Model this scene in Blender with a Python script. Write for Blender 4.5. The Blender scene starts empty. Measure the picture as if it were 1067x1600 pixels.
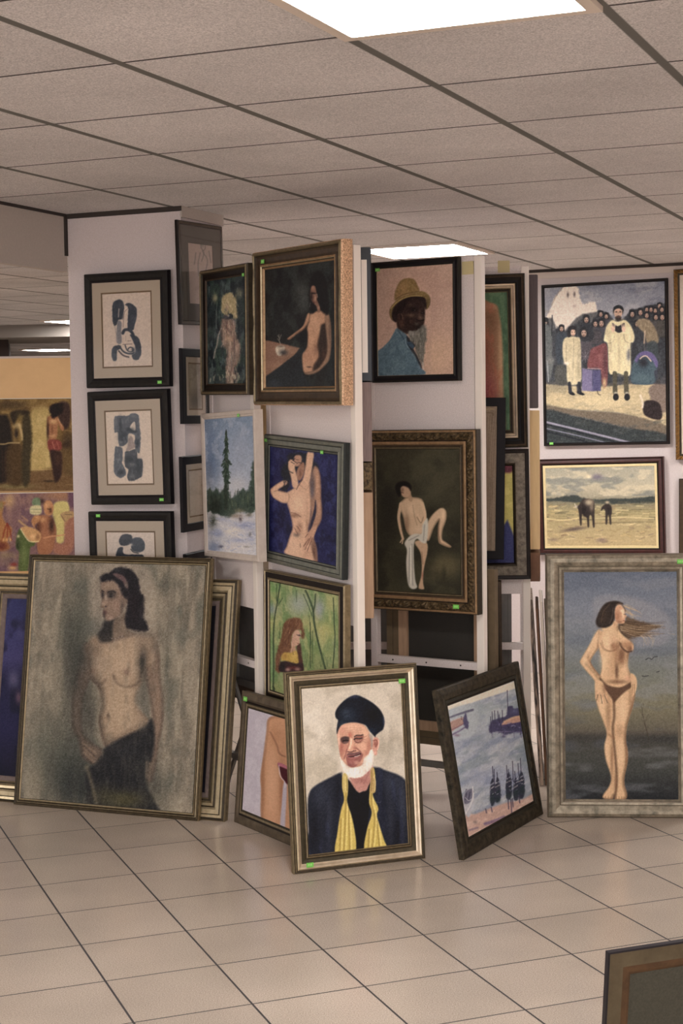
import bpy, bmesh, math, random
import numpy as np
from mathutils import Matrix, Vector

# ------------------------------------------------------------------ camera, world, light, exposure
scene = bpy.context.scene
COL = scene.collection
CAM_H, FPX, PITCH, ROLL = 1.6157, 2450.0, 0.06255, -0.01259
CEIL = 2.476
cam_data = bpy.data.cameras.new('camera')
cam = bpy.data.objects.new('camera', cam_data)
COL.objects.link(cam)
cam_data.sensor_fit = 'VERTICAL'
cam_data.sensor_height = 36.0
cam_data.lens = FPX / 1600.0 * 36.0
cam_data.clip_start = 0.05
cam.location = (0, 0, CAM_H)
cam.matrix_world = (Matrix.Translation((0, 0, CAM_H)) @ Matrix.Rotation(math.pi / 2 - PITCH, 4, 'X')
                    @ Matrix.Rotation(ROLL, 4, 'Z'))
scene.camera = cam

world = bpy.data.worlds.new('world')
scene.world = world
world.use_nodes = True
world.node_tree.nodes['Background'].inputs[0].default_value = (0.93, 0.90, 0.90, 1)
world.node_tree.nodes['Background'].inputs[1].default_value = 0.8
LAMP = 38.0          # radiance of the ceiling light panels
FILL_WINDOW = 4.5        # radiance of the fill window added unseen behind the camera
scene.view_settings.view_transform = 'Standard'
scene.view_settings.look = 'None'
scene.view_settings.gamma = 1.0
scene.view_settings.use_curve_mapping = False
scene.view_settings.exposure = 0.32

# ------------------------------------------------------------------ helpers
CY = -0.41206                                    # direction of the ceiling grid
EX = (math.cos(CY), math.sin(CY)); EY = (-EX[1], EX[0])
CO = (0.021472, 3.644818)
def cell(a, b):                                  # ceiling grid cell corner -> room x, y
    return (CO[0] + 0.6 * (a * EX[0] + b * EY[0]), CO[1] + 0.6 * (a * EX[1] + b * EY[1]))

def lin(c):
    c = np.asarray(c, float) / 255.0
    return np.where(c <= 0.04045, c / 12.92, ((c + 0.055) / 1.055) ** 2.4)

GAIN = 1.25
MATS = {}
def mat(name, c, rough=0.6, metal=0.0, c2=None, scale=30.0, bump=0.0, spec=0.4, emit=0.0, gain=None, stretch=(1, 1, 1), contrast=0.25, bscale=None):
    if name in MATS: return MATS[name]
    m = bpy.data.materials.new(name); m.use_nodes = True
    nt = m.node_tree; N = nt.nodes; L = nt.links
    b = N['Principled BSDF']
    g = GAIN if gain is None else gain
    def tone(q):
        q = lin(q) * g; l = float(q @ np.array([.3, .58, .12])); return np.minimum(q * min(1.0, (l / 0.22) ** 0.4), 0.95)
    A = tone(c)
    b.inputs['Roughness'].default_value = rough
    b.inputs['Metallic'].default_value = metal
    b.inputs['Specular IOR Level'].default_value = spec
    b.inputs['Base Color'].default_value = (*A, 1)
    if c2 is not None or bump:
        tc = N.new('ShaderNodeTexCoord'); mp = N.new('ShaderNodeMapping')
        mp.inputs['Scale'].default_value = stretch
        L.new(tc.outputs['Object'], mp.inputs['Vector'])
        nz = N.new('ShaderNodeTexNoise'); nz.inputs['Scale'].default_value = scale
        nz.inputs['Detail'].default_value = 5.0; nz.inputs['Roughness'].default_value = 0.65
        L.new(mp.outputs[0], nz.inputs['Vector'])
        if c2 is not None:
            B = tone(c2)
            r = N.new('ShaderNodeValToRGB')
            r.color_ramp.elements[0].position = 0.5 - contrast; r.color_ramp.elements[0].color = (*A, 1)
            r.color_ramp.elements[1].position = 0.5 + contrast; r.color_ramp.elements[1].color = (*B, 1)
            L.new(nz.outputs['Fac'], r.inputs['Fac']); L.new(r.outputs['Color'], b.inputs['Base Color'])
        if bump:
            bp = N.new('ShaderNodeBump'); bp.inputs['Strength'].default_value = bump
            bp.inputs['Distance'].default_value = 0.002
            if bscale:
                n2 = N.new('ShaderNodeTexNoise'); n2.inputs['Scale'].default_value = bscale
                L.new(mp.outputs[0], n2.inputs['Vector']); L.new(n2.outputs['Fac'], bp.inputs['Height'])
            else: L.new(nz.outputs['Fac'], bp.inputs['Height'])
            L.new(bp.outputs[0], b.inputs['Normal'])
    if emit:
        b.inputs['Emission Color'].default_value = (*lin(c), 1)
        b.inputs['Emission Strength'].default_value = emit
    MATS[name] = m
    return m

def mesh_obj(name, verts, faces, mats, parent=None, mi=None, smooth=False):
    me = bpy.data.meshes.new(name)
    me.from_pydata([tuple(v) for v in verts], [], [tuple(f) for f in faces])
    for m in (mats if isinstance(mats, (list, tuple)) else [mats]): me.materials.append(m)
    if mi is not None: me.polygons.foreach_set('material_index', mi)
    if smooth: me.polygons.foreach_set('use_smooth', [True] * len(me.polygons))
    me.update()
    o = bpy.data.objects.new(name, me); COL.objects.link(o)
    if parent: o.parent = parent
    return o

def box_vf(V, F, x0, x1, y0, y1, z0, z1, bev=0.0):
    n = len(V)
    if bev <= 0:
        V += [(x0, y0, z0), (x1, y0, z0), (x1, y1, z0), (x0, y1, z0), (x0, y0, z1), (x1, y0, z1), (x1, y1, z1), (x0, y1, z1)]
        F += [(n, n+3, n+2, n+1), (n+4, n+5, n+6, n+7), (n, n+1, n+5, n+4), (n+1, n+2, n+6, n+5), (n+2, n+3, n+7, n+6), (n+3, n, n+4, n+7)]
        return
    bm = bmesh.new()
    bmesh.ops.create_cube(bm, size=1.0, matrix=Matrix.Translation(((x0+x1)/2, (y0+y1)/2, (z0+z1)/2)) @ Matrix.Diagonal((x1-x0, y1-y0, z1-z0, 1)))
    bmesh.ops.bevel(bm, geom=list(bm.edges), offset=bev, segments=2, affect='EDGES', profile=0.6)
    bm.verts.index_update()
    V += [tuple(v.co) for v in bm.verts]
    F += [tuple(n + v.index for v in f.verts) for f in bm.faces]
    bm.free()

def box(name, x0, x1, y0, y1, z0, z1, m, parent=None, bev=0.0):
    V, F = [], []; box_vf(V, F, x0, x1, y0, y1, z0, z1, bev)
    return mesh_obj(name, V, F, m, parent)

def tag(o, label=None, cat=None, group=None, kind=None):
    if label: o['label'] = label
    if cat: o['category'] = cat
    if group: o['group'] = group
    if kind: o['kind'] = kind
    return o

def empty(name, loc=(0, 0, 0), rz=0.0, label=None, cat=None, group=None):
    o = bpy.data.objects.new(name, None); COL.objects.link(o)
    o.empty_display_size = 0.1
    o.location = loc; o.rotation_euler = (0, 0, rz)
    return tag(o, label, cat, group)

def struct(name, V, F, m, label=None):
    return tag(mesh_obj(name, V, F, m), label=label, kind='structure')

def slab(a0, a1, b0, b1, z0, z1):                # box aligned to the ceiling grid, in room coordinates
    V = [(*cell(a, b), z) for z in (z0, z1) for a, b in ((a0, b0), (a1, b0), (a1, b1), (a0, b1))]
    F = [(0, 3, 2, 1), (4, 5, 6, 7), (0, 1, 5, 4), (1, 2, 6, 5), (2, 3, 7, 6), (3, 0, 4, 7)]
    return V, F

# ------------------------------------------------------------------ materials of the room
def grid_material(name, yaw, org, pitch, c, c2, line_a, line_b, wa, wb, rough, speck, bumpy, coat=0.0):
    m = bpy.data.materials.new(name); m.use_nodes = True
    nt = m.node_tree; N = nt.nodes; L = nt.links; b = N['Principled BSDF']
    tc = N.new('ShaderNodeTexCoord')
    def axis(v, width):
        d = N.new('ShaderNodeVectorMath'); d.operation = 'DOT_PRODUCT'; d.inputs[1].default_value = (v[0], v[1], 0)
        L.new(tc.outputs['Object'], d.inputs[0])
        s = N.new('ShaderNodeMath'); s.operation = 'MULTIPLY_ADD'
        s.inputs[1].default_value = 1.0 / pitch; s.inputs[2].default_value = -(org[0] * v[0] + org[1] * v[1]) / pitch + 200.5
        L.new(d.outputs['Value'], s.inputs[0])
        f = N.new('ShaderNodeMath'); f.operation = 'FRACT'; L.new(s.outputs[0], f.inputs[0])
        q = N.new('ShaderNodeMath'); q.operation = 'SUBTRACT'; L.new(f.outputs[0], q.inputs[0]); q.inputs[1].default_value = 0.5
        a = N.new('ShaderNodeMath'); a.operation = 'ABSOLUTE'; L.new(q.outputs[0], a.inputs[0])
        r = N.new('ShaderNodeMapRange'); r.inputs['From Min'].default_value = width / pitch / 2 * 1.15
        r.inputs['From Max'].default_value = width / pitch / 2 * 0.85
        L.new(a.outputs[0], r.inputs['Value'])
        fl = N.new('ShaderNodeMath'); fl.operation = 'ROUND'; L.new(s.outputs[0], fl.inputs[0])
        return r.outputs[0], fl.outputs[0]
    ex = (math.cos(yaw), math.sin(yaw)); ey = (-ex[1], ex[0])
    ma, ia = axis(ex, wa); mb, ib = axis(ey, wb)
    nz = N.new('ShaderNodeTexNoise'); nz.inputs['Scale'].default_value = speck; nz.inputs['Detail'].default_value = 6
    nz.inputs['Roughness'].default_value = 0.75
    L.new(tc.outputs['Object'], nz.inputs['Vector'])
    big = N.new('ShaderNodeTexNoise'); big.inputs['Scale'].default_value = 2.2; big.inputs['Detail'].default_value = 3
    L.new(tc.outputs['Object'], big.inputs['Vector'])
    cv = N.new('ShaderNodeCombineXYZ'); L.new(ia, cv.inputs[0]); L.new(ib, cv.inputs[1])
    wn = N.new('ShaderNodeTexWhiteNoise'); wn.noise_dimensions = '2D'; L.new(cv.outputs[0], wn.inputs['Vector'])
    r = N.new('ShaderNodeValToRGB'); r.color_ramp.elements[0].position = 0.41; r.color_ramp.elements[1].position = 0.59
    r.color_ramp.elements[0].color = (*np.minimum(lin(c) * GAIN, .95), 1); r.color_ramp.elements[1].color = (*np.minimum(lin(c2) * GAIN, .95), 1)
    L.new(nz.outputs['Fac'], r.inputs[0])
    vr = N.new('ShaderNodeMapRange'); vr.inputs['To Min'].default_value = 0.93; vr.inputs['To Max'].default_value = 1.06
    L.new(wn.outputs['Value'], vr.inputs['Value'])
    br = N.new('ShaderNodeMapRange'); br.inputs['From Min'].default_value = 0.3; br.inputs['From Max'].default_value = 0.7
    br.inputs['To Min'].default_value = 0.9; br.inputs['To Max'].default_value = 1.08
    L.new(big.outputs['Fac'], br.inputs['Value'])
    mu = N.new('ShaderNodeMath'); mu.operation = 'MULTIPLY'; L.new(vr.outputs[0], mu.inputs[0]); L.new(br.outputs[0], mu.inputs[1])
    sc = N.new('ShaderNodeVectorMath'); sc.operation = 'SCALE'; L.new(r.outputs[0], sc.inputs[0]); L.new(mu.outputs[0], sc.inputs['Scale'])
    def mix(fac, A, colr):
        x = N.new('ShaderNodeMix'); x.data_type = 'RGBA'; L.new(fac, x.inputs[0]); L.new(A, x.inputs[6])
        x.inputs[7].default_value = (*np.minimum(lin(colr) * GAIN, .95), 1); return x.outputs[2]
    o1 = mix(mb, sc.outputs[0], line_b); o2 = mix(ma, o1, line_a)
    L.new(o2, b.inputs['Base Color'])
    mx = N.new('ShaderNodeMath'); mx.operation = 'MAXIMUM'; L.new(ma, mx.inputs[0]); L.new(mb, mx.inputs[1])
    rr = N.new('ShaderNodeMapRange'); rr.inputs['To Min'].default_value = rough; rr.inputs['To Max'].default_value = 0.8
    L.new(mx.outputs[0], rr.inputs['Value']); L.new(rr.outputs[0], b.inputs['Roughness'])
    inv = N.new('ShaderNodeMath'); inv.operation = 'SUBTRACT'; inv.inputs[0].default_value = 1.0; L.new(mx.outputs[0], inv.inputs[1])
    hh = N.new('ShaderNodeMath'); hh.operation = 'MULTIPLY_ADD'; L.new(nz.outputs['Fac'], hh.inputs[0]); hh.inputs[1].default_value = bumpy; L.new(inv.outputs[0], hh.inputs[2])
    bp = N.new('ShaderNodeBump'); bp.inputs['Strength'].default_value = 0.5; bp.inputs['Distance'].default_value = 0.0015
    L.new(hh.outputs[0], bp.inputs['Height']); L.new(bp.outputs[0], b.inputs['Normal'])
    b.inputs['Specular IOR Level'].default_value = 0.5 if coat else 0.1
    return m

M_CEIL = grid_material('ceiling_tiles', CY, CO, 0.6, (172, 168, 168), (218, 213, 212), (104, 102, 98), (74, 70, 70), 0.027, 0.012, 0.9, 230.0, 0.35)
M_FLOOR = grid_material('floor_tiles', 0.37334, (-1.1805, 5.64747), 1/3, (158, 145, 134), (194, 180, 166), (62, 58, 58), (66, 62, 60), 0.0065, 0.0055, 0.20, 260.0, 0.02, coat=1)
M_WALL = mat('wall_paint', (202, 191, 190), 0.75, c2=(192, 180, 177), scale=230, bump=0.12, contrast=.12)
M_WALL2 = mat('bulkhead_paint', (170, 160, 152), 0.8, c2=(180, 170, 162), scale=120, bump=0.12)
M_BEIGE = mat('beige_board', (214, 176, 128), 0.7, c2=(226, 190, 142), scale=8, contrast=0.35)
M_DARKWALL = mat('dark_brown_wall', (62, 48, 42), 0.8)
M_TRIM = mat('wall_trim_paint', (198, 186, 178), 0.6)
M_LINE = mat('dark_joint', (70, 62, 58), 0.8)
M_WHITE = mat('white_laminate', (214, 203, 200), 0.55, c2=(198, 187, 183), scale=230, contrast=.12)
M_POST = mat('white_post', (222, 212, 202), 0.45)
M_STICK = mat('green_price_sticker', (112, 190, 82), 0.5)

# ------------------------------------------------------------------ the room
V, F = slab(-34, 22, -16, 46, -0.1, 0.0); struct('floor', V, F, M_FLOOR)
V, F = slab(-34, 22, -16, 46, CEIL, CEIL + 0.1); struct('ceiling', V, F, M_CEIL)
# wall with the crowd painting, parallel to the ceiling grid
V, F = slab(-3.5, 9, 9.93, 10.1, 0, CEIL); struct('wall_back', V, F, M_WALL)
V, F = slab(-3.5, 9, 9.912, 9.93, CEIL - 0.055, CEIL - 0.018); struct('trim_1', V, F, M_TRIM)
V, F = slab(-3.5, 9, 9.905, 9.93, CEIL - 0.018, CEIL); struct('trim_2', V, F, M_LINE)
V, F = slab(8.0, 8.2, -16, 9.93, 0, CEIL); struct('wall_right', V, F, M_WALL)
# pillar
PA0, PA1, PB0, PB1 = -3.85, -2.93, 3.93, 4.53
V, F = slab(PA0, PA1, PB0, PB1, 0, CEIL); struct('wall_pillar', V, F, M_WALL)
V, F = slab(PA0 - 0.01, PA1 + 0.012, PB0 - 0.012, PB0, CEIL - 0.02, CEIL); struct('trim_3', V, F, M_LINE)
V, F = slab(PA1, PA1 + 0.014, PB0 - 0.01, PB1, CEIL - 0.045, CEIL); struct('trim_4', V, F, M_WALL2)
# bulkhead hanging from the ceiling at the pillar's left
V, F = slab(PA0 - 0.06, PA0 - 0.005, -8, PB0, 2.233, CEIL); struct('wall_bulkhead', V, F, M_WALL2)
V, F = slab(PA0 - 0.005, PA0 + 0.006, -8, PB0 - 0.02, CEIL - 0.012, CEIL); struct('trim_5', V, F, M_LINE)
V, F = slab(PA0 - 0.008, PA0 + 0.006, PB0 - 0.035, PB0 - 0.003, 2.30, CEIL - 0.012); struct('trim_6', V, F, M_LINE)
# deep background on the left
def prism(pts, z0, z1):
    n = len(pts); V = [(x, y, z) for z in (z0, z1) for x, y in pts]
    F = [tuple(range(n))[::-1], tuple(range(n, 2 * n))] + [(i, (i+1) % n, n + (i+1) % n, n + i) for i in range(n)]
    return V, F
V, F = prism([(-3.35, 15.0), (-3.15, 15.0), (-5.0, 24.0), (-5.2, 24.0)][::-1], 1.5, CEIL); struct('wall_left', V, F, M_DARKWALL)
V, F = prism([(-9, 15.3), (-1.2, 14.4), (-1.2, 15.6), (-9, 16.5)], 2.36, CEIL); struct('trim_7', V, F, mat('beam_shade_grey', (120, 112, 106), 0.8))  # beam added for the dark ceiling band, its shade put into the grey
V, F = prism([(-14, 25.0), (6, 25.0), (6, 25.2), (-14, 25.2)], 0, CEIL); struct('wall_far', V, F, M_BEIGE)
V, F = prism([(-9, -4.6), (7, -4.6), (7, -4.4), (-9, -4.4)], 0, 0.55); struct('wall_front', V, F, M_WALL)
# glowing window pane added unseen behind the camera to light ceiling and upright faces
m = bpy.data.materials.new('added_fill_pane'); m.use_nodes = True
e = m.node_tree.nodes.new('ShaderNodeEmission'); e.inputs[0].default_value = (1.0, 0.98, 0.975, 1); e.inputs[1].default_value = FILL_WINDOW
m.node_tree.links.new(e.outputs[0], m.node_tree.nodes['Material Output'].inputs[0])
V, F = prism([(-5, -4.5), (6, -4.5), (6, -4.48), (-5, -4.48)], 0.55, 2.2); struct('window_fill_1', V, F, m)
V, F = prism([(-9, -4.6), (7, -4.6), (7, -4.4), (-9, -4.4)], 2.2, CEIL); struct('wall_front_top', V, F, M_WALL)

# ------------------------------------------------------------------ ceiling lights
ml = bpy.data.materials.new('light_diffuser'); ml.use_nodes = True
e = ml.node_tree.nodes.new('ShaderNodeEmission'); e.inputs[0].default_value = (1.0, 0.972, 0.94, 1); e.inputs[1].default_value = LAMP
ml.node_tree.links.new(e.outputs[0], ml.node_tree.nodes['Material Output'].inputs[0])
M_LF = mat('light_frame_metal', (205, 192, 180), 0.5)
def lamp(a, b, label):
    x, y = cell(a + 0.5, b + 0.5)
    r = empty('ceiling_light', (x, y, CEIL - 0.012), CY, label, 'ceiling light', 'square light panels set in the ceiling')
    V, F = [], []
    for q in ((-.3, .3, -.3, -.27), (-.3, .3, .27, .3), (-.3, -.27, -.27, .27), (.27, .3, -.27, .27)):
        box_vf(V, F, *q, 0, 0.012)
    mesh_obj('light_frame', V, F, M_LF, r)
    box('diffuser', -.27, .27, -.27, .27, 0.004, 0.011, ml, r)
for a, b, lb in ((0, -1, 'large bright square ceiling light cut off by the top of the picture'),
                 (-3, 7, 'bright ceiling light just above the hat portrait on the display stand'),
                 (-11, 14, 'small upper one of two far ceiling lights left of the pillar'),
                 (-17, 22, 'farthest ceiling light, low beside the pillar above the beige board'),
                 (-8, -1, 'ceiling light over the left side of the shop'), (6, -1, 'ceiling light over the right side of the shop'),
                 (-3, -8, 'ceiling light behind the viewer on the left'), (4, -8, 'ceiling light behind the viewer on the right'),
                 (1, 7, 'unseen ceiling light added to brighten the crowd painting wall'), (-11, 7, 'ceiling light beyond the bulkhead'),  # the one by the crowd wall is added out of view to brighten it
                 (-18, 8, 'ceiling light far over the left partition')):
    lamp(a, b, lb)

# ------------------------------------------------------------------ picture frames
def frame_matrix(c, yaw, tilt, roll):
    R = Vector((math.cos(yaw), math.sin(yaw), 0)); N = Vector((math.sin(yaw), -math.cos(yaw), 0))
    U = Vector((0, 0, math.cos(tilt))) - N * math.sin(tilt)
    R2 = R * math.cos(roll) + U * math.sin(roll); U2 = U * math.cos(roll) - R * math.sin(roll)
    Y = U2.cross(R2)
    M = Matrix((R2, Y, U2)).transposed().to_4x4(); M.translation = c
    return M

def sweep(name, w, h, prof, parent, u0=0.0, orn=None, n=1):
    """prof: (inset, depth, material); orn(s, k) lifts profile point k at length s along a side"""
    loops = []; V = []
    for k, (u, y, mt) in enumerate(prof):
        u += u0
        idx = []
        cs = [(-w/2+u, u), (w/2-u, u), (w/2-u, h-u), (-w/2+u, h-u)]
        for i in range(4):
            p, q = cs[i], cs[(i+1) % 4]
            ln = math.hypot(q[0]-p[0], q[1]-p[1])
            for j in range(n):
                t = j / n
                yy = y + (orn(t * ln + i * 0.37, k, t) if orn and j else 0.0)
                idx.append(len(V)); V.append((p[0] + (q[0]-p[0]) * t, yy, p[1] + (q[1]-p[1]) * t))
        loops.append(idx)
    ms = []; 
    for _, _, mt in prof[:-1]:
        if mt not in ms: ms.append(mt)
    F = []; MI = []
    for k in range(len(prof) - 1):
        A, B = loops[k], loops[k+1]; m_ = len(A)
        for i in range(m_):
            F.append((A[i], A[(i+1) % m_], B[(i+1) % m_], B[i])); MI.append(ms.index(prof[k][2]))
    A, B = loops[-1], loops[0]; m_ = len(A)      # close the rear
    for i in range(m_):
        F.append((A[i], A[(i+1) % m_], B[(i+1) % m_], B[i])); MI.append(0)
    return mesh_obj(name, V, F, ms, parent, MI)

def back_flat(prof, T):                          # closing point behind the lip
    u, y, mt = prof[-1]
    return prof + [(u, T, mt)]
# ------------------------------------------------------------------ painting engine: pigment laid on a fine canvas mesh
def rnd_grid(rs, ny, nx, H, W):
    g = rs.rand(ny + 3, nx + 3)
    y = np.linspace(0, ny, H); x = np.linspace(0, nx, W)
    yi = y.astype(int); xi = x.astype(int); fy = (y - yi)[:, None]; fx = (x - xi)[None, :]
    fy = fy * fy * (3 - 2 * fy); fx = fx * fx * (3 - 2 * fx)
    a = g[yi][:, xi]; b = g[yi][:, xi + 1]; c = g[yi + 1][:, xi]; d = g[yi + 1][:, xi + 1]
    return (a * (1 - fx) + b * fx) * (1 - fy) + (c * (1 - fx) + d * fx) * fy

def smooth_pts(p, closed=True, k=5):
    p = np.asarray(p, float); n = len(p)
    if n < 3: return p
    out = []
    rng = range(n) if closed else range(n - 1)
    for i in rng:
        if closed: p0, p1, p2, p3 = p[(i-1) % n], p[i], p[(i+1) % n], p[(i+2) % n]
        else: p0, p1, p2, p3 = p[max(i-1, 0)], p[i], p[i+1], p[min(i+2, n-1)]
        for t in np.arange(k) / k:
            out.append(0.5 * ((2*p1) + (p2-p0)*t + (2*p0-5*p1+4*p2-p3)*t*t + (3*p1-p0-3*p2+p3)*t**3))
    if not closed: out.append(p[-1])
    return np.array(out)

class Art:
    """q: the canvas corners TL, TR, BR, BL in the reference frame in which the picture was traced"""
    def __init__(s, q, res=1.25, seed=1):
        q = np.array(q, float)
        wpx = (np.hypot(*(q[1]-q[0])) + np.hypot(*(q[2]-q[3]))) / 2; hpx = (np.hypot(*(q[3]-q[0])) + np.hypot(*(q[2]-q[1]))) / 2
        s.nx = max(int(wpx * res), 12); s.ny = max(int(hpx * res), 12)
        A = []; B = []
        for (u, v), (x, y) in zip(((0, 0), (1, 0), (1, 1), (0, 1)), q):
            A.append([u, v, 1, 0, 0, 0, -u*x, -v*x]); B.append(x)
            A.append([0, 0, 0, u, v, 1, -u*y, -v*y]); B.append(y)
        h = np.append(np.linalg.solve(np.array(A), np.array(B)), 1).reshape(3, 3)
        u = np.linspace(0, 1, s.nx)[None, :]; v = np.linspace(0, 1, s.ny)[:, None]
        d = h[2, 0]*u + h[2, 1]*v + 1
        s.X = (h[0, 0]*u + h[0, 1]*v + h[0, 2]) / d; s.Y = (h[1, 0]*u + h[1, 1]*v + h[1, 2]) / d
        s.I = np.zeros((s.ny, s.nx, 3)); s.rs = np.random.RandomState(seed); s.wpx, s.hpx = wpx, hpx
        s.clipm = None
    def noise(s, sx, sy=None, oct=3):            # feature size in reference units
        sy = sy or sx; out = 0; w = 0
        for o in range(oct):
            nx = max(int(s.wpx / sx * 2**o), 1); ny = max(int(s.hpx / sy * 2**o), 1)
            out = out + rnd_grid(s.rs, min(ny, s.ny), min(nx, s.nx), s.ny, s.nx) * 0.5**o; w += 0.5**o
        return out / w
    def fill(s, c): s.I[:] = c
    def mixm(s, m, c, a=1.0):
        m = m * a
        if s.clipm is not None: m = m * s.clipm
        s.I += (np.asarray(c, float) - s.I) * m[..., None]
    def cloud(s, c, sx, sy=None, lo=0.45, hi=0.65, a=1.0, region=None, oct=3):
        n = s.noise(sx, sy, oct); m = np.clip((n - lo) / (hi - lo), 0, 1); m = m * m * (3 - 2 * m)
        if region is not None: m = m * region
        s.mixm(m, c, a)
    def vgrad(s, stops):                         # [(y, colour)...]
        ys = [t[0] for t in stops]; cs = np.array([t[1] for t in stops], float)
        for k in range(3): s.I[..., k] = np.interp(s.Y, ys, cs[:, k])
    def mask(s, pts, blur=1.2, smooth=True, rough=0.0):
        p = smooth_pts(pts) if smooth else np.asarray(pts, float)
        pad = blur * 2 + rough * 3 + 1
        bb = (s.X > p[:, 0].min()-pad) & (s.X < p[:, 0].max()+pad) & (s.Y > p[:, 1].min()-pad) & (s.Y < p[:, 1].max()+pad)
        m = np.zeros(s.X.shape)
        if not bb.any(): return m
        x = s.X[bb]; y = s.Y[bb]; d2 = np.full(x.shape, 1e9); ins = np.zeros(x.shape, bool)
        n = len(p)
        for i in range(n):
            x0, y0 = p[i]; x1, y1 = p[(i+1) % n]; dx, dy = x1-x0, y1-y0; L2 = dx*dx+dy*dy
            if L2 < 1e-9: continue
            t = np.clip(((x-x0)*dx+(y-y0)*dy)/L2, 0, 1)
            d2 = np.minimum(d2, (x-x0-t*dx)**2+(y-y0-t*dy)**2)
            c = ((y0 > y) != (y1 > y)); c[c] = x[c] < (x1-x0)*(y[c]-y0)/(y1-y0)+x0
            ins ^= c
        sd = np.sqrt(d2) * np.where(ins, 1, -1)
        if rough: sd = sd + (s.noise(3.0)[bb] - 0.5) * rough * 2
        m[bb] = np.clip(0.5 + sd / (2 * max(blur, 0.3)), 0, 1)
        return m
    def poly(s, pts, c, blur=1.2, a=1.0, smooth=True, rough=0.0, clip=False, rim=None):
        m = s.mask(pts, blur, smooth, rough); s.mixm(m, c, a)
        if rim:                                  # (width, dx, dy, colour, strength): the painter's modelled edge tone
            w, dx, dy, rc, ra = rim
            m2 = s.mask([(x + dx, y + dy) for x, y in pts], w, smooth)
            s.mixm(m * np.clip(1.6 * (1 - m2), 0, 1), rc, ra)
        if clip: s.clipm = m
        return m
    def line(s, pts, c, w=1.5, blur=0.7, a=1.0, w2=None, smooth=True):
        p = smooth_pts(pts, False) if smooth and len(pts) > 2 else np.asarray(pts, float)
        w2 = w if w2 is None else w2; pad = max(w, w2) + blur * 2 + 1
        bb = (s.X > p[:, 0].min()-pad) & (s.X < p[:, 0].max()+pad) & (s.Y > p[:, 1].min()-pad) & (s.Y < p[:, 1].max()+pad)
        m = np.zeros(s.X.shape)
        if not bb.any(): return m
        x = s.X[bb]; y = s.Y[bb]; best = np.full(x.shape, -1e9); n = len(p) - 1
        for i in range(n):
            x0, y0 = p[i]; x1, y1 = p[i+1]; dx, dy = x1-x0, y1-y0; L2 = dx*dx+dy*dy
            if L2 < 1e-9: continue
            t = np.clip(((x-x0)*dx+(y-y0)*dy)/L2, 0, 1)
            ww = (w + (w2 - w) * (i + t) / n) / 2
            best = np.maximum(best, ww - np.hypot(x-x0-t*dx, y-y0-t*dy))
        m[bb] = np.clip(0.5 + best / (2 * max(blur, 0.25)), 0, 1)
        s.mixm(m, c, a); return m
    def ell(s, cx, cy, rx, ry, c, a=1.0, rot=0.0, hard=0.0):   # soft blob; hard 0..1
        co, si = math.cos(rot), math.sin(rot); x = s.X-cx; y = s.Y-cy
        r = np.hypot((x*co+y*si)/rx, (-x*si+y*co)/ry)
        if hard: m = np.clip((1 - r) / max(1e-3, (1 - hard)) + 0.0, 0, 1)
        else: m = np.exp(-0.95 * r ** 2.3)
        s.mixm(m, c, a); return m
    def noclip(s): s.clipm = None
    def dabs(s, n, box, cols, ln=4, w=1.6, ang=0.0, jit=0.6, a=0.6):
        x0, y0, x1, y1 = box
        for _ in range(n):
            cx = s.rs.uniform(x0, x1); cy = s.rs.uniform(y0, y1); t = ang + s.rs.uniform(-jit, jit); l = ln * s.rs.uniform(0.5, 1.3) / 2
            s.line([(cx-l*math.cos(t), cy-l*math.sin(t)), (cx+l*math.cos(t), cy+l*math.sin(t))], cols[s.rs.randint(len(cols))], w * s.rs.uniform(.6, 1.3), 0.6, a, smooth=False)
    def grain(s, amp=5.0, weave=3.0):
        n = s.rs.randn(s.ny, s.nx) * amp * 0.6 + (s.noise(2.0, 2.0, 2) - 0.5) * amp * 2.4
        s.I += n[..., None]

CANV = {}
def canvas_material(rough=0.55, spec=0.3):
    k = (rough, spec)
    if k in CANV: return CANV[k]
    m = bpy.data.materials.new('painted_canvas'); m.use_nodes = True
    nt = m.node_tree; b = nt.nodes['Principled BSDF']
    at = nt.nodes.new('ShaderNodeAttribute'); at.attribute_name = 'pigment'
    nt.links.new(at.outputs['Color'], b.inputs['Base Color'])
    tc = nt.nodes.new('ShaderNodeTexCoord'); nz = nt.nodes.new('ShaderNodeTexNoise'); nz.inputs['Scale'].default_value = 900
    nt.links.new(tc.outputs['Object'], nz.inputs['Vector'])
    bp = nt.nodes.new('ShaderNodeBump'); bp.inputs['Strength'].default_value = 0.25; bp.inputs['Distance'].default_value = 0.001
    nt.links.new(nz.outputs['Fac'], bp.inputs['Height']); nt.links.new(bp.outputs[0], b.inputs['Normal'])
    b.inputs['Roughness'].default_value = rough; b.inputs['Specular IOR Level'].default_value = spec
    CANV[k] = m; return m

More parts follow.
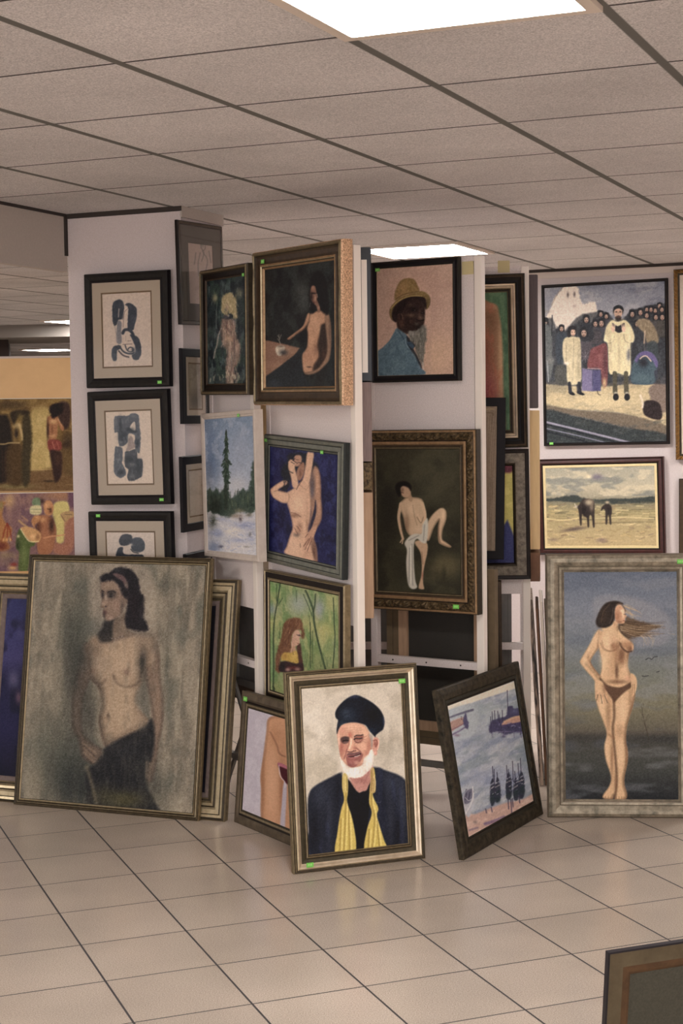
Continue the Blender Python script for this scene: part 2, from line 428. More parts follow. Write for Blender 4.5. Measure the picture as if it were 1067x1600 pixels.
ART = {}
def canvas(parent, key, x0, x1, z0, z1, y, quad, gain=1.0, res=1.25, name='canvas', rough=0.55, spec=0.3):
    a = Art(quad, res, seed=sum(map(ord, key)))
    if key in ART: ART[key](a)
    else: a.fill((150, 140, 130))
    a.noclip(); lum = a.I @ np.array([.3, .58, .12]); I = lum[..., None] + (a.I - lum[..., None]) * 0.80
    I = np.clip((I - 128) * 1.14 + 122, 4, 250)
    ny, nx = a.ny, a.nx
    xs = np.linspace(x0, x1, nx); zs = np.linspace(z1, z0, ny)
    co = np.zeros((ny, nx, 3)); co[..., 0] = xs[None]; co[..., 1] = y; co[..., 2] = zs[:, None]
    me = bpy.data.meshes.new(name)
    nf = (nx-1) * (ny-1)
    me.vertices.add(nx * ny); me.vertices.foreach_set('co', co.ravel())
    i = np.arange(ny-1)[:, None] * nx + np.arange(nx-1)[None]
    f = np.stack([i + nx, i + nx + 1, i + 1, i], -1).reshape(-1)
    me.loops.add(nf * 4); me.loops.foreach_set('vertex_index', f.astype(np.int32))
    me.polygons.add(nf); me.polygons.foreach_set('loop_start', np.arange(nf, dtype=np.int32) * 4)
    try: me.polygons.foreach_set('loop_total', np.full(nf, 4, np.int32))
    except Exception: pass
    me.update(calc_edges=True)
    at = me.color_attributes.new('pigment', 'FLOAT_COLOR', 'POINT')
    c = np.ones((ny * nx, 4), np.float32); c[:, :3] = np.clip(lin(I.reshape(-1, 3)) * GAIN * gain, 0.002, 0.95)
    at.data.foreach_set('color', c.ravel())
    me.materials.append(canvas_material(rough, spec))
    o = bpy.data.objects.new(name, me); COL.objects.link(o); o.parent = parent
    return o

def glass_material():
    m = bpy.data.materials.new('picture_glass'); m.use_nodes = True
    nt = m.node_tree; N = nt.nodes; N.clear()
    o = N.new('ShaderNodeOutputMaterial'); t = N.new('ShaderNodeBsdfTransparent'); g = N.new('ShaderNodeBsdfGlossy')
    g.inputs['Roughness'].default_value = 0.03; fr = N.new('ShaderNodeFresnel'); fr.inputs['IOR'].default_value = 1.45
    mx = N.new('ShaderNodeMixShader'); L = nt.links
    gm = N.new('ShaderNodeNewGeometry'); ff = N.new('ShaderNodeMath'); ff.operation = 'SUBTRACT'; ff.inputs[0].default_value = 1.0
    L.new(gm.outputs['Backfacing'], ff.inputs[1]); pf = N.new('ShaderNodeMath'); pf.operation = 'MULTIPLY'
    L.new(fr.outputs[0], pf.inputs[0]); L.new(ff.outputs[0], pf.inputs[1]); L.new(pf.outputs[0], mx.inputs[0]); L.new(t.outputs[0], mx.inputs[1]); L.new(g.outputs[0], mx.inputs[2]); L.new(mx.outputs[0], o.inputs[0])
    return m
M_GLASS = glass_material()
M_KRAFT = mat('backing_card', (120, 96, 70), 0.8, c2=(104, 82, 60), scale=20)

def sticker(parent, x, z, y=-0.0015, s=0.012, rot=0.0):
    V, F = [], []
    for dz, col in ((0, 0),):
        box_vf(V, F, -s, s, -0.0006, 0.0006, -s * 0.62, s * 0.62)
        for k in range(3):                       # pale scribbled price
            box_vf(V, F, -s*.6 + k*s*.45, -s*.6 + k*s*.45 + s*.22, -0.0009, -0.0005, -s*.25, s*.3)
    mi = [0]*6 + [1]*18
    o = mesh_obj('price_sticker', V, F, [M_STICK, mat('sticker_ink', (170, 215, 140), .6)], parent, mi)
    o.location = (x, y, z); o.rotation_euler = (0, rot, 0)
    return o

def framed(name, label, key, c, yaw, tilt, roll, w, h, prof, T, yc, quad, cat='painting', group=None, slip=None, stick=None,
           gain=1.0, res=1.25, orn=None, n=1, matb=None, glass=False, backing=True):
    """prof: moulding profile; slip: inner lip profile (inset measured from the moulding's inner edge); matb: (width, material, bevel)"""
    r = empty(name, (0, 0, 0), 0, label, cat, group)
    r.matrix_world = frame_matrix(c, yaw, tilt, roll)
    sweep('moulding', w, h, back_flat(prof, T), r, orn=orn, n=n)
    W = prof[-1][0]
    if slip:
        sweep('inner_slip', w, h, back_flat(slip, T - 0.002), r, u0=W - 0.001)
        W += slip[-1][0] - 0.001
    if matb:
        mw, mm, me_ = matb
        sweep('mat_board', w, h, [(0, yc - 0.003, mm), (mw * 0.90, yc - 0.002, me_), (mw * 0.93 + 0.005, yc - 0.001, mm), (mw * 0.93 + 0.005, yc, mm)], r, u0=W - 0.002)
        W2 = W + mw * 0.93
    else: W2 = W
    e = 0.003
    canvas(r, key, -w/2 + W2 - e, w/2 - W2 + e, W2 - e, h - W2 + e, yc, quad, gain, res, 'print' if matb else 'canvas')
    if glass: box('glass', -w/2 + W - e, w/2 - W + e, yc - 0.008, yc - 0.006, W - e, h - W + e, M_GLASS, r)
    if backing: box('backing_board', -w/2 + W*0.6, w/2 - W*0.6, yc + 0.002, T - 0.001, W*0.6, h - W*0.6, M_KRAFT, r)
    if stick:
        for st in (stick if isinstance(stick, list) else [stick]):
            sticker(r, *st)
    return r

# placement of every framed picture: base point, yaw, lean, hang angle, width, height, border width, canvas depth
FRT = {
    'bignude': ((-0.989, 6.32, 0), -0.371, 0.163, 0, 0.861, 1.052, 0.034, 0.006),
    'navy': ((-1.046, 6.367, 0), -0.369, 0.179, 0, 1.208, 0.967, 0.108, 0.03),
    'center': ((0.056, 5.507, 0), 0.364, 0.092, 0, 0.506, 0.71, 0.062, 0.018),
    'harbor': ((0.613, 5.891, 0), 1.048, 0.169, 0, 0.74, 0.622, 0.07, 0.004),
    'rnude': ((1.099, 6.128, 0), -0.072, 0.06, 0, 0.589, 1.05, 0.073, 0.02),
    'knee': ((-0.28, 5.9, 0), -0.99, 0.09, 0, 0.607, 0.525, 0.062, 0.002),
    'gold': ((-0.169, 5.8939, 1.6494), -1.0, 0, -0.013, 0.6446, 0.592, 0.07, 0.02),
    'fig': ((-0.473, 6.3356, 1.6972), -1.08, 0, -0.016, 0.4689, 0.5116, 0.046, 0.018),
    'snow': ((-0.4527, 6.3194, 1.0354), -1.08, 0, 0.028, 0.5319, 0.5948, 0.025, 0.008),
    'blue': ((-0.1579, 5.9323, 1.025), -1.0, 0, -0.052, 0.5799, 0.5009, 0.05, 0.002),
    'lady': ((-0.1589, 5.9242, 0.4846), -1.0, 0, -0.023, 0.5819, 0.5151, 0.045, 0.004),
    'man': ((0.2951, 6.226, 1.7387), -0.57, 0, 0, 0.3975, 0.4796, 0.03, 0.006),
    'seat': ((0.2975, 6.1884, 0.8271), -0.57, 0, 0.004, 0.5303, 0.722, 0.08, 0.012),
    'green': ((0.616, 6.608, 1.463), -0.1, 0, 0.015, 0.345, 0.727, 0.075, 0.03),
    'herring': ((0.63, 6.612, 0.906), -0.1, 0, 0.013, 0.336, 0.55, 0.07, 0.015),
    'black': ((0.584, 6.551, 0.999), -0.1, 0, -0.019, 0.187, 0.677, 0.036, 0.01),
    'brown': ((0.59, 6.621, 0.442), -0.1, 0, 0.004, 0.171, 0.458, 0.03, 0.01),
    'people': ((1.591, 9.427, 1.408), -0.412, 0, 0.012, 0.766, 0.976, 0.018, 0.008),
    'cattle': ((1.562, 9.429, 0.746), -0.412, 0, 0.024, 0.778, 0.585, 0.055, 0.01),
    'bead': ((2.222, 9.14, 1.322), -0.412, 0, 0.013, 0.543, 1.117, 0.035, 0.012),
    'dark': ((2.309, 9.102, 0.736), -0.412, 0, 0, 0.693, 0.472, 0.05, 0.01),
    'ink1': ((-0.885, 6.556, 1.737), -0.412, 0, 0.002, 0.408, 0.478, 0.085, 0.006),
    'ink2': ((-0.882, 6.555, 1.247), -0.412, 0, 0.019, 0.394, 0.478, 0.085, 0.006),
    'ink3': ((-0.884, 6.555, 0.727), -0.412, 0, 0.016, 0.407, 0.491, 0.085, 0.006),
    's1': ((-0.568, 6.63, 1.995), 1.159, 0, 0.03, 0.386, 0.424, 0.085, 0.006),
    's2': ((-0.598, 6.561, 1.582), 1.159, 0, 0.002, 0.233, 0.311, 0.06, 0.006),
    's3': ((-0.599, 6.558, 1.137), 1.159, 0, 0.018, 0.251, 0.313, 0.06, 0.006),
    's4': ((-0.591, 6.575, 0.745), 1.159, 0, 0.02, 0.251, 0.302, 0.06, 0.006),
    'farA': ((-1.9, 8.98, 1.198), 0, 0, -0.004, 0.75, 0.53, 0.0, 0.0),
    'farB': ((-1.9, 8.98, 0.736), 0, 0, 0.004, 0.75, 0.451, 0.0, 0.0),
}
# canvas corners in the tracing frame of each artwork
QUADS = {
    'bignude': [(56.7, 878.6), (319.9, 885.5), (299.1, 1269.0), (33.3, 1245.2)],
    'navy': [(11.6, 935.2), (337.0, 946.8), (319.5, 1238.0), (-8.8, 1210.6)],
    'center': [(470.9, 1076.4), (625.8, 1064.3), (637.5, 1317.2), (482.4, 1335.6)],
    'harbor': [(699.4, 1103.4), (802.8, 1064.0), (833.2, 1251.2), (732.3, 1307.6)],
    'rnude': [(881.1, 894.2), (1057.0, 893.3), (1059.7, 1249.2), (883.9, 1248.4)],
    'knee': [(388.4, 1106.6), (490.7, 1137.3), (480.1, 1306.4), (378.6, 1264.7)],
    'gold': [(413.7, 421.8), (523.2, 406.3), (524.4, 603.2), (415.3, 604.9)],
    'fig': [(323.1, 440.0), (382.9, 430.4), (384.5, 598.8), (325.0, 599.8)],
    'snow': [(319.3, 655.8), (395.5, 649.9), (401.5, 867.7), (325.2, 859.5)],
    'blue': [(422.8, 699.3), (526.4, 712.3), (523.7, 882.7), (421.0, 858.7)],
    'lady': [(422.4, 909.4), (528.0, 931.7), (528.0, 1110.7), (423.0, 1076.6)],
    'man': [(589.8, 421.8), (705.8, 413.6), (707.1, 582.9), (591.6, 586.2)],
    'seat': [(589.1, 703.3), (716.2, 703.0), (718.8, 927.6), (592.2, 920.9)],
    'green': [(719.3, 459.2), (792.0, 456.6), (796.5, 671.5), (724.1, 673.4)],
    'herring': [(727.4, 729.5), (800.1, 727.9), (803.0, 879.0), (730.5, 880.2)],
    'black': [(733.4, 634.5), (776.6, 634.8), (773.7, 860.6), (730.7, 860.0)],
    'brown': [(731.2, 918.6), (772.1, 918.4), (773.7, 1063.5), (732.9, 1063.5)],
    'people': [(850.6, 450.2), (1038.3, 439.4), (1041.2, 689.2), (854.5, 692.3)],
    'cattle': [(851.9, 731.7), (1022.1, 727.9), (1025.1, 852.4), (855.3, 852.8)],
    'bead': [(1061.7, 430.0), (1190.9, 422.3), (1193.4, 707.5), (1065.0, 709.4)],
    'dark': [(1074.3, 761.3), (1236.4, 762.5), (1235.9, 863.3), (1074.2, 859.6)],
    'ink1': [(158.8, 459.0), (235.9, 455.0), (238.5, 572.1), (161.5, 574.4)],
    'ink2': [(164.0, 642.9), (236.2, 640.3), (240.5, 756.2), (168.4, 757.3)],
    'ink3': [(165.6, 830.7), (241.7, 830.9), (245.8, 950.6), (169.9, 948.7)],
    's1': [(293.0, 378.1), (331.8, 383.3), (334.7, 477.4), (296.2, 475.1)],
    's2': [(293.9, 567.3), (314.5, 568.3), (315.8, 639.4), (295.3, 639.6)],
    's3': [(294.2, 735.3), (317.9, 732.6), (319.8, 803.8), (296.2, 807.8)],
    's4': [(300.5, 886.0), (324.0, 880.5), (325.8, 946.9), (302.5, 953.6)],
    'farA': [(-90.6, 623.2), (114.6, 621.4), (117.4, 766.3), (-87.1, 768.0)],
    'farB': [(-87.4, 771.8), (116.9, 768.4), (120.3, 890.8), (-83.5, 894.2)],
}

# ------------------------------------------------------------------ the pictures themselves
def crop(k, ox, oy):
    def f(*L): return [(ox + x * k, oy + y * k) for x, y in L]
    f.k = k; f.p = lambda x, y: (ox + x * k, oy + y * k)
    def e(a, x, y, rx, ry, c, al=1.0, rot=0.0, hard=0.0): a.ell(ox + x * k, oy + y * k, rx * k, ry * k, c, al, rot, hard)
    f.e = e
    return f

def art_bignude(a):
    c = crop(.375, 0, 860)
    a.fill((146, 134, 116))
    a.cloud((118, 110, 96), 14, 60, .42, .68, .7); a.cloud((170, 156, 134), 10, 70, .5, .7, .6); a.cloud((96, 98, 88), 34, 70, .52, .72, .6)
    for x, y, rx, ry, al in ((330, 420, 90, 260, .75), (250, 900, 130, 170, .8), (210, 760, 90, 160, .5), (700, 130, 60, 60, .3), (300, 330, 60, 60, .4), (640, 1000, 90, 120, .35), (690, 480, 40, 200, .25)):
        c.e(a, x, y, rx, ry, (76, 80, 72), al)
    c.e(a, 210, 560, 70, 300, (164, 150, 128), .4); c.e(a, 160, 1000, 45, 130, (160, 146, 122), .4)
    c.e(a, 320, 980, 90, 110, (46, 50, 50), .8)
    a.poly(c((420, 330), (440, 295), (475, 320), (450, 380), (400, 410), (360, 400)), (58, 56, 54), 4, .9)
    # left arm, torso, right arm
    a.poly(c((362, 385), (390, 420), (378, 480), (372, 540), (352, 600), (342, 680), (345, 760), (380, 800), (425, 830), (420, 860), (400, 890), (370, 880), (340, 850), (330, 790), (305, 740), (302, 640), (310, 560), (328, 480), (342, 410)), (116, 98, 84), 2.5, rim=(5, 1, 0, (70, 62, 56), .8))
    a.poly(c((600, 345), (640, 370), (662, 430), (665, 520), (678, 620), (676, 720), (660, 800), (650, 870), (640, 930), (625, 965), (605, 950), (600, 900), (620, 850), (635, 760), (630, 660), (610, 560), (600, 480)), (128, 108, 92), 2.2, rim=(5, 0, 0, (82, 70, 62), .8))
    a.poly(c((390, 368), (430, 350), (480, 340), (500, 270), (535, 260), (545, 320), (620, 345), (650, 390), (640, 470), (602, 500), (590, 560), (560, 620), (575, 660), (618, 715), (560, 760), (470, 800), (440, 815), (420, 760), (412, 700), (425, 640), (410, 570), (380, 540), (372, 500), (365, 440), (362, 400)), (162, 138, 114), 2.0, clip=True, rim=(7, 3, 0, (86, 72, 62), .85))
    c.e(a, 400, 620, 26, 150, (74, 66, 58), .8); c.e(a, 395, 400, 30, 60, (104, 88, 76), .6); c.e(a, 600, 440, 26, 60, (90, 76, 68), .6)
    c.e(a, 505, 430, 80, 60, (172, 148, 122), .6); c.e(a, 415, 490, 32, 48, (176, 152, 128), .6); c.e(a, 520, 485, 48, 50, (182, 156, 130), .7)
    c.e(a, 500, 680, 60, 110, (178, 152, 124), .6); c.e(a, 585, 600, 22, 70, (100, 86, 74), .6)
    a.line(c((380, 528), (398, 556), (425, 556), (438, 540)), (92, 76, 66), 3, 2.2, .7)
    a.line(c((472, 520), (490, 556), (535, 568), (575, 550), (588, 510)), (92, 76, 66), 3.2, 2.2, .75)
    c.e(a, 527, 507, 13, 14, (110, 84, 74), .7); c.e(a, 388, 505, 9, 12, (118, 92, 80), .5)
    c.e(a, 450, 688, 7, 13, (86, 70, 62), .8); c.e(a, 500, 330, 45, 25, (96, 80, 70), .6)
    a.line(c((440, 800), (500, 770), (600, 718)), (110, 92, 78), 4, 3, .5)
    a.noclip()
    a.poly(c((590, 560), (612, 572), (622, 692), (580, 655), (562, 610)), (108, 104, 94), 2.5, .85)
    a.line(c((450, 365), (480, 375), (505, 362)), (58, 48, 44), 1.6, .8, .7)
    c.e(a, 640, 400, 20, 60, (150, 128, 108), .6); c.e(a, 320, 640, 14, 60, (146, 124, 104), .5); c.e(a, 655, 640, 12, 120, (150, 126, 106), .5)
    # skirt
    a.poly(c((436, 822), (520, 772), (600, 735), (628, 700), (642, 760), (636, 850), (605, 950), (640, 1040), (645, 1085), (385, 1060), (365, 1000), (358, 920), (400, 885), (430, 845)), (40, 40, 44), 3)
    c.e(a, 520, 830, 70, 40, (58, 58, 60), .5); c.e(a, 510, 1035, 100, 38, (96, 90, 56), .75); c.e(a, 430, 1010, 40, 40, (80, 76, 54), .5)
    a.line(c((362, 900), (380, 960), (402, 1045)), (140, 128, 100), 5, 3, .6)
    for x0, y0, x1, y1 in ((345, 800, 400, 845), (350, 820, 395, 865), (352, 840, 390, 880), (610, 880, 608, 940), (622, 885, 620, 955)):
        a.line(c((x0, y0), (x1, y1)), (150, 124, 102), 3, 1.5, .7)
    a.line(c((350, 812), (398, 858)), (84, 70, 62), 1.4, 1, .6)
    # head
    a.poly(c((425, 150), (450, 125), (490, 145), (512, 190), (515, 250), (492, 282), (458, 300), (434, 292), (427, 258), (420, 232), (427, 195)), (138, 110, 94), 2.0, clip=True, rim=(4, 2, 0, (80, 62, 56), .8))
    c.e(a, 432, 190, 14, 26, (66, 54, 52), .85); c.e(a, 466, 188, 18, 9, (70, 56, 52), .85); c.e(a, 430, 270, 14, 26, (78, 62, 58), .7)
    c.e(a, 470, 222, 20, 20, (164, 134, 112), .6); c.e(a, 470, 150, 28, 18, (156, 128, 108), .6)
    a.line(c((448, 190), (444, 225), (436, 236), (452, 240)), (84, 66, 60), 1.6, 1, .8); a.line(c((440, 262), (462, 262)), (92, 56, 54), 2, 1, .9)
    c.e(a, 500, 250, 12, 40, (92, 74, 66), .6)
    a.line(c((445, 168), (480, 165)), (60, 48, 46), 1.8, 1, .8); a.noclip()
    a.poly(c((418, 132), (440, 92), (490, 73), (545, 88), (578, 132), (592, 190), (604, 240), (605, 335), (560, 348), (530, 335), (522, 280), (515, 225), (492, 165), (455, 130), (425, 148)), (38, 33, 36), 3.0, rough=2)
    a.line(c((488, 92), (520, 118), (532, 165)), (120, 92, 88), 6, 2, .8)
    c.e(a, 575, 260, 18, 60, (62, 56, 56), .5)
    a.cloud((120, 112, 98), 5, 30, .5, .75, .2); a.cloud((84, 82, 74), 12, 30, .5, .75, .3); a.grain(9)
ART['bignude'] = art_bignude

def art_navy(a):
    a.vgrad([(930, (52, 56, 104)), (1030, (70, 66, 112)), (1060, (38, 38, 74)), (1140, (44, 42, 82)), (1245, (24, 22, 40))])
    a.cloud((90, 86, 130), 30, 50, .5, .7, .5); a.cloud((24, 24, 50), 24, 40, .5, .7, .6)
    a.ell(345, 1090, 60, 260, (34, 31, 34), 1); a.ell(22, 1062, 9, 14, (120, 112, 140), .6); a.ell(30, 1090, 5, 10, (150, 110, 120), .6); a.grain(5)
ART['navy'] = art_navy

def art_center(a):
    c = crop(.3376, 340, 860)
    a.fill((204, 192, 174)); a.cloud((182, 170, 150), 30, 30, .42, .65, .7); a.cloud((216, 206, 190), 24, 24, .5, .7, .7)
    c.e(a, 765, 900, 60, 100, (158, 146, 126), .75); c.e(a, 480, 1010, 70, 60, (182, 170, 148), .6); c.e(a, 640, 680, 90, 40, (190, 178, 160), .4)
    # coat
    a.poly(c((425, 1130), (450, 1092), (520, 1052), (585, 1025), (610, 1060), (655, 1118), (695, 1080), (715, 1003), (780, 1020), (848, 1048), (880, 1095), (892, 1200), (900, 1300), (912, 1390), (430, 1430), (424, 1300), (420, 1200)), (40, 44, 58), 1.6, clip=True)
    for x, y, rx, ry, al in ((800, 1080, 40, 60, .5), (850, 1180, 18, 120, .6), (480, 1130, 30, 60, .45), (800, 1240, 20, 100, .3), (520, 1250, 14, 120, .35)): c.e(a, x, y, rx, ry, (74, 80, 96), al)
    for x, y, rx, ry in ((450, 1300, 20, 90), (760, 1180, 12, 90), (830, 1300, 18, 90), (560, 1120, 12, 60)): c.e(a, x, y, rx, ry, (24, 26, 38), .7)
    a.cloud((56, 64, 92), 10, 40, .55, .75, .4)
    a.poly(c((605, 1060), (655, 1120), (705, 1078), (700, 1200), (680, 1400), (640, 1400), (635, 1290), (600, 1160)), (22, 23, 32), 1.2); a.noclip()
    a.line(c((700, 1150), (745, 1165), (755, 1160)), (80, 86, 104), 1.2, .7, .8); a.line(c((745, 1170), (738, 1200)), (20, 20, 28), 1, .6, .8)
    # neck
    a.poly(c((606, 1030), (705, 1000), (705, 1072), (672, 1108), (652, 1118), (625, 1085)), (196, 142, 124), 1.2)
    c.e(a, 660, 1070, 26, 14, (170, 112, 98), .7)
    # scarf
    for P in (((580, 1030), (597, 1036), (602, 1120), (600, 1165), (628, 1260), (637, 1392), (548, 1402), (556, 1300), (572, 1200), (586, 1150), (577, 1090)),
              ((704, 1008), (722, 1008), (728, 1068), (716, 1130), (742, 1190), (736, 1230), (766, 1330), (776, 1378), (682, 1388), (690, 1290), (712, 1215), (700, 1165), (704, 1100), (710, 1050))):
        a.poly(c(*P), (206, 182, 92), 1.0, clip=True)
        x0 = P[0][0]
        if x0 < 650: L = (((592, 1060), (594, 1160), (585, 1390)), ((606, 1200), (612, 1390)), ((572, 1240), (566, 1390)))
        else: L = (((716, 1040), (710, 1160), (725, 1240), (712, 1390)), ((735, 1250), (748, 1380)), ((700, 1290), (695, 1390)))
        for l in L: a.line(c(*l), (156, 124, 58), 2.2, 1.2, .7)
        for l in L: a.line([(x + 3, y) for x, y in c(*l)], (232, 214, 136), 1.8, 1, .7)
        a.noclip()
    # ear, face
    c.e(a, 731, 905, 17, 44, (196, 128, 108), 1, .12, .75); c.e(a, 729, 905, 8, 24, (146, 82, 70), .8); a.line(c((744, 880), (742, 930)), (222, 168, 146), 1.6, .8, .8)
    a.poly(c((556, 850), (570, 815), (620, 796), (670, 802), (704, 832), (718, 870), (720, 925), (712, 960), (700, 1005), (650, 1030), (600, 1015), (572, 965), (560, 905)), (206, 156, 132), 1.0, clip=True, rim=(5, -1, 0, (150, 98, 82), .75))
    c.e(a, 625, 830, 50, 22, (232, 192, 166), .8); c.e(a, 695, 850, 16, 40, (176, 112, 92), .7); c.e(a, 572, 900, 12, 40, (178, 116, 98), .6)
    c.e(a, 683, 925, 26, 22, (206, 116, 98), .8); c.e(a, 590, 928, 16, 18, (206, 120, 102), .8); c.e(a, 660, 905, 22, 9, (228, 176, 152), .7)
    for y, al in ((822, .4), (836, .4), (848, .45)): a.line(c((585, y + 6), (620, y), (665, y + 4)), (176, 116, 96), 1, .8, al)
    # sockets, brows, eyes
    c.e(a, 596, 884, 20, 12, (128, 72, 62), .85); c.e(a, 652, 876, 24, 12, (134, 78, 66), .85)
    a.line(c((572, 876), (592, 864), (615, 872)), (78, 50, 46), 2.2, .8, .95); a.line(c((630, 866), (652, 854), (682, 862)), (84, 54, 48), 2.2, .8, .95)
    a.line(c((582, 886), (596, 880), (612, 886)), (36, 26, 28), 2.2, .7, 1); a.line(c((636, 880), (652, 873), (672, 880)), (36, 26, 28), 2.2, .7, 1)
    a.line(c((586, 893), (600, 896), (612, 891)), (216, 160, 138), 1.2, .6, .7); a.line(c((640, 888), (656, 890), (672, 884)), (216, 160, 138), 1.2, .6, .7)
    # nose
    a.poly(c((617, 880), (627, 880), (634, 915), (644, 930), (634, 942), (612, 944), (600, 936), (606, 922), (614, 905)), (216, 150, 126), 1.0, .9)
    a.line(c((620, 882), (618, 910), (612, 926)), (244, 204, 180), 2, 1, .8); a.line(c((600, 938), (612, 945), (634, 943), (645, 932)), (124, 62, 54), 1.6, .8, .9)
    a.line(c((632, 884), (638, 915)), (168, 100, 84), 1.6, 1, .8)
    a.line(c((648, 925), (668, 945), (674, 962)), (158, 84, 72), 1.8, 1, .8); a.line(c((598, 930), (588, 950), (590, 966)), (158, 84, 72), 1.6, 1, .8)
    # moustache shadow and smile
    c.e(a, 632, 985, 42, 20, (150, 82, 74), .9)
    a.line(c((592, 962), (618, 954), (646, 950), (672, 944)), (150, 96, 84), 3.4, 1.2, .9)
    a.line(c((598, 970), (620, 976), (648, 968), (664, 955)), (70, 34, 36), 2.2, .7, 1); a.line(c((612, 970), (632, 970), (650, 962)), (226, 206, 190), 1.5, .6, .9)
    a.line(c((608, 984), (632, 986), (655, 976)), (186, 104, 92), 2.2, .9, .9)
    a.noclip()
    # beard
    a.poly(c((564, 950), (576, 975), (596, 998), (630, 1006), (660, 996), (684, 968), (708, 928), (722, 950), (722, 985), (706, 1022), (675, 1046), (640, 1056), (604, 1050), (580, 1020), (566, 985)), (234, 224, 212), 1.3, rough=1.2, clip=True)
    for i in range(26):
        t = i / 25; x = 572 + t * 140; y = 985 + 22 * math.sin(t * 3.1) - 28 * t
        a.line(c((x, y), (x + (t - .4) * 12, y + 34)), ((200, 188, 176), (248, 242, 234))[i % 2], 1.4, .8, .6)
    a.noclip()
    a.line(c((704, 862), (716, 885), (722, 920), (716, 945)), (206, 198, 188), 3, 1.4, .8); c.e(a, 706, 865, 9, 18, (150, 140, 130), .7)
    a.line(c((556, 850), (558, 835), (575, 812)), (214, 204, 194), 2.4, 1.2, .7)
    # cap
    a.poly(c((546, 772), (552, 728), (580, 690), (622, 667), (662, 674), (702, 700), (748, 735), (772, 780), (768, 828), (746, 862), (722, 862), (694, 826), (655, 806), (610, 798), (575, 812), (556, 838), (553, 800)), (30, 34, 48), 1.4, clip=True, rim=(4, 0, 3, (72, 80, 104), .5))
    c.e(a, 640, 700, 50, 22, (56, 64, 88), .6); c.e(a, 760, 800, 10, 45, (70, 82, 116), .6); c.e(a, 620, 770, 50, 14, (18, 20, 32), .6); a.line(c((560, 770), (600, 745), (660, 760), (720, 830)), (20, 22, 34), 3, 2, .6)
    a.noclip(); a.grain(5)
ART['center'] = art_center

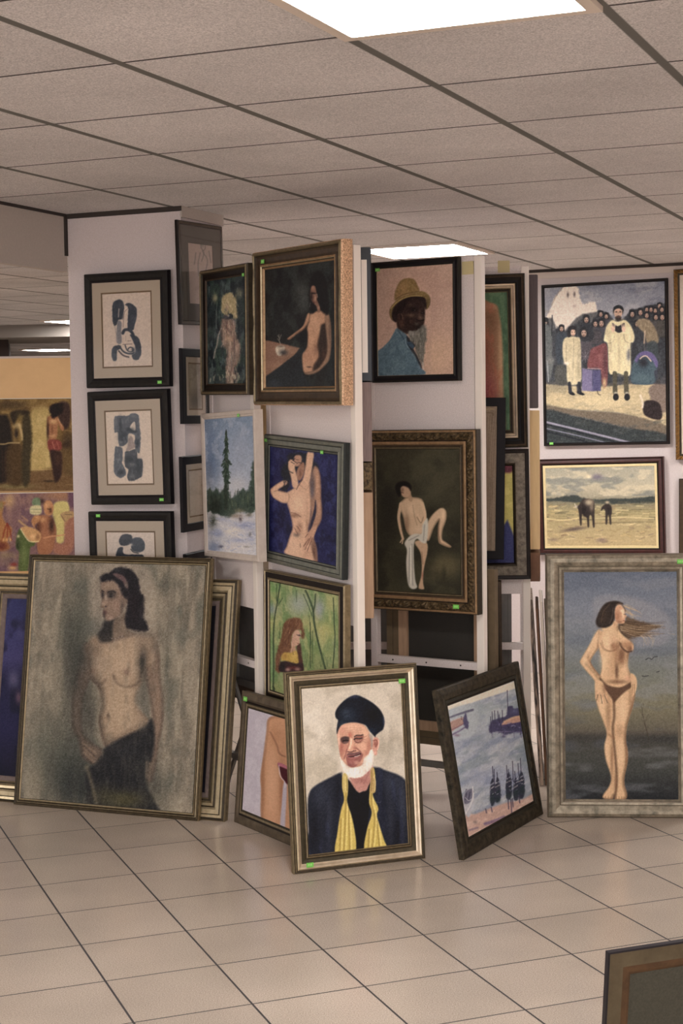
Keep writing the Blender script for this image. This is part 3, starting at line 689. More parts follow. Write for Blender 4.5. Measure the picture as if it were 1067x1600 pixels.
def art_harbor(a):
    c = crop(.3125, 640, 880)
    a.fill((170, 178, 190)); a.cloud((196, 200, 202), 12, 7, .45, .65, .6); a.cloud((140, 152, 178), 20, 9, .5, .7, .7); a.cloud((132, 150, 160), 30, 14, .5, .72, .5)
    c.e(a, 300, 760, 160, 60, (176, 190, 190), .5); c.e(a, 450, 1080, 160, 60, (146, 158, 190), .5); c.e(a, 330, 900, 100, 30, (134, 146, 172), .4)
    a.poly(c((170, 705), (540, 590), (545, 624), (185, 742)), (224, 214, 196), 1, smooth=False)
    a.dabs(90, (696, 1090, 840, 1250), [(190, 196, 206), (150, 160, 184), (204, 206, 208), (138, 148, 176)], 8, 1.6, -.3, .25, .4)
    ind = (78, 76, 112)
    # ships at left
    a.line(c((215, 780), (262, 756), (314, 738)), (112, 108, 128), 3, .8, .9); a.line(c((220, 772), (310, 742)), (84, 82, 104), 1.2, .6, .9)
    a.poly(c((202, 808), (255, 775), (285, 770), (280, 795), (236, 828), (212, 838)), (176, 136, 124), 1, .95)
    a.line(c((206, 835), (240, 830), (284, 800), (292, 765)), (96, 80, 112), 2.2, .8, .9); a.line(c((212, 860), (250, 832), (292, 818)), ind, 2.4, .9, .8)
    for x, y0, y1 in ((262, 768, 800), (274, 758, 800), (284, 760, 796), (291, 780, 835)): a.line(c((x, y0), (x + 3, y1)), ind, 1.6, .6, .9)
    # ships at right
    a.poly(c((398, 848), (404, 800), (430, 782), (480, 765), (490, 722), (512, 716), (520, 730), (545, 728), (550, 752), (570, 800), (572, 850), (530, 846), (480, 858), (440, 842)), ind, 1.2, .95, rough=1)
    a.poly(c((462, 802), (500, 780), (552, 764), (560, 790), (500, 806), (468, 815)), (206, 160, 138), 1, .95)
    a.line(c((462, 818), (520, 806), (565, 800)), (110, 92, 130), 1.8, .8, .9); a.line(c((430, 848), (500, 842), (570, 848)), (150, 140, 172), 1.4, .7, .7)
    for x, y0, y1 in ((487, 640, 730), (412, 745, 800), (424, 740, 800), (440, 742, 790), (462, 738, 790), (405, 770, 850), (447, 760, 800)): a.line(c((x, y0), (x + 3, y1)), (66, 62, 92), 1.1, .5, .95)
    for x in (470, 520, 555, 412): a.line(c((x, 850), (x + 2, 870)), (120, 116, 152), 2, 1, .6)
    c.e(a, 468, 868, 12, 5, ind, .7)
    # beach
    a.poly(c((280, 1262), (330, 1250), (400, 1222), (480, 1195), (560, 1178), (628, 1145), (655, 1180), (650, 1210), (430, 1320), (300, 1400)), (204, 170, 156), 1.6, clip=True)
    a.cloud((222, 196, 182), 12, 6, .5, .7, .7); a.line(c((380, 1300), (450, 1280), (540, 1240), (610, 1212)), (132, 104, 136), 4, 1.6, .75); a.line(c((300, 1330), (340, 1318)), (120, 96, 126), 2.5, 1, .6)
    a.line(c((310, 1370), (420, 1310)), (150, 118, 120), 2, 1, .5); a.noclip()
    # moored boats
    for x0, y0, wd, ht in ((413, 1085, 12, 120), (438, 1078, 15, 110), (494, 1055, 15, 120), (530, 1080, 14, 100), (556, 1050, 16, 120)):
        a.poly(c((x0, y0 - 10), (x0 + wd * .8, y0 + 20), (x0 + wd * 1.1, y0 + ht * .7), (x0 + wd * .6, y0 + ht), (x0 - wd * .6, y0 + ht), (x0 - wd, y0 + ht * .6), (x0 - wd * .7, y0 + 20)), (58, 64, 84), 1, .95, rough=.8)
        a.line(c((x0 - wd * .6, y0 + 22), (x0 + wd * .5, y0 + 12)), (170, 172, 184), 1.6, .7, .9); a.line(c((x0 - wd * .7, y0 + 40), (x0 + wd * .7, y0 + 30)), (206, 196, 192), 1.3, .6, .7)
        a.line(c((x0, y0 + ht * .6), (x0 + wd * .6, y0 + ht * .55)), (40, 70, 66), 2.5, 1, .7)
    for x, y0, y1 in ((414, 1015, 1090), (422, 1030, 1190), (436, 1045, 1100), (483, 1010, 1070), (492, 1030, 1160), (513, 990, 1090), (540, 1000, 1060), (552, 975, 1050), (524, 1040, 1100)): a.line(c((x, y0), (x + 4, y1)), (62, 58, 84), 1.1, .5, .95)
    for x, y0, y1 in ((490, 1170, 1225), (505, 1180, 1245), (512, 1175, 1215), (545, 1165, 1195), (380, 1225, 1245), (408, 1218, 1240)): a.line(c((x, y0), (x + 4, y1)), (86, 74, 100), 1.6, .6, .9)
    # white boat bottom left
    a.poly(c((268, 1170), (280, 1140), (300, 1128), (318, 1140), (322, 1175), (308, 1220), (298, 1255), (280, 1250), (272, 1210)), (206, 204, 206), 1.1, .95)
    a.line(c((285, 1130), (276, 1170), (295, 1190), (318, 1140)), (88, 84, 112), 2, .7, .9); a.line(c((276, 1200), (300, 1215), (316, 1190)), (110, 104, 124), 1.6, .7, .9); a.line(c((300, 1150), (296, 1210)), (70, 66, 90), 1.2, .5, .9)
    a.line(c((596, 1020), (604, 1060)), (70, 72, 104), 4, 1.2, .8)
    a.grain(6)
ART['harbor'] = art_harbor

def art_rnude(a):
    c = crop(.275, 820, 860)
    a.vgrad([(893, (104, 114, 132)), (950, (126, 132, 144)), (1010, (120, 126, 132)), (1060, (124, 126, 116)), (1105, (128, 122, 98)), (1140, (104, 98, 84)), (1152, (72, 70, 66)), (1170, (78, 78, 72)), (1200, (74, 76, 72)), (1252, (40, 43, 48))])
    a.cloud((144, 146, 152), 60, 18, .5, .7, .35); a.cloud((96, 104, 120), 60, 20, .55, .75, .3)
    c.e(a, 300, 1060, 120, 16, (66, 64, 60), .5); c.e(a, 800, 1070, 120, 18, (62, 62, 60), .5)
    a.line(c((704, 1075), (684, 1000), (668, 930), (660, 880)), (70, 62, 50), 1.1, .6, .8, .6)
    for l in (((672, 950), (650, 900)), ((678, 980), (700, 930)), ((665, 915), (672, 870)), ((684, 1000), (664, 960))): a.line(c(*l), (84, 76, 60), .7, .5, .7)
    for l in (((684, 622), (702, 613), (718, 620), (730, 608), (750, 604)), ((664, 714), (678, 716), (700, 712)), ((745, 692), (760, 688))): a.line(c(*l), (54, 54, 58), 1.2, .5, .8)
    skin = (214, 176, 134)
    # streaming hair
    a.poly(c((520, 400), (575, 390), (640, 394), (700, 412), (770, 428), (815, 452), (755, 448), (690, 462), (645, 492), (612, 515), (575, 505), (548, 475), (528, 440)), (112, 88, 64), 1.8, .95, rough=1.5)
    for y, x1, y1, cl in ((405, 790, 425, (170, 140, 104)), (415, 830, 465, (90, 68, 50)), (420, 760, 445, (150, 120, 88)), (430, 740, 470, (80, 60, 44)), (440, 700, 490, (160, 130, 96)), (450, 660, 520, (96, 74, 54)), (455, 640, 530, (170, 142, 110)), (400, 800, 410, (186, 160, 124)), (410, 850, 480, (180, 154, 120)), (430, 790, 500, (176, 150, 116)), (440, 720, 530, (170, 146, 114)), (395, 620, 370, (160, 130, 96)), (388, 600, 345, (170, 138, 104))):
        a.line(c((545, y), ((545 + x1) / 2, (y + y1) / 2 + 10), (x1, y1)), cl, 1.7, .7, .8, .4)
    # left arm
    a.poly(c((425, 448), (400, 478), (370, 535), (322, 618), (318, 640), (345, 678), (398, 742), (405, 790), (440, 775), (446, 740), (425, 712), (378, 645), (382, 612), (415, 560), (432, 500)), skin, 1.2, rim=(2.5, -1, 0, (140, 100, 72), .7))
    a.line(c((345, 640), (390, 690), (425, 735)), (158, 120, 88), 3, 2, .6); a.line(c((395, 500), (365, 570), (338, 622)), (232, 200, 160), 3, 2, .6)
    # body
    a.poly(c((425, 448), (470, 440), (500, 428), (502, 395), (530, 400), (530, 445), (560, 480), (608, 525), (614, 560), (592, 582), (586, 620), (583, 660), (597, 700), (612, 745), (626, 800), (616, 870), (592, 950), (577, 1010), (573, 1080), (584, 1140), (582, 1200), (566, 1280), (566, 1330), (580, 1385), (566, 1412), (515, 1412), (508, 1385), (498, 1408), (450, 1405), (446, 1385), (480, 1335), (490, 1280), (462, 1190), (452, 1110), (466, 1040), (446, 970), (412, 880), (400, 810), (405, 760), (430, 705), (440, 640), (430, 590), (418, 540), (418, 490)), skin, 1.1, clip=True, rim=(3.5, -1.5, 0, (120, 84, 60), .75))
    sh = (150, 108, 78); dk = (92, 64, 48)
    a.line(c((505, 840), (508, 940), (500, 1000), (505, 1080), (515, 1180), (522, 1300), (512, 1400)), dk, 3, 1.8, .85)
    c.e(a, 545, 600, 22, 46, sh, .8); c.e(a, 515, 650, 26, 70, (186, 144, 106), .5); c.e(a, 590, 700, 12, 60, (188, 146, 108), .6)
    a.line(c((522, 580), (516, 640), (522, 720)), (170, 126, 92), 1.6, 1.5, .7); c.e(a, 518, 742, 40, 12, (190, 148, 112), .6)
    c.e(a, 488, 525, 40, 42, (230, 194, 152), .8); c.e(a, 588, 535, 24, 30, (202, 160, 120), .7)
    a.line(c((432, 530), (448, 562), (485, 574), (520, 562), (538, 530)), sh, 2, 1.2, .8); a.line(c((545, 530), (560, 565), (590, 582), (610, 572)), dk, 2, 1.2, .8)
    c.e(a, 525, 540, 10, 36, sh, .6); c.e(a, 500, 538, 10, 12, (186, 132, 98), .8); c.e(a, 604, 558, 7, 9, (160, 108, 80), .7)
    c.e(a, 430, 480, 12, 40, (196, 152, 112), .6); a.line(c((440, 600), (450, 660), (436, 720)), (228, 192, 150), 3, 2, .6)
    c.e(a, 440, 860, 14, 90, (230, 196, 154), .6); c.e(a, 475, 930, 14, 120, sh, .55); c.e(a, 600, 860, 12, 100, sh, .5); c.e(a, 555, 900, 20, 110, (232, 198, 158), .5)
    c.e(a, 540, 1030, 24, 36, (176, 132, 98), .6); c.e(a, 545, 1150, 14, 90, (226, 190, 150), .6); c.e(a, 575, 1150, 8, 110, sh, .6); c.e(a, 470, 1120, 12, 80, (226, 190, 150), .5); c.e(a, 495, 1180, 9, 110, sh, .7)
    a.line(c((480, 1045), (500, 1060)), sh, 3, 2, .6); c.e(a, 515, 1310, 10, 50, sh, .6)
    # dark brief
    a.poly(c((428, 722), (470, 764), (540, 778), (604, 748), (608, 772), (565, 806), (530, 840), (508, 862), (492, 838), (455, 790), (430, 760)), (96, 68, 50), 1.4, .92)
    a.noclip()
    for x in (458, 475, 490, 520, 535, 550, 562): a.line(c((x, 1396), (x, 1410)), sh, 1, .6, .7)
    # hands
    a.poly(c((402, 745), (440, 745), (455, 790), (450, 830), (420, 835), (402, 800)), skin, 1.1)
    for l in (((410, 800), (404, 838)), ((425, 810), (420, 858)), ((440, 810), (458, 872)), ((448, 795), (482, 862)), ((440, 770), (468, 810))): a.line(c(*l), (206, 164, 124), 3, .7, 1, 1.6); 
    for l in (((416, 820), (410, 850)), ((432, 820), (440, 868)), ((452, 820), (470, 866))): a.line(c(*l), dk, 1, .6, .8)
    a.poly(c((600, 700), (625, 712), (636, 745), (632, 790), (618, 822), (606, 826), (604, 780), (600, 740)), skin, 1.0)
    for l in (((612, 760), (608, 820)), ((622, 760), (620, 812))): a.line(c(*l), sh, 1, .6, .8)
    # head
    a.poly(c((510, 335), (535, 308), (556, 322), (566, 345), (578, 372), (566, 384), (570, 402), (552, 416), (525, 412), (508, 392)), (206, 164, 126), 1.0)
    a.line(c((548, 345), (562, 348)), (84, 58, 46), 1.2, .5, .9); a.line(c((560, 392), (568, 394)), (150, 76, 62), 1.4, .5, .9); a.line(c((515, 400), (545, 415)), sh, 2, 1, .7); c.e(a, 530, 360, 14, 26, (176, 132, 98), .5)
    a.poly(c((405, 415), (410, 362), (438, 314), (480, 290), (528, 292), (562, 308), (580, 335), (548, 318), (524, 328), (514, 365), (506, 410), (478, 438), (440, 442), (415, 437)), (60, 44, 36), 1.6, rough=1.2)
    a.line(c((430, 400), (440, 345), (480, 310), (520, 305)), (120, 92, 66), 2, 1.4, .6); a.line(c((450, 420), (470, 360), (500, 325)), (100, 76, 56), 1.4, 1, .6)
    a.line(c((540, 305), (580, 330), (600, 350)), (190, 156, 116), 1.6, .8, .8); a.line(c((530, 298), (565, 312), (590, 325)), (150, 118, 86), 1.4, .8, .8)
    a.grain(4)
ART['rnude'] = art_rnude

def art_knee(a):
    c = crop(.25, 340, 880)
    a.fill((188, 178, 188)); a.cloud((198, 190, 198), 8, 8, .45, .6, .6)
    a.poly(c((322, 972), (420, 960), (640, 960), (640, 1700), (560, 1760), (300, 1640), (272, 1560), (274, 1420), (270, 1330), (288, 1200), (306, 1060)), (200, 148, 112), 1.4, clip=True, rim=(5, 0, 0, (140, 94, 68), .7))
    c.e(a, 340, 1380, 34, 200, (218, 168, 132), .8); c.e(a, 360, 1080, 40, 60, (186, 134, 98), .7); c.e(a, 284, 1350, 12, 260, (160, 108, 76), .6); c.e(a, 400, 1420, 16, 160, (158, 104, 76), .6)
    a.line(c((330, 1060), (370, 1140), (385, 1190), (420, 1210)), (140, 92, 68), 2, 1.2, .7); a.noclip()
    a.poly(c((412, 1372), (432, 1372), (424, 1560), (416, 1680), (390, 1660), (400, 1500)), (186, 176, 188), 1)
    a.poly(c((378, 1252), (440, 1282), (452, 1380), (430, 1376), (404, 1345), (388, 1296)), (88, 26, 42), 1)
    a.poly(c((376, 1248), (400, 1252), (446, 1278), (440, 1290), (400, 1274), (380, 1266)), (190, 112, 130), .9)
    a.line(c((382, 1266), (392, 1330), (418, 1366), (420, 1400)), (226, 216, 222), 1.4, .6, .8)
    a.grain(5)
ART['knee'] = art_knee

def art_gold(a):
    c = crop(.2812, 280, 330)
    a.fill((40, 40, 40)); a.cloud((54, 58, 56), 14, 30, .45, .7, .8); a.cloud((28, 28, 30), 20, 20, .5, .7, .7)
    c.e(a, 690, 500, 50, 110, (78, 82, 76), .5)
    a.poly(c((460, 716), (560, 728), (676, 760), (600, 826), (470, 945)), (156, 116, 94), 1.4, smooth=False, clip=True)
    c.e(a, 560, 760, 80, 20, (176, 136, 110), .6); a.line(c((480, 800), (560, 790), (640, 770)), (132, 96, 78), 3, 2, .4); a.noclip()
    a.poly(c((470, 945), (600, 826), (676, 762), (690, 800), (690, 900), (640, 975), (470, 980)), (50, 52, 58), 1.6)
    a.poly(c((536, 762), (545, 752), (578, 752), (588, 764), (578, 794), (548, 797)), (196, 180, 158), .9); c.e(a, 582, 786, 16, 10, (70, 58, 52), .8); c.e(a, 560, 757, 16, 5, (90, 78, 68), .8)
    for l in (((560, 750), (552, 715), (556, 685)), ((560, 750), (564, 710), (560, 680)), ((556, 720), (545, 700)), ((562, 715), (572, 705))): a.line(c(*l), (150, 134, 116), .9, .5, .8)
    skin = (190, 142, 110)
    a.line(c((716, 590), (695, 632), (655, 682), (605, 712)), skin, 6, 1.0, 1, 2.6); a.line(c((706, 625), (660, 690), (610, 716)), (96, 68, 52), 1.6, 1, .7)
    a.poly(c((716, 580), (760, 556), (800, 566), (832, 590), (820, 632), (796, 650), (784, 700), (768, 750), (748, 800), (758, 850), (738, 880), (700, 890), (686, 850), (688, 790), (706, 745), (716, 695), (710, 640)), skin, 1.4, clip=True, rim=(3.5, -1.5, 0, (84, 60, 48), .8))
    c.e(a, 802, 700, 26, 90, (74, 52, 42), .9); c.e(a, 740, 610, 22, 46, (212, 166, 132), .7); c.e(a, 765, 660, 18, 26, (208, 160, 126), .6); c.e(a, 715, 840, 20, 40, (176, 128, 98), .6); c.e(a, 770, 800, 22, 50, (84, 60, 48), .8); a.noclip()
    a.line(c((822, 590), (838, 660), (836, 760), (820, 830), (782, 876), (716, 884)), (170, 124, 96), 5.2, 1.2, .95, 3.4)
    a.line(c((828, 640), (830, 760), (808, 840)), (96, 70, 56), 1.8, 1.2, .6); c.e(a, 735, 896, 44, 12, (176, 138, 106), .8); c.e(a, 790, 880, 40, 14, (60, 52, 46), .6)
    a.poly(c((722, 440), (728, 380), (748, 345), (778, 334), (810, 352), (830, 410), (836, 490), (826, 560), (790, 566), (768, 530), (756, 560), (730, 572), (720, 510)), (30, 26, 26), 2)
    a.poly(c((730, 424), (748, 416), (758, 445), (768, 490), (762, 520), (744, 520), (730, 475)), (158, 112, 86), 1.0, .95)
    a.line(c((734, 448), (750, 445)), (54, 36, 32), 1.4, .6, .9); a.line(c((742, 500), (756, 500)), (110, 50, 44), 1.2, .5, .9); c.e(a, 752, 480, 5, 12, (196, 150, 120), .7)
    a.line(c((762, 520), (772, 570)), (180, 134, 104), 4, 1.2, .9); a.grain(4)
ART['gold'] = art_gold

def art_fig(a):
    c = crop(.2187, 280, 330)
    a.fill((66, 74, 74)); a.cloud((40, 48, 54), 10, 24, .45, .65, .8); a.cloud((104, 118, 118), 6, 14, .52, .7, .7)
    pal = [(48, 60, 66), (86, 100, 100), (130, 140, 130), (70, 84, 74), (40, 44, 50), (108, 104, 88)]
    a.dabs(160, (322, 435, 392, 605), pal, 11, 1.8, 1.4, .5, .6)
    a.poly(c((305, 740), (330, 700), (400, 720), (415, 830), (440, 930), (430, 1080), (420, 1230), (330, 1240), (310, 1060), (270, 980), (290, 850)), (160, 134, 116), 3, .75, rough=3)
    a.dabs(70, (342, 488, 372, 600), [(186, 160, 138), (206, 184, 160), (150, 116, 104), (120, 110, 108), (178, 140, 120)], 10, 1.8, 1.5, .35, .7)
    a.line(c((300, 840), (278, 920), (258, 1000)), (190, 176, 156), 2.4, 1.2, .8); a.line(c((410, 860), (432, 930), (440, 1000)), (176, 152, 132), 3, 1.4, .7)
    for l in (((300, 820), (285, 1000)), ((345, 960), (320, 1080)), ((385, 760), (360, 860)), ((330, 760), (310, 800))): a.line(c(*l), (66, 58, 62), 1.4, 1, .7)
    a.poly(c((305, 640), (330, 595), (370, 590), (408, 630), (415, 740), (395, 770), (370, 720), (330, 730), (305, 700)), (194, 174, 118), 2, .95, rough=2)
    a.dabs(40, (346, 460, 371, 496), [(214, 198, 144), (164, 142, 90), (226, 212, 168)], 9, 1.5, 1.3, .4, .8)
    c.e(a, 335, 740, 20, 26, (120, 96, 92), .7); a.dabs(26, (324, 560, 392, 604), [(190, 176, 140), (90, 96, 80), (160, 150, 116)], 10, 1.8, 1.5, .3, .6)
    c.e(a, 430, 585, 20, 36, (190, 176, 130), .5); c.e(a, 255, 620, 16, 30, (186, 176, 136), .6); a.grain(6)
ART['fig'] = art_fig

def art_snow(a):
    c = crop(.2812, 280, 620)
    a.vgrad([(650, (126, 146, 172)), (700, (150, 164, 184)), (770, (182, 184, 192)), (800, (196, 194, 196)), (870, (206, 206, 212))])
    a.cloud((112, 134, 164), 14, 26, .5, .7, .5); a.cloud((200, 200, 204), 16, 20, .55, .75, .5)
    G = (48, 62, 52)
    a.poly(c((150, 560), (185, 508), (200, 540), (215, 520), (235, 566), (300, 570), (320, 540), (345, 508), (365, 528), (385, 500), (398, 430), (410, 362), (420, 430), (440, 500), (450, 640), (440, 690), (150, 690)), (70, 82, 70), 2, .95, rough=3)
    a.dabs(120, (324, 765, 410, 812), [G, (88, 98, 80), (60, 76, 62), (106, 112, 92)], 8, 1.6, 1.57, .2, .7)
    a.poly(c((259, 178), (268, 226), (274, 262), (282, 300), (276, 310), (294, 352), (284, 366), (290, 400), (280, 412), (297, 462), (272, 480), (272, 540), (280, 640), (250, 640), (246, 560), (250, 490), (228, 470), (242, 424), (226, 400), (240, 366), (222, 340), (242, 300), (240, 276), (252, 236)), G, .9, 1, smooth=False, rough=1.6)
    a.dabs(50, (344, 690, 361, 755), [(36, 50, 42), (74, 92, 72), (56, 74, 60)], 6, 1.4, .5, .6, .8)
    a.poly(c((150, 640), (200, 660), (260, 668), (300, 660), (330, 640), (380, 660), (440, 640), (450, 960), (150, 960)), (206, 204, 208), 2, .95, rough=3)
    a.dabs(150, (324, 802, 410, 870), [(222, 218, 216), (150, 162, 194), (186, 192, 208), (232, 228, 224), (168, 176, 202)], 8, 2.2, .2, .7, .65)
    for x, y, r in ((340, 668, 16), (300, 660, 10), (320, 650, 10), (395, 765, 8), (360, 690, 7)): c.e(a, x, y, r, r * .8, (112, 92, 76), .7)
    c.e(a, 185, 690, 22, 40, (70, 80, 62), .8); c.e(a, 200, 835, 26, 26, (110, 128, 168), .6); c.e(a, 225, 760, 26, 20, (130, 144, 180), .6); c.e(a, 380, 740, 40, 26, (140, 154, 190), .6); c.e(a, 250, 780, 50, 24, (226, 222, 218), .7); a.grain(5)
ART['snow'] = art_snow

def art_blue(a):
    c = crop(.2812, 280, 620)
    a.fill((46, 48, 94)); a.cloud((64, 66, 118), 8, 14, .45, .65, .7); a.cloud((34, 34, 70), 12, 12, .5, .7, .7)
    a.dabs(120, (424, 700, 536, 884), [(60, 64, 120), (38, 40, 80), (76, 78, 130)], 6, 1.6, 1.2, .6, .4)
    m1 = (184, 140, 114); w1 = (222, 180, 152)
    a.poly(c((715, 330), (750, 365), (780, 410), (790, 500), (784, 560), (796, 650), (775, 730), (745, 790), (765, 860), (770, 930), (700, 900), (700, 560), (710, 470)), m1, 1.6, clip=True, rim=(3, 0, 0, (110, 78, 68), .75))
    c.e(a, 745, 600, 12, 110, (96, 78, 82), .8); c.e(a, 760, 880, 16, 60, (120, 82, 70), .7); c.e(a, 776, 520, 10, 90, (206, 162, 134), .6); a.noclip()
    a.poly(c((585, 470), (580, 380), (610, 325), (660, 308), (705, 325), (725, 380), (700, 430), (660, 470), (630, 520), (590, 525)), (48, 46, 56), 2, rough=2)
    c.e(a, 690, 385, 18, 34, (150, 112, 94), .9); c.e(a, 650, 365, 24, 24, (176, 130, 108), .8)
    a.poly(c((600, 530), (640, 495), (700, 480), (725, 520), (732, 600), (722, 690), (738, 770), (765, 850), (772, 930), (560, 880), (596, 830), (606, 780), (642, 730), (624, 665), (600, 600)), w1, 1.5, clip=True, rim=(3, 0, 0, (168, 120, 98), .75))
    c.e(a, 650, 690, 30, 40, (196, 150, 122), .6); c.e(a, 720, 700, 10, 120, (176, 128, 104), .6); c.e(a, 640, 600, 30, 50, (236, 198, 170), .6); c.e(a, 735, 880, 18, 50, (160, 112, 92), .6); a.line(c((622, 640), (650, 660), (690, 650)), (180, 128, 104), 1.6, 1.2, .7)
    c.e(a, 675, 830, 4, 7, (150, 100, 84), .8); a.noclip()
    a.poly(c((507, 525), (525, 492), (575, 468), (598, 480), (590, 505), (560, 525), (605, 545), (612, 590), (560, 585), (520, 555)), w1, 1.2); a.line(c((530, 530), (570, 530), (600, 550)), (176, 128, 104), 1.4, 1, .7)
    a.poly(c((716, 315), (746, 318), (744, 400), (728, 480), (690, 520), (660, 500), (635, 470), (612, 400), (606, 368), (628, 358), (650, 410), (676, 470), (696, 440), (706, 380)), w1, 1.2)
    a.line(c((700, 440), (680, 480)), (150, 106, 88), 1.4, .8, .8); a.line(c((612, 380), (630, 430), (655, 480)), (186, 138, 112), 1.2, .8, .7)
    for l in (((640, 710), (640, 770)), ((652, 712), (655, 776)), ((664, 715), (668, 765)), ((715, 770), (690, 830)), ((728, 778), (705, 845)), ((740, 785), (722, 850))): a.line(c(*l), (146, 98, 80), 1.2, .7, .8)
    for l in (((560, 460), (590, 430)), ((575, 500), (598, 470)), ((600, 350), (580, 400)), ((640, 320), (690, 330)), ((585, 400), (576, 480))): a.line(c(*l), (60, 62, 84), 1.4, .8, .8)
    a.grain(6)
ART['blue'] = art_blue

def art_lady(a):
    c = crop(.3376, 340, 860)
    a.fill((140, 150, 92)); a.cloud((104, 134, 78), 12, 20, .45, .65, .8); a.cloud((176, 168, 96), 12, 22, .5, .7, .8); a.cloud((160, 168, 150), 12, 12, .58, .72, .6)
    for x, y, rx, ry, cl in ((380, 245, 40, 40, (166, 170, 176)), (470, 275, 34, 40, (160, 164, 172)), (480, 385, 60, 60, (196, 178, 96)), (260, 330, 24, 60, (190, 178, 96)), (255, 220, 30, 50, (120, 156, 84)), (400, 450, 60, 60, (166, 168, 96)), (250, 600, 24, 100, (120, 130, 70)), (520, 480, 30, 70, (140, 150, 84))): c.e(a, x, y, rx, ry, cl, .65)
    a.dabs(120, (421, 905, 540, 1110), [(120, 148, 80), (186, 184, 110), (96, 118, 66), (170, 176, 140)], 7, 1.6, 1.4, .5, .45)
    K = (66, 78, 54)
    for l, w in ((((290, 150), (272, 240), (262, 380), (260, 520), (262, 700)), 2), (((395, 180), (425, 260), (445, 340), (462, 430), (500, 550)), 2.6), (((458, 190), (442, 260), (440, 300)), 1.6), (((440, 300), (400, 400), (425, 560)), 1), (((555, 230), (545, 380), (540, 560)), 2), (((415, 380), (425, 540)), 1.2), (((500, 400), (520, 560)), 1), (((300, 180), (330, 240)), 1)): a.line(c(*l), K, w, .8, .85)
    a.poly(c((276, 560), (272, 480), (290, 390), (318, 335), (350, 316), (385, 322), (406, 370), (396, 412), (378, 440), (386, 480), (398, 545), (400, 620), (280, 620)), (116, 78, 54), 2, rough=2.4)
    a.dabs(60, (434, 975, 472, 1045), [(150, 104, 68), (88, 58, 42), (172, 128, 84)], 8, 1.3, 1.3, .4, .7)
    a.poly(c((345, 385), (372, 368), (392, 385), (386, 402), (390, 412), (378, 430), (366, 446), (346, 448), (338, 420)), (208, 168, 142), 1)
    a.line(c((370, 396), (384, 398)), (70, 48, 40), 1.2, .5, .9); a.line(c((376, 424), (384, 424)), (150, 70, 60), 1.2, .5, .9); a.line(c((344, 450), (352, 480)), (196, 152, 126), 4, 1, .9)
    a.poly(c((302, 500), (330, 468), (358, 462), (382, 500), (388, 528), (298, 528)), (196, 158, 66), 1.2, rough=1); a.line(c((345, 460), (355, 500)), (150, 110, 44), 1.6, 1, .7)
    a.poly(c((288, 528), (390, 526), (392, 560), (370, 575), (290, 580)), (62, 42, 38), 1.2, rough=1.5); c.e(a, 325, 550, 14, 10, (176, 130, 112), .8); c.e(a, 375, 548, 10, 14, (150, 66, 56), .7)
    a.grain(6)
ART['lady'] = art_lady

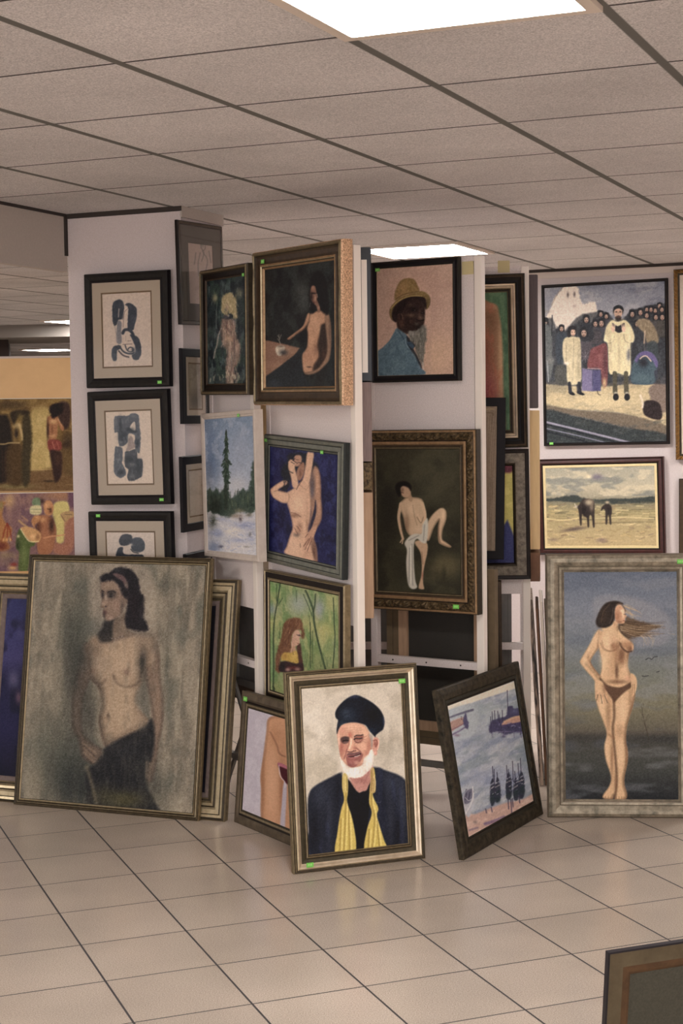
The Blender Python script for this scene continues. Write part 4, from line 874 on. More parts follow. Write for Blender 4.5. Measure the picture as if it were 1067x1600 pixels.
def art_man(a):
    c = crop(.3, 540, 370)
    a.fill((188, 156, 138)); a.cloud((178, 144, 128), 30, 30, .45, .65, .6); c.e(a, 490, 620, 120, 120, (204, 168, 138), .6); c.e(a, 200, 220, 90, 90, (176, 146, 130), .5)
    a.poly(c((160, 612), (215, 565), (250, 505), (268, 478), (300, 490), (325, 540), (365, 600), (392, 670), (400, 730), (160, 730)), (92, 118, 132), 1.4, clip=True)
    c.e(a, 250, 640, 60, 60, (108, 134, 146), .6); c.e(a, 180, 690, 30, 40, (74, 98, 114), .6); a.line(c((285, 500), (310, 560), (350, 620), (380, 690)), (58, 76, 92), 2.4, 1.2, .8); a.line(c((262, 500), (280, 540), (320, 580)), (70, 92, 108), 1.6, 1, .7); a.cloud((120, 142, 150), 8, 16, .55, .75, .5); a.noclip()
    a.poly(c((268, 455), (272, 400), (300, 355), (360, 330), (408, 345), (413, 425), (404, 462), (360, 485), (322, 505), (285, 490)), (74, 54, 46), 1.3, clip=True)
    c.e(a, 385, 440, 18, 18, (124, 88, 72), .8); c.e(a, 330, 425, 20, 24, (98, 70, 58), .7); c.e(a, 350, 385, 22, 8, (44, 32, 30), .8); c.e(a, 400, 385, 12, 8, (44, 32, 30), .8); c.e(a, 378, 415, 8, 20, (136, 100, 84), .7)
    a.line(c((335, 392), (362, 390)), (24, 18, 20), 1.6, .6, .9); a.line(c((390, 388), (406, 388)), (24, 18, 20), 1.4, .6, .9); a.line(c((368, 438), (384, 444), (400, 438)), (46, 30, 28), 1.4, .7, .8); a.line(c((350, 465), (398, 462)), (50, 30, 30), 1.8, .8, .8); a.noclip()
    c.e(a, 282, 430, 12, 26, (88, 62, 52), 1, 0, .7); c.e(a, 284, 432, 5, 12, (48, 34, 30), .8)
    a.poly(c((326, 500), (345, 478), (372, 474), (402, 460), (418, 480), (417, 540), (412, 600), (408, 650), (400, 692), (388, 660), (372, 610), (345, 560)), (118, 112, 102), 2, .95, rough=2.4)
    a.dabs(46, (642, 512, 664, 565), [(160, 154, 142), (84, 78, 72), (180, 174, 160), (100, 94, 86)], 9, 1.1, 1.5, .25, .8)
    a.poly(c((236, 392), (240, 360), (262, 320), (310, 295), (372, 282), (420, 290), (438, 318), (434, 352), (420, 372), (404, 345), (350, 338), (304, 360), (280, 400), (268, 446), (248, 432)), (40, 31, 29), 1.4)
    a.poly(c((234, 388), (236, 356), (262, 318), (310, 294), (372, 281), (418, 289), (438, 314), (436, 334), (404, 318), (350, 318), (300, 340), (262, 376), (244, 412)), (146, 118, 76), 1.2)
    a.poly(c((256, 318), (258, 272), (280, 236), (312, 221), (345, 222), (364, 240), (380, 284), (340, 292), (300, 302)), (158, 130, 84), 1.2, clip=True)
    c.e(a, 340, 260, 26, 20, (184, 154, 104), .6); c.e(a, 275, 290, 16, 30, (120, 96, 62), .6); a.line(c((296, 238), (330, 245), (356, 240)), (116, 92, 60), 1.6, 1, .7); a.noclip()
    a.line(c((258, 316), (310, 292), (380, 280)), (104, 80, 52), 2, 1, .7); a.line(c((244, 350), (300, 306), (372, 290), (424, 300)), (176, 148, 100), 1.4, .8, .7)
    a.grain(5)
ART['man'] = art_man

def art_seat(a):
    c = crop(.3, 540, 640)
    a.fill((66, 62, 48)); a.cloud((80, 76, 58), 40, 40, .45, .65, .8); a.cloud((48, 46, 38), 30, 30, .5, .7, .6)
    c.e(a, 430, 380, 130, 130, (84, 80, 62), .5); c.e(a, 230, 550, 60, 200, (44, 42, 36), .6); c.e(a, 520, 810, 80, 70, (112, 102, 72), .8); c.e(a, 510, 850, 12, 40, (56, 52, 40), .6); c.e(a, 300, 820, 60, 80, (48, 46, 38), .5); c.e(a, 540, 590, 70, 30, (58, 56, 44), .4)
    c.e(a, 445, 540, 50, 30, (44, 42, 34), .6)
    S = (200, 168, 134); D = (132, 100, 76)
    a.poly(c((405, 640), (440, 562), (480, 520), (505, 514), (521, 532), (520, 575), (503, 625), (500, 672), (520, 690), (546, 710), (536, 716), (500, 702), (482, 684), (480, 620), (484, 575), (455, 620), (430, 682)), S, 1.1, rim=(2.5, 0, -1, (126, 96, 74), .7)); a.line(c((486, 570), (482, 640), (490, 690)), D, 1.4, 1, .7); c.e(a, 505, 550, 8, 26, (222, 192, 156), .7)
    a.poly(c((280, 500), (300, 472), (318, 460), (345, 458), (388, 464), (404, 484), (412, 540), (418, 600), (414, 640), (350, 660), (318, 630), (302, 560)), S, 1.2, clip=True, rim=(3, 0, 0, (136, 104, 80), .7))
    c.e(a, 320, 590, 14, 60, D, .6); c.e(a, 340, 520, 22, 30, (220, 190, 156), .6); c.e(a, 380, 620, 26, 20, (214, 184, 150), .5); a.line(c((350, 500), (360, 560), (372, 600)), (160, 126, 98), 1.4, 1, .6); a.noclip()
    a.line(c((290, 492), (278, 556), (286, 620), (300, 672)), S, 5.4, .9, 1, 3.4); a.line(c((286, 560), (300, 640)), D, 1.2, .8, .6)
    for l in (((298, 670), (286, 690)), ((300, 672), (296, 696))): a.line(c(*l), S, 1.8, .6, .9)
    a.line(c((398, 490), (412, 540), (410, 590), (385, 570), (362, 520)), (206, 174, 140), 5.2, .9, 1, 3); a.line(c((404, 560), (392, 590), (372, 560)), D, 1.2, .7, .7)
    for l in (((366, 530), (352, 505)), ((370, 525), (362, 498))): a.line(c(*l), S, 1.6, .6, .9)
    a.line(c((330, 440), (340, 470)), (176, 142, 112), 6, 1, .95)
    a.poly(c((290, 405), (310, 395), (330, 402), (340, 430), (330, 455), (305, 458), (288, 436)), (186, 150, 120), 1, .98); a.line(c((292, 432), (302, 436)), (90, 60, 50), 1.2, .5, .8); c.e(a, 296, 420, 8, 12, (110, 84, 68), .7)
    a.poly(c((262, 420), (264, 392), (290, 376), (322, 378), (342, 398), (340, 425), (326, 408), (300, 400), (286, 412), (290, 440), (278, 455)), (34, 28, 26), 1.4)
    a.poly(c((360, 690), (400, 680), (425, 700), (424, 745), (412, 800), (402, 860), (404, 905), (408, 930), (385, 930), (380, 915), (394, 860), (396, 800), (388, 740)), (190, 156, 124), 1.1); c.e(a, 400, 860, 5, 20, (170, 110, 92), .7); a.line(c((396, 740), (402, 800)), D, 1.4, .8, .6)
    a.poly(c((308, 695), (330, 662), (360, 646), (395, 645), (400, 600), (424, 566), (428, 620), (420, 690), (395, 690), (372, 672), (356, 700), (356, 790), (362, 880), (372, 922), (345, 930), (325, 900), (316, 800), (320, 730)), (196, 188, 172), 1.1, clip=True)
    for l in (((334, 720), (330, 900)), ((346, 700), (350, 910)), ((410, 600), (405, 680)), ((330, 680), (380, 655))): a.line(c(*l), (140, 132, 118), 1.4, .9, .7)
    a.line(c((340, 710), (340, 900)), (220, 214, 200), 1.6, .8, .8); a.noclip(); a.grain(4)
ART['seat'] = art_seat

def art_green(a):
    c = crop(.2062, 740, 390)
    a.fill((76, 108, 78)); a.cloud((96, 126, 92), 8, 14, .45, .65, .7); a.cloud((60, 90, 66), 10, 20, .5, .7, .6)
    a.poly(c((-60, 430), (20, 395), (60, 380), (120, 405), (172, 430), (190, 500), (204, 600), (214, 760), (218, 1000), (216, 1500), (-60, 1500)), (150, 112, 82), 2, clip=True)
    c.e(a, 80, 800, 70, 200, (132, 72, 52), .8); c.e(a, 90, 1080, 90, 160, (150, 68, 72), .85); c.e(a, 120, 540, 60, 110, (118, 84, 58), .6); c.e(a, 205, 800, 22, 320, (190, 152, 112), .8); c.e(a, 150, 430, 50, 26, (176, 132, 100), .7)
    a.cloud((170, 96, 70), 6, 20, .55, .75, .5); a.noclip(); c.e(a, 70, 385, 14, 12, (190, 180, 170), .8); a.grain(6)
ART['green'] = art_green

def art_herring(a):
    a.fill((188, 174, 92)); a.cloud((206, 192, 110), 10, 10, .5, .7, .6)
    a.poly([(715, 880), (760, 860), (792, 812), (812, 862), (812, 880)], (58, 62, 112), 1.5, smooth=False); a.poly([(720, 890), (720, 850), (776, 868), (776, 890)], (44, 46, 90), 2, smooth=False)
    a.poly([(715, 700), (812, 700), (812, 732), (795, 740), (715, 735)], (112, 52, 66), 2, smooth=False); a.grain(6)
ART['herring'] = art_herring

def art_black(a):
    a.fill((142, 124, 104)); a.cloud((126, 108, 90), 4, 60, .42, .62, .7)
    for r in range(5): a.line([(777 - r * 4, 640 + r * 3), (771 - r * 3, 700), (768 - r * 3, 780), (766 - r * 4, 870)], (112, 94, 76), .9, .7, .6)
    a.line([(730, 646), (766, 646), (770, 650)], (112, 92, 70), 1.5, .7, .8); a.line([(730, 642), (770, 640)], (160, 140, 104), 3, .8, .7); a.grain(5)
ART['black'] = art_black

def art_brown(a):
    a.fill((48, 36, 30)); a.cloud((66, 48, 36), 20, 30, .45, .7, .7); a.grain(4)
ART['brown'] = art_brown

def art_people(a):
    c = crop(.25, 800, 400)
    a.vgrad([(440, (120, 124, 138)), (490, (146, 146, 154)), (560, (140, 136, 138)), (700, (120, 116, 110))]); a.cloud((160, 158, 160), 26, 12, .5, .7, .5); a.cloud((104, 108, 124), 20, 10, .55, .75, .5)
    a.poly(c((180, 470), (215, 380), (240, 340), (262, 270), (300, 225), (325, 192), (400, 190), (418, 210), (424, 262), (440, 300), (470, 300), (480, 288), (520, 290), (528, 330), (560, 400), (420, 470), (270, 500)), (208, 194, 180), 1.4, smooth=False, rough=1.5)
    for x, y in ((350, 245), (391, 242)): c.e(a, x, y, 7, 16, (92, 80, 78), .9)
    a.line(c((250, 310), (285, 240), (322, 195)), (140, 122, 104), 1.4, .8, .6); c.e(a, 390, 315, 10, 10, (170, 150, 140), .7); c.e(a, 225, 350, 26, 8, (150, 140, 130), .6)
    # crowd mass
    a.poly(c((180, 430), (205, 395), (230, 420), (250, 470), (290, 450), (310, 432), (330, 470), (380, 440), (430, 400), (460, 370), (500, 420), (545, 350), (600, 360), (640, 420), (720, 370), (745, 335), (790, 340), (850, 320), (905, 305), (945, 310), (960, 360), (960, 800), (740, 800), (200, 800), (180, 790)), (66, 68, 74), 1.6, rough=1.5, clip=True)
    a.cloud((96, 100, 108), 7, 12, .5, .7, .7); a.cloud((42, 44, 50), 6, 14, .52, .7, .7)
    for x, y, cl in ((215, 470, (96, 100, 104)), (225, 560, (110, 112, 112)), (300, 520, (58, 62, 72)), (470, 500, (52, 56, 66)), (540, 480, (76, 74, 80)), (420, 520, (86, 78, 80)), (930, 520, (54, 56, 64)), (770, 480, (64, 68, 78)), (240, 650, (120, 122, 120)), (300, 700, (92, 88, 80))): c.e(a, x, y, 30, 70, cl, .7)
    a.noclip()
    R = a.rs
    for x, y in ((212, 410), (312, 455), (462, 392), (520, 412), (560, 425), (548, 365), (588, 378), (747, 360), (800, 352), (835, 345), (865, 335), (890, 340), (925, 320), (845, 375), (895, 385), (935, 385), (440, 475), (780, 385)):
        c.e(a, x, y, 18, 24, (168, 142, 126), 1, 0, .6); c.e(a, x, y - 15, 20, 13, (38, 38, 44), 1, 0, .5); c.e(a, x, y + 14, 10, 7, (96, 76, 70), .7); c.e(a, x - 5, y + 2, 3, 3, (60, 48, 46), .7); c.e(a, x + 5, y + 2, 3, 3, (60, 48, 46), .7)
        a.line(c((x - 18, y + 34), (x, y + 22), (x + 18, y + 34)), (48, 50, 56), 3, 1, .8)
    # ground, platform edge and rails
    a.poly(c((180, 800), (350, 790), (560, 800), (740, 780), (960, 800), (960, 1060), (700, 985), (400, 960), (180, 930)), (182, 164, 128), 2.2, rough=2, clip=True)
    a.cloud((150, 136, 110), 14, 6, .5, .7, .6); c.e(a, 560, 900, 180, 40, (200, 182, 144), .6); c.e(a, 280, 820, 80, 30, (120, 112, 96), .6); a.noclip()
    a.poly(c((180, 925), (400, 960), (700, 985), (960, 1058), (970, 1120), (700, 1070), (400, 1000), (180, 975)), (112, 100, 86), 1.6)
    a.poly(c((180, 972), (400, 1000), (700, 1068), (970, 1118), (970, 1260), (180, 1260)), (58, 64, 66), 1.6, rough=1.2)
    a.cloud((82, 84, 82), 12, 5, .55, .75, .5, region=(a.Y > 655).astype(float))
    for l, w, cl in ((((200, 1032), (450, 1092), (780, 1175)), 3, (152, 146, 164)), (((200, 1046), (450, 1108), (740, 1185)), 2, (38, 42, 50)), (((200, 1072), (420, 1122), (620, 1172)), 1.6, (134, 132, 150)), (((200, 1090), (400, 1140), (520, 1180)), 2.2, (36, 40, 48))): a.line(c(*l), cl, w, .8, .9)
    # suitcases and seated figures
    a.poly(c((474, 612), (510, 570), (560, 556), (590, 580), (590, 700), (482, 706)), (128, 76, 76), 1.2, clip=True); a.line(c((480, 640), (585, 625)), (96, 56, 60), 1.4, .8, .7); a.line(c((530, 565), (530, 700)), (150, 98, 92), 1.2, .8, .6); a.noclip()
    a.poly(c((434, 700), (555, 708), (552, 842), (436, 836)), (112, 106, 142), 1.2, smooth=False); a.line(c((500, 708), (500, 840)), (80, 76, 110), 1.6, .8, .8); a.line(c((436, 702), (555, 710)), (180, 170, 170), 1.2, .6, .8)
    a.line(c((560, 700), (580, 780), (576, 820)), (150, 110, 80), 3, 1, .9); c.e(a, 580, 790, 10, 20, (186, 152, 116), .8)
    a.poly(c((335, 512), (378, 500), (424, 520), (434, 600), (434, 790), (345, 796), (342, 690), (324, 660), (318, 590)), (188, 174, 142), 1.2, clip=True); c.e(a, 420, 650, 14, 130, (150, 136, 110), .6); a.line(c((384, 520), (386, 780)), (140, 126, 104), 1.2, .8, .6); a.line(c((350, 560), (340, 660)), (150, 136, 110), 1.4, .8, .6); a.noclip()
    c.e(a, 378, 478, 20, 26, (192, 158, 134), 1, 0, .6); a.poly(c((352, 500), (350, 455), (372, 438), (398, 450), (402, 490), (392, 462), (368, 462), (364, 505)), (48, 40, 42), 1)
    c.e(a, 372, 478, 3, 3, (60, 44, 40), .8); c.e(a, 386, 478, 3, 3, (60, 44, 40), .8); c.e(a, 345, 670, 16, 12, (212, 196, 172), .9)
    for x in (360, 412): a.line(c((x, 790), (x + 4, 845)), (62, 58, 68), 4.5, 1, .9); c.e(a, x + 12, 855, 24, 12, (36, 34, 40), .95, .3, .5)
    a.poly(c((745, 790), (748, 700), (772, 630), (830, 604), (885, 620), (908, 680), (905, 740), (895, 792), (820, 800)), (84, 90, 122), 1.4, clip=True); c.e(a, 820, 770, 80, 34, (66, 88, 98), .8); c.e(a, 826, 660, 26, 26, (40, 40, 52), .8); a.line(c((790, 655), (815, 628), (850, 630), (872, 660)), (190, 160, 150), 2.4, 1, .8); a.line(c((770, 640), (830, 608), (890, 630)), (118, 108, 150), 3, 1.2, .7); a.noclip()
    a.poly(c((775, 410), (810, 392), (860, 402), (905, 455), (916, 530), (880, 545), (850, 530), (828, 545), (822, 490), (790, 470)), (132, 114, 90), 1.4, clip=True); a.cloud((160, 140, 110), 5, 8, .5, .7, .5); a.noclip(); a.line(c((822, 540), (828, 600)), (190, 170, 150), 2, .8, .8)
    a.poly(c((850, 850), (880, 800), (930, 760), (965, 750), (965, 960), (900, 950)), (124, 108, 98), 1.6, rough=1.5); a.poly(c((820, 915), (870, 900), (920, 925), (935, 1000), (905, 1022), (825, 990)), (52, 42, 44), 1.2); a.line(c((800, 870), (815, 920), (812, 945)), (206, 192, 176), 3, 1, .85)
    # man with the book
    a.poly(c((592, 412), (640, 398), (690, 396), (738, 428), (764, 512), (748, 556), (742, 640), (738, 742), (610, 738), (604, 620), (598, 560), (570, 520)), (208, 194, 154), 1.2, clip=True)
    c.e(a, 670, 640, 8, 120, (164, 148, 114), .6); c.e(a, 600, 530, 12, 40, (170, 154, 120), .6); c.e(a, 738, 540, 12, 40, (170, 154, 120), .6); a.line(c((620, 520), (600, 600), (606, 720)), (160, 144, 110), 1.6, 1, .6); c.e(a, 720, 615, 16, 46, (98, 98, 112), .85, 0, .4); a.noclip()
    for x in (640, 710): a.line(c((x, 738), (x + 5, 860)), (88, 80, 66), 6.5, 1, .95); c.e(a, x + 7, 884, 20, 22, (32, 30, 34), 1, 0, .6); c.e(a, x + 6, 860, 8, 6, (190, 180, 160), .8)
    c.e(a, 662, 358, 27, 40, (192, 156, 132), 1, 0, .7); c.e(a, 662, 392, 22, 22, (66, 52, 46), .95, 0, .4); c.e(a, 661, 328, 32, 17, (42, 40, 44), 1, 0, .6)
    c.e(a, 652, 352, 4, 4, (50, 38, 36), .8); c.e(a, 672, 352, 4, 4, (50, 38, 36), .8); c.e(a, 634, 350, 5, 16, (60, 50, 46), .8); c.e(a, 690, 350, 5, 16, (60, 50, 46), .8); c.e(a, 662, 386, 8, 3, (150, 90, 80), .8)
    a.poly(c((636, 428), (664, 440), (694, 426), (700, 452), (668, 478), (640, 458)), (46, 44, 50), 1)
    for s_, x in ((1, 626), (-1, 698)):
        c.e(a, x, 450, 15, 24, (206, 170, 142), 1, 0, .5)
        for k in range(3): a.line(c((x + s_ * (k * 5 - 2), 452), (x + s_ * (k * 6), 428)), (206, 170, 142), 1.4, .6, .9)
    a.grain(6)
ART['people'] = art_people

def art_cattle(a):
    c = crop(.25, 800, 680)
    a.vgrad([(728, (150, 146, 130)), (760, (172, 162, 138)), (776, (150, 142, 122)), (782, (120, 116, 98)), (800, (156, 142, 104)), (860, (176, 154, 114))])
    a.cloud((190, 178, 150), 18, 8, .5, .7, .7, region=(a.Y < 775).astype(float)); a.cloud((118, 120, 116), 22, 10, .5, .7, .7, region=(a.Y < 775).astype(float))
    c.e(a, 530, 262, 36, 18, (112, 104, 120), .8); c.e(a, 480, 262, 16, 12, (206, 192, 158), .8)
    a.poly(c((180, 400), (260, 396), (330, 382), (400, 376), (440, 392), (520, 402), (620, 398), (760, 396), (890, 382), (890, 420), (760, 424), (620, 430), (520, 425), (400, 420), (280, 412), (180, 418)), (66, 72, 70), 1.3, rough=1.2)
    a.dabs(160, (846, 788, 1024, 856), [(196, 172, 122), (150, 128, 92), (206, 188, 140), (132, 110, 88), (184, 160, 110), (122, 104, 92)], 9, 1.8, 0, .4, .5)
    a.dabs(60, (846, 784, 1024, 812), [(120, 112, 80), (196, 180, 130), (100, 96, 76)], 16, 1.4, 0, .08, .6)
    a.line(c((200, 520), (330, 530), (440, 512)), (206, 188, 136), 2, .9, .8); a.line(c((520, 520), (700, 512), (880, 520)), (204, 188, 138), 1.8, .9, .7); a.line(c((520, 550), (650, 545), (880, 540)), (112, 100, 76), 1.8, .9, .6)
    c.e(a, 390, 585, 74, 12, (92, 78, 76), .85, -.15); c.e(a, 560, 655, 34, 14, (120, 100, 100), .6); c.e(a, 260, 650, 30, 10, (124, 104, 96), .6)
    a.poly(c((402, 445), (420, 436), (440, 404), (480, 398), (512, 412), (516, 450), (515, 510), (516, 568), (506, 570), (498, 508), (484, 505), (482, 568), (472, 568), (468, 520), (450, 505), (438, 495), (436, 556), (426, 556), (420, 500), (414, 462)), (60, 52, 50), 1)
    c.e(a, 482, 420, 28, 20, (176, 160, 134), .9); c.e(a, 498, 450, 12, 26, (140, 124, 106), .7); c.e(a, 450, 470, 14, 34, (40, 34, 36), .8); c.e(a, 402, 446, 10, 9, (176, 164, 146), .9)
    a.line(c((396, 436), (392, 430)), (190, 180, 160), 1.2, .5, .9)
    a.poly(c((560, 452), (580, 432), (604, 430), (620, 446), (624, 480), (618, 505), (620, 552), (610, 552), (604, 505), (598, 505), (594, 550), (584, 550), (582, 480), (572, 462), (556, 472)), (62, 54, 52), 1)
    c.e(a, 594, 420, 13, 8, (180, 160, 130), .95); c.e(a, 603, 470, 8, 20, (40, 36, 40), .6); a.grain(6)
ART['cattle'] = art_cattle

def art_plain(a):
    a.fill((196, 182, 168)); a.cloud((184, 168, 156), 20, 20, .45, .7, .5); a.grain(4)
ART['bead'] = art_plain
def art_dark(a): a.fill((90, 70, 54)); a.grain(6)
ART['dark'] = art_dark

INK = (66, 76, 92); INKL = (110, 118, 130)
def paper(a, c=(200, 186, 170)): a.fill(c)
def art_ink1(a):
    paper(a); c = crop(.375, 0, 300)
    a.line(c((486, 465), (500, 455), (510, 480), (490, 505), (484, 555)), INK, 9, 1, .95, 6); a.line(c((490, 480), (480, 520)), INK, 8, 1, .9)
    a.line(c((498, 540), (497, 590), (498, 640)), INKL, 5, 1.2, .9, 6); a.line(c((515, 480), (510, 560), (508, 630)), (150, 152, 158), 4, 1.2, .8)
    a.line(c((528, 475), (552, 478), (558, 520), (545, 590)), INK, 9.5, 1, .95, 8); a.line(c((566, 490), (568, 560)), INKL, 2, .7, .8)
    a.line(c((515, 590), (530, 578), (560, 600), (575, 640), (572, 688)), INK, 9, 1, .95, 8); a.line(c((575, 600), (580, 660)), INKL, 3, .8, .7)
    a.line(c((505, 640), (480, 655), (476, 695)), INK, 8, 1, .95, 6); a.line(c((500, 650), (530, 672), (555, 660), (540, 640), (525, 655)), (44, 50, 62), 2, .6, .95); a.line(c((490, 660), (515, 682), (550, 690)), (60, 52, 58), 2.2, .6, .9)
    a.line(c((520, 500), (518, 560), (530, 620)), (90, 92, 104), 1, .5, .8); a.line(c((500, 640), (540, 630), (556, 640)), (70, 70, 84), 1.2, .5, .8); a.cloud((196, 184, 170), 3, 3, .6, .75, .5); a.grain(4)
def art_ink2(a):
    paper(a); c = crop(.375, 0, 600)
    for P, cl, al in ((((478, 150), (478, 140), (535, 134), (536, 200), (490, 205), (480, 190)), (84, 92, 108), .95), (((536, 128), (572, 126), (580, 160), (580, 215), (562, 218), (560, 160), (540, 150)), (96, 102, 116), .95), (((494, 195), (545, 185), (582, 205), (580, 270), (566, 250), (545, 212), (530, 215), (528, 248), (500, 252)), INK, .95),
                      (((528, 230), (548, 218), (560, 245), (556, 272), (530, 275)), (160, 160, 164), .8), (((480, 265), (515, 260), (512, 330), (480, 340)), (90, 98, 112), .9), (((524, 280), (560, 272), (572, 310), (590, 320), (592, 370), (560, 395), (535, 398), (530, 360)), (74, 82, 98), .95), (((482, 345), (520, 345), (528, 382), (500, 388), (486, 370)), INK, .9)):
        a.poly(c(*P), cl, 1.1, al, rough=1.2)
    a.cloud((130, 134, 142), 3, 5, .6, .75, .35, region=(a.mask(c((475, 120), (595, 120), (595, 400), (475, 400)), 1, False))); a.line(c((512, 270), (520, 330), (524, 380)), (196, 184, 172), 2, .7, .9); a.grain(4)
def art_ink3(a):
    paper(a); c = crop(.375, 0, 600)
    a.line(c((500, 650), (520, 640), (545, 645), (548, 665), (520, 670), (505, 690), (500, 715)), INK, 7, 1, .95); c.e(a, 572, 668, 30, 26, (84, 92, 108), 1, 0, .75); c.e(a, 575, 680, 22, 18, INK, .8, 0, .5)
    a.line(c((530, 660), (535, 700), (560, 705)), (50, 52, 62), 4, .8, .9); a.line(c((515, 690), (580, 705)), INK, 4, .8, .9); a.line(c((510, 740), (560, 780), (530, 830)), INK, 8, 1, .95); a.grain(4)
ART['ink1'] = art_ink1; ART['ink2'] = art_ink2; ART['ink3'] = art_ink3
def art_s1(a):
    paper(a, (178, 156, 144)); c = crop(.2187, 280, 330)
    for l in (((165, 215), (155, 260), (175, 300), (160, 360)), ((150, 230), (180, 225), (185, 270), (165, 290)), ((120, 300), (110, 380)), ((210, 290), (225, 370)), ((170, 300), (200, 350), (190, 420)), ((150, 300), (135, 380), (140, 460))): a.line(c(*l), (112, 106, 100), 1.3, .7, .7)
    c.e(a, 165, 240, 14, 22, (120, 118, 108), .6); a.grain(4)
def art_s2(a):
    paper(a, (150, 138, 118)); a.ell((a.X.min() + a.X.max()) / 2, a.Y.max() - 14, 9, 16, (80, 74, 64), .7); a.cloud((120, 108, 92), 5, 5, .5, .7, .4); a.grain(4)
ART['s1'] = art_s1; ART['s2'] = art_s2
def art_s3(a): paper(a, (176, 162, 146)); a.cloud((160, 146, 130), 8, 8, .5, .7, .5); a.grain(4)
ART['s3'] = art_s3; ART['s4'] = art_s3

def art_farA(a):
    c = crop(.375, 0, 600)
    a.fill((168, 130, 62)); a.cloud((200, 162, 88), 12, 16, .45, .65, .7); a.cloud((122, 90, 42), 14, 18, .5, .7, .7)
    c.e(a, 30, 100, 90, 46, (104, 84, 42), .8); c.e(a, 165, 230, 40, 110, (206, 170, 92), .7)
    a.poly(c((-200, 380), (140, 352), (330, 360), (330, 450), (-200, 450)), (134, 98, 50), 2); a.line(c((130, 352), (215, 358)), (214, 178, 110), 1.4, .8, .8); c.e(a, 90, 420, 90, 14, (150, 126, 62), .6)
    for P in (((-200, 150), (-60, 130), (20, 160), (50, 180), (55, 260), (45, 410), (-200, 420)), ((55, 130), (85, 100), (118, 110), (130, 170), (134, 260), (130, 410), (70, 412), (78, 250))): a.poly(c(*P), (58, 46, 28), 2.5, .9, rough=2)
    a.line(c((62, 165), (82, 175), (86, 220), (96, 240)), (214, 184, 130), 4, 1.6, .85); a.line(c((-10, 255), (40, 250), (75, 245)), (186, 152, 90), 2.4, 1.2, .7); a.line(c((120, 130), (128, 250), (122, 400)), (86, 80, 46), 3, 2, .7)
    a.poly(c((252, 88), (300, 84), (314, 100), (316, 262), (256, 268)), (102, 70, 38), 2.2); c.e(a, 290, 220, 26, 30, (60, 40, 26), .7); c.e(a, 280, 300, 44, 40, (112, 80, 44), .6)
    a.poly(c((200, 150), (220, 132), (238, 132), (262, 175), (262, 190), (240, 180), (238, 230), (205, 232), (196, 190)), (196, 128, 78), 1.3); c.e(a, 215, 190, 7, 26, (120, 68, 40), .6); c.e(a, 205, 190, 9, 24, (176, 104, 62), .6); c.e(a, 226, 126, 9, 12, (150, 92, 56), .9)
    c.e(a, 238, 102, 36, 27, (48, 30, 24), 1, 0, .6); a.poly(c((202, 232), (242, 226), (256, 250), (250, 285), (212, 292)), (156, 68, 58), 1.3); a.poly(c((212, 286), (250, 282), (250, 340), (254, 400), (226, 404), (218, 340)), (58, 34, 28), 1.5); c.e(a, 215, 408, 34, 7, (70, 48, 26), .7)
    a.grain(7)
def art_farB(a):
    c = crop(.375, 0, 600)
    a.fill((146, 108, 96)); a.cloud((172, 132, 112), 12, 12, .45, .65, .6); a.cloud((112, 82, 84), 12, 14, .5, .7, .6)
    a.poly(c((225, 478), (290, 480), (286, 540), (262, 600), (238, 660), (228, 600)), (214, 184, 100), 1.6); a.poly(c((285, 480), (330, 500), (330, 700), (270, 690)), (178, 134, 96), 2, .8); c.e(a, 110, 470, 60, 14, (206, 170, 110), .6)
    a.line(c((80, 545), (100, 560), (120, 600)), (190, 160, 96), 4, 1.2, .8); a.line(c((280, 540), (305, 535), (310, 560), (290, 570)), (150, 120, 90), 3, 1, .7)
    a.poly(c((150, 560), (178, 545), (210, 550), (230, 590), (236, 625), (272, 618), (272, 632), (222, 650), (240, 720), (170, 720), (150, 640)), (150, 96, 62), 1.5); c.e(a, 196, 610, 14, 40, (86, 54, 40), .7); c.e(a, 200, 510, 20, 30, (122, 78, 54), 1, 0, .6); c.e(a, 208, 505, 8, 16, (176, 120, 84), .7)
    a.poly(c((70, 640), (96, 600), (124, 585), (166, 605), (168, 640), (148, 680), (142, 790), (70, 790), (74, 700)), (112, 122, 62), 1.6, clip=True); c.e(a, 100, 640, 20, 40, (150, 158, 92), .6); c.e(a, 120, 740, 20, 50, (70, 80, 40), .6); a.noclip(); c.e(a, 135, 620, 26, 18, (206, 152, 106), .9, .3, .3)
    a.poly(c((128, 520), (130, 480), (150, 470), (172, 476), (174, 520), (168, 550), (130, 548)), (130, 138, 84), 1.4); a.line(c((128, 530), (150, 540), (176, 530)), (222, 202, 140), 5, 1.2, .85); c.e(a, 158, 560, 14, 14, (150, 100, 66), .9)
    a.poly(c((-200, 500), (0, 500), (20, 540), (46, 590), (48, 640), (10, 660), (-200, 660)), (180, 128, 74), 1.8); a.line(c((10, 560), (40, 600), (30, 640)), (222, 190, 140), 4, 1.6, .7); c.e(a, 5, 500, 14, 22, (110, 60, 40), .9); c.e(a, 30, 700, 50, 26, (176, 120, 84), .7); c.e(a, 60, 765, 30, 14, (206, 160, 110), .6); c.e(a, 20, 740, 30, 16, (120, 90, 80), .6)
    a.grain(7)
ART['farA'] = art_farA; ART['farB'] = art_farB


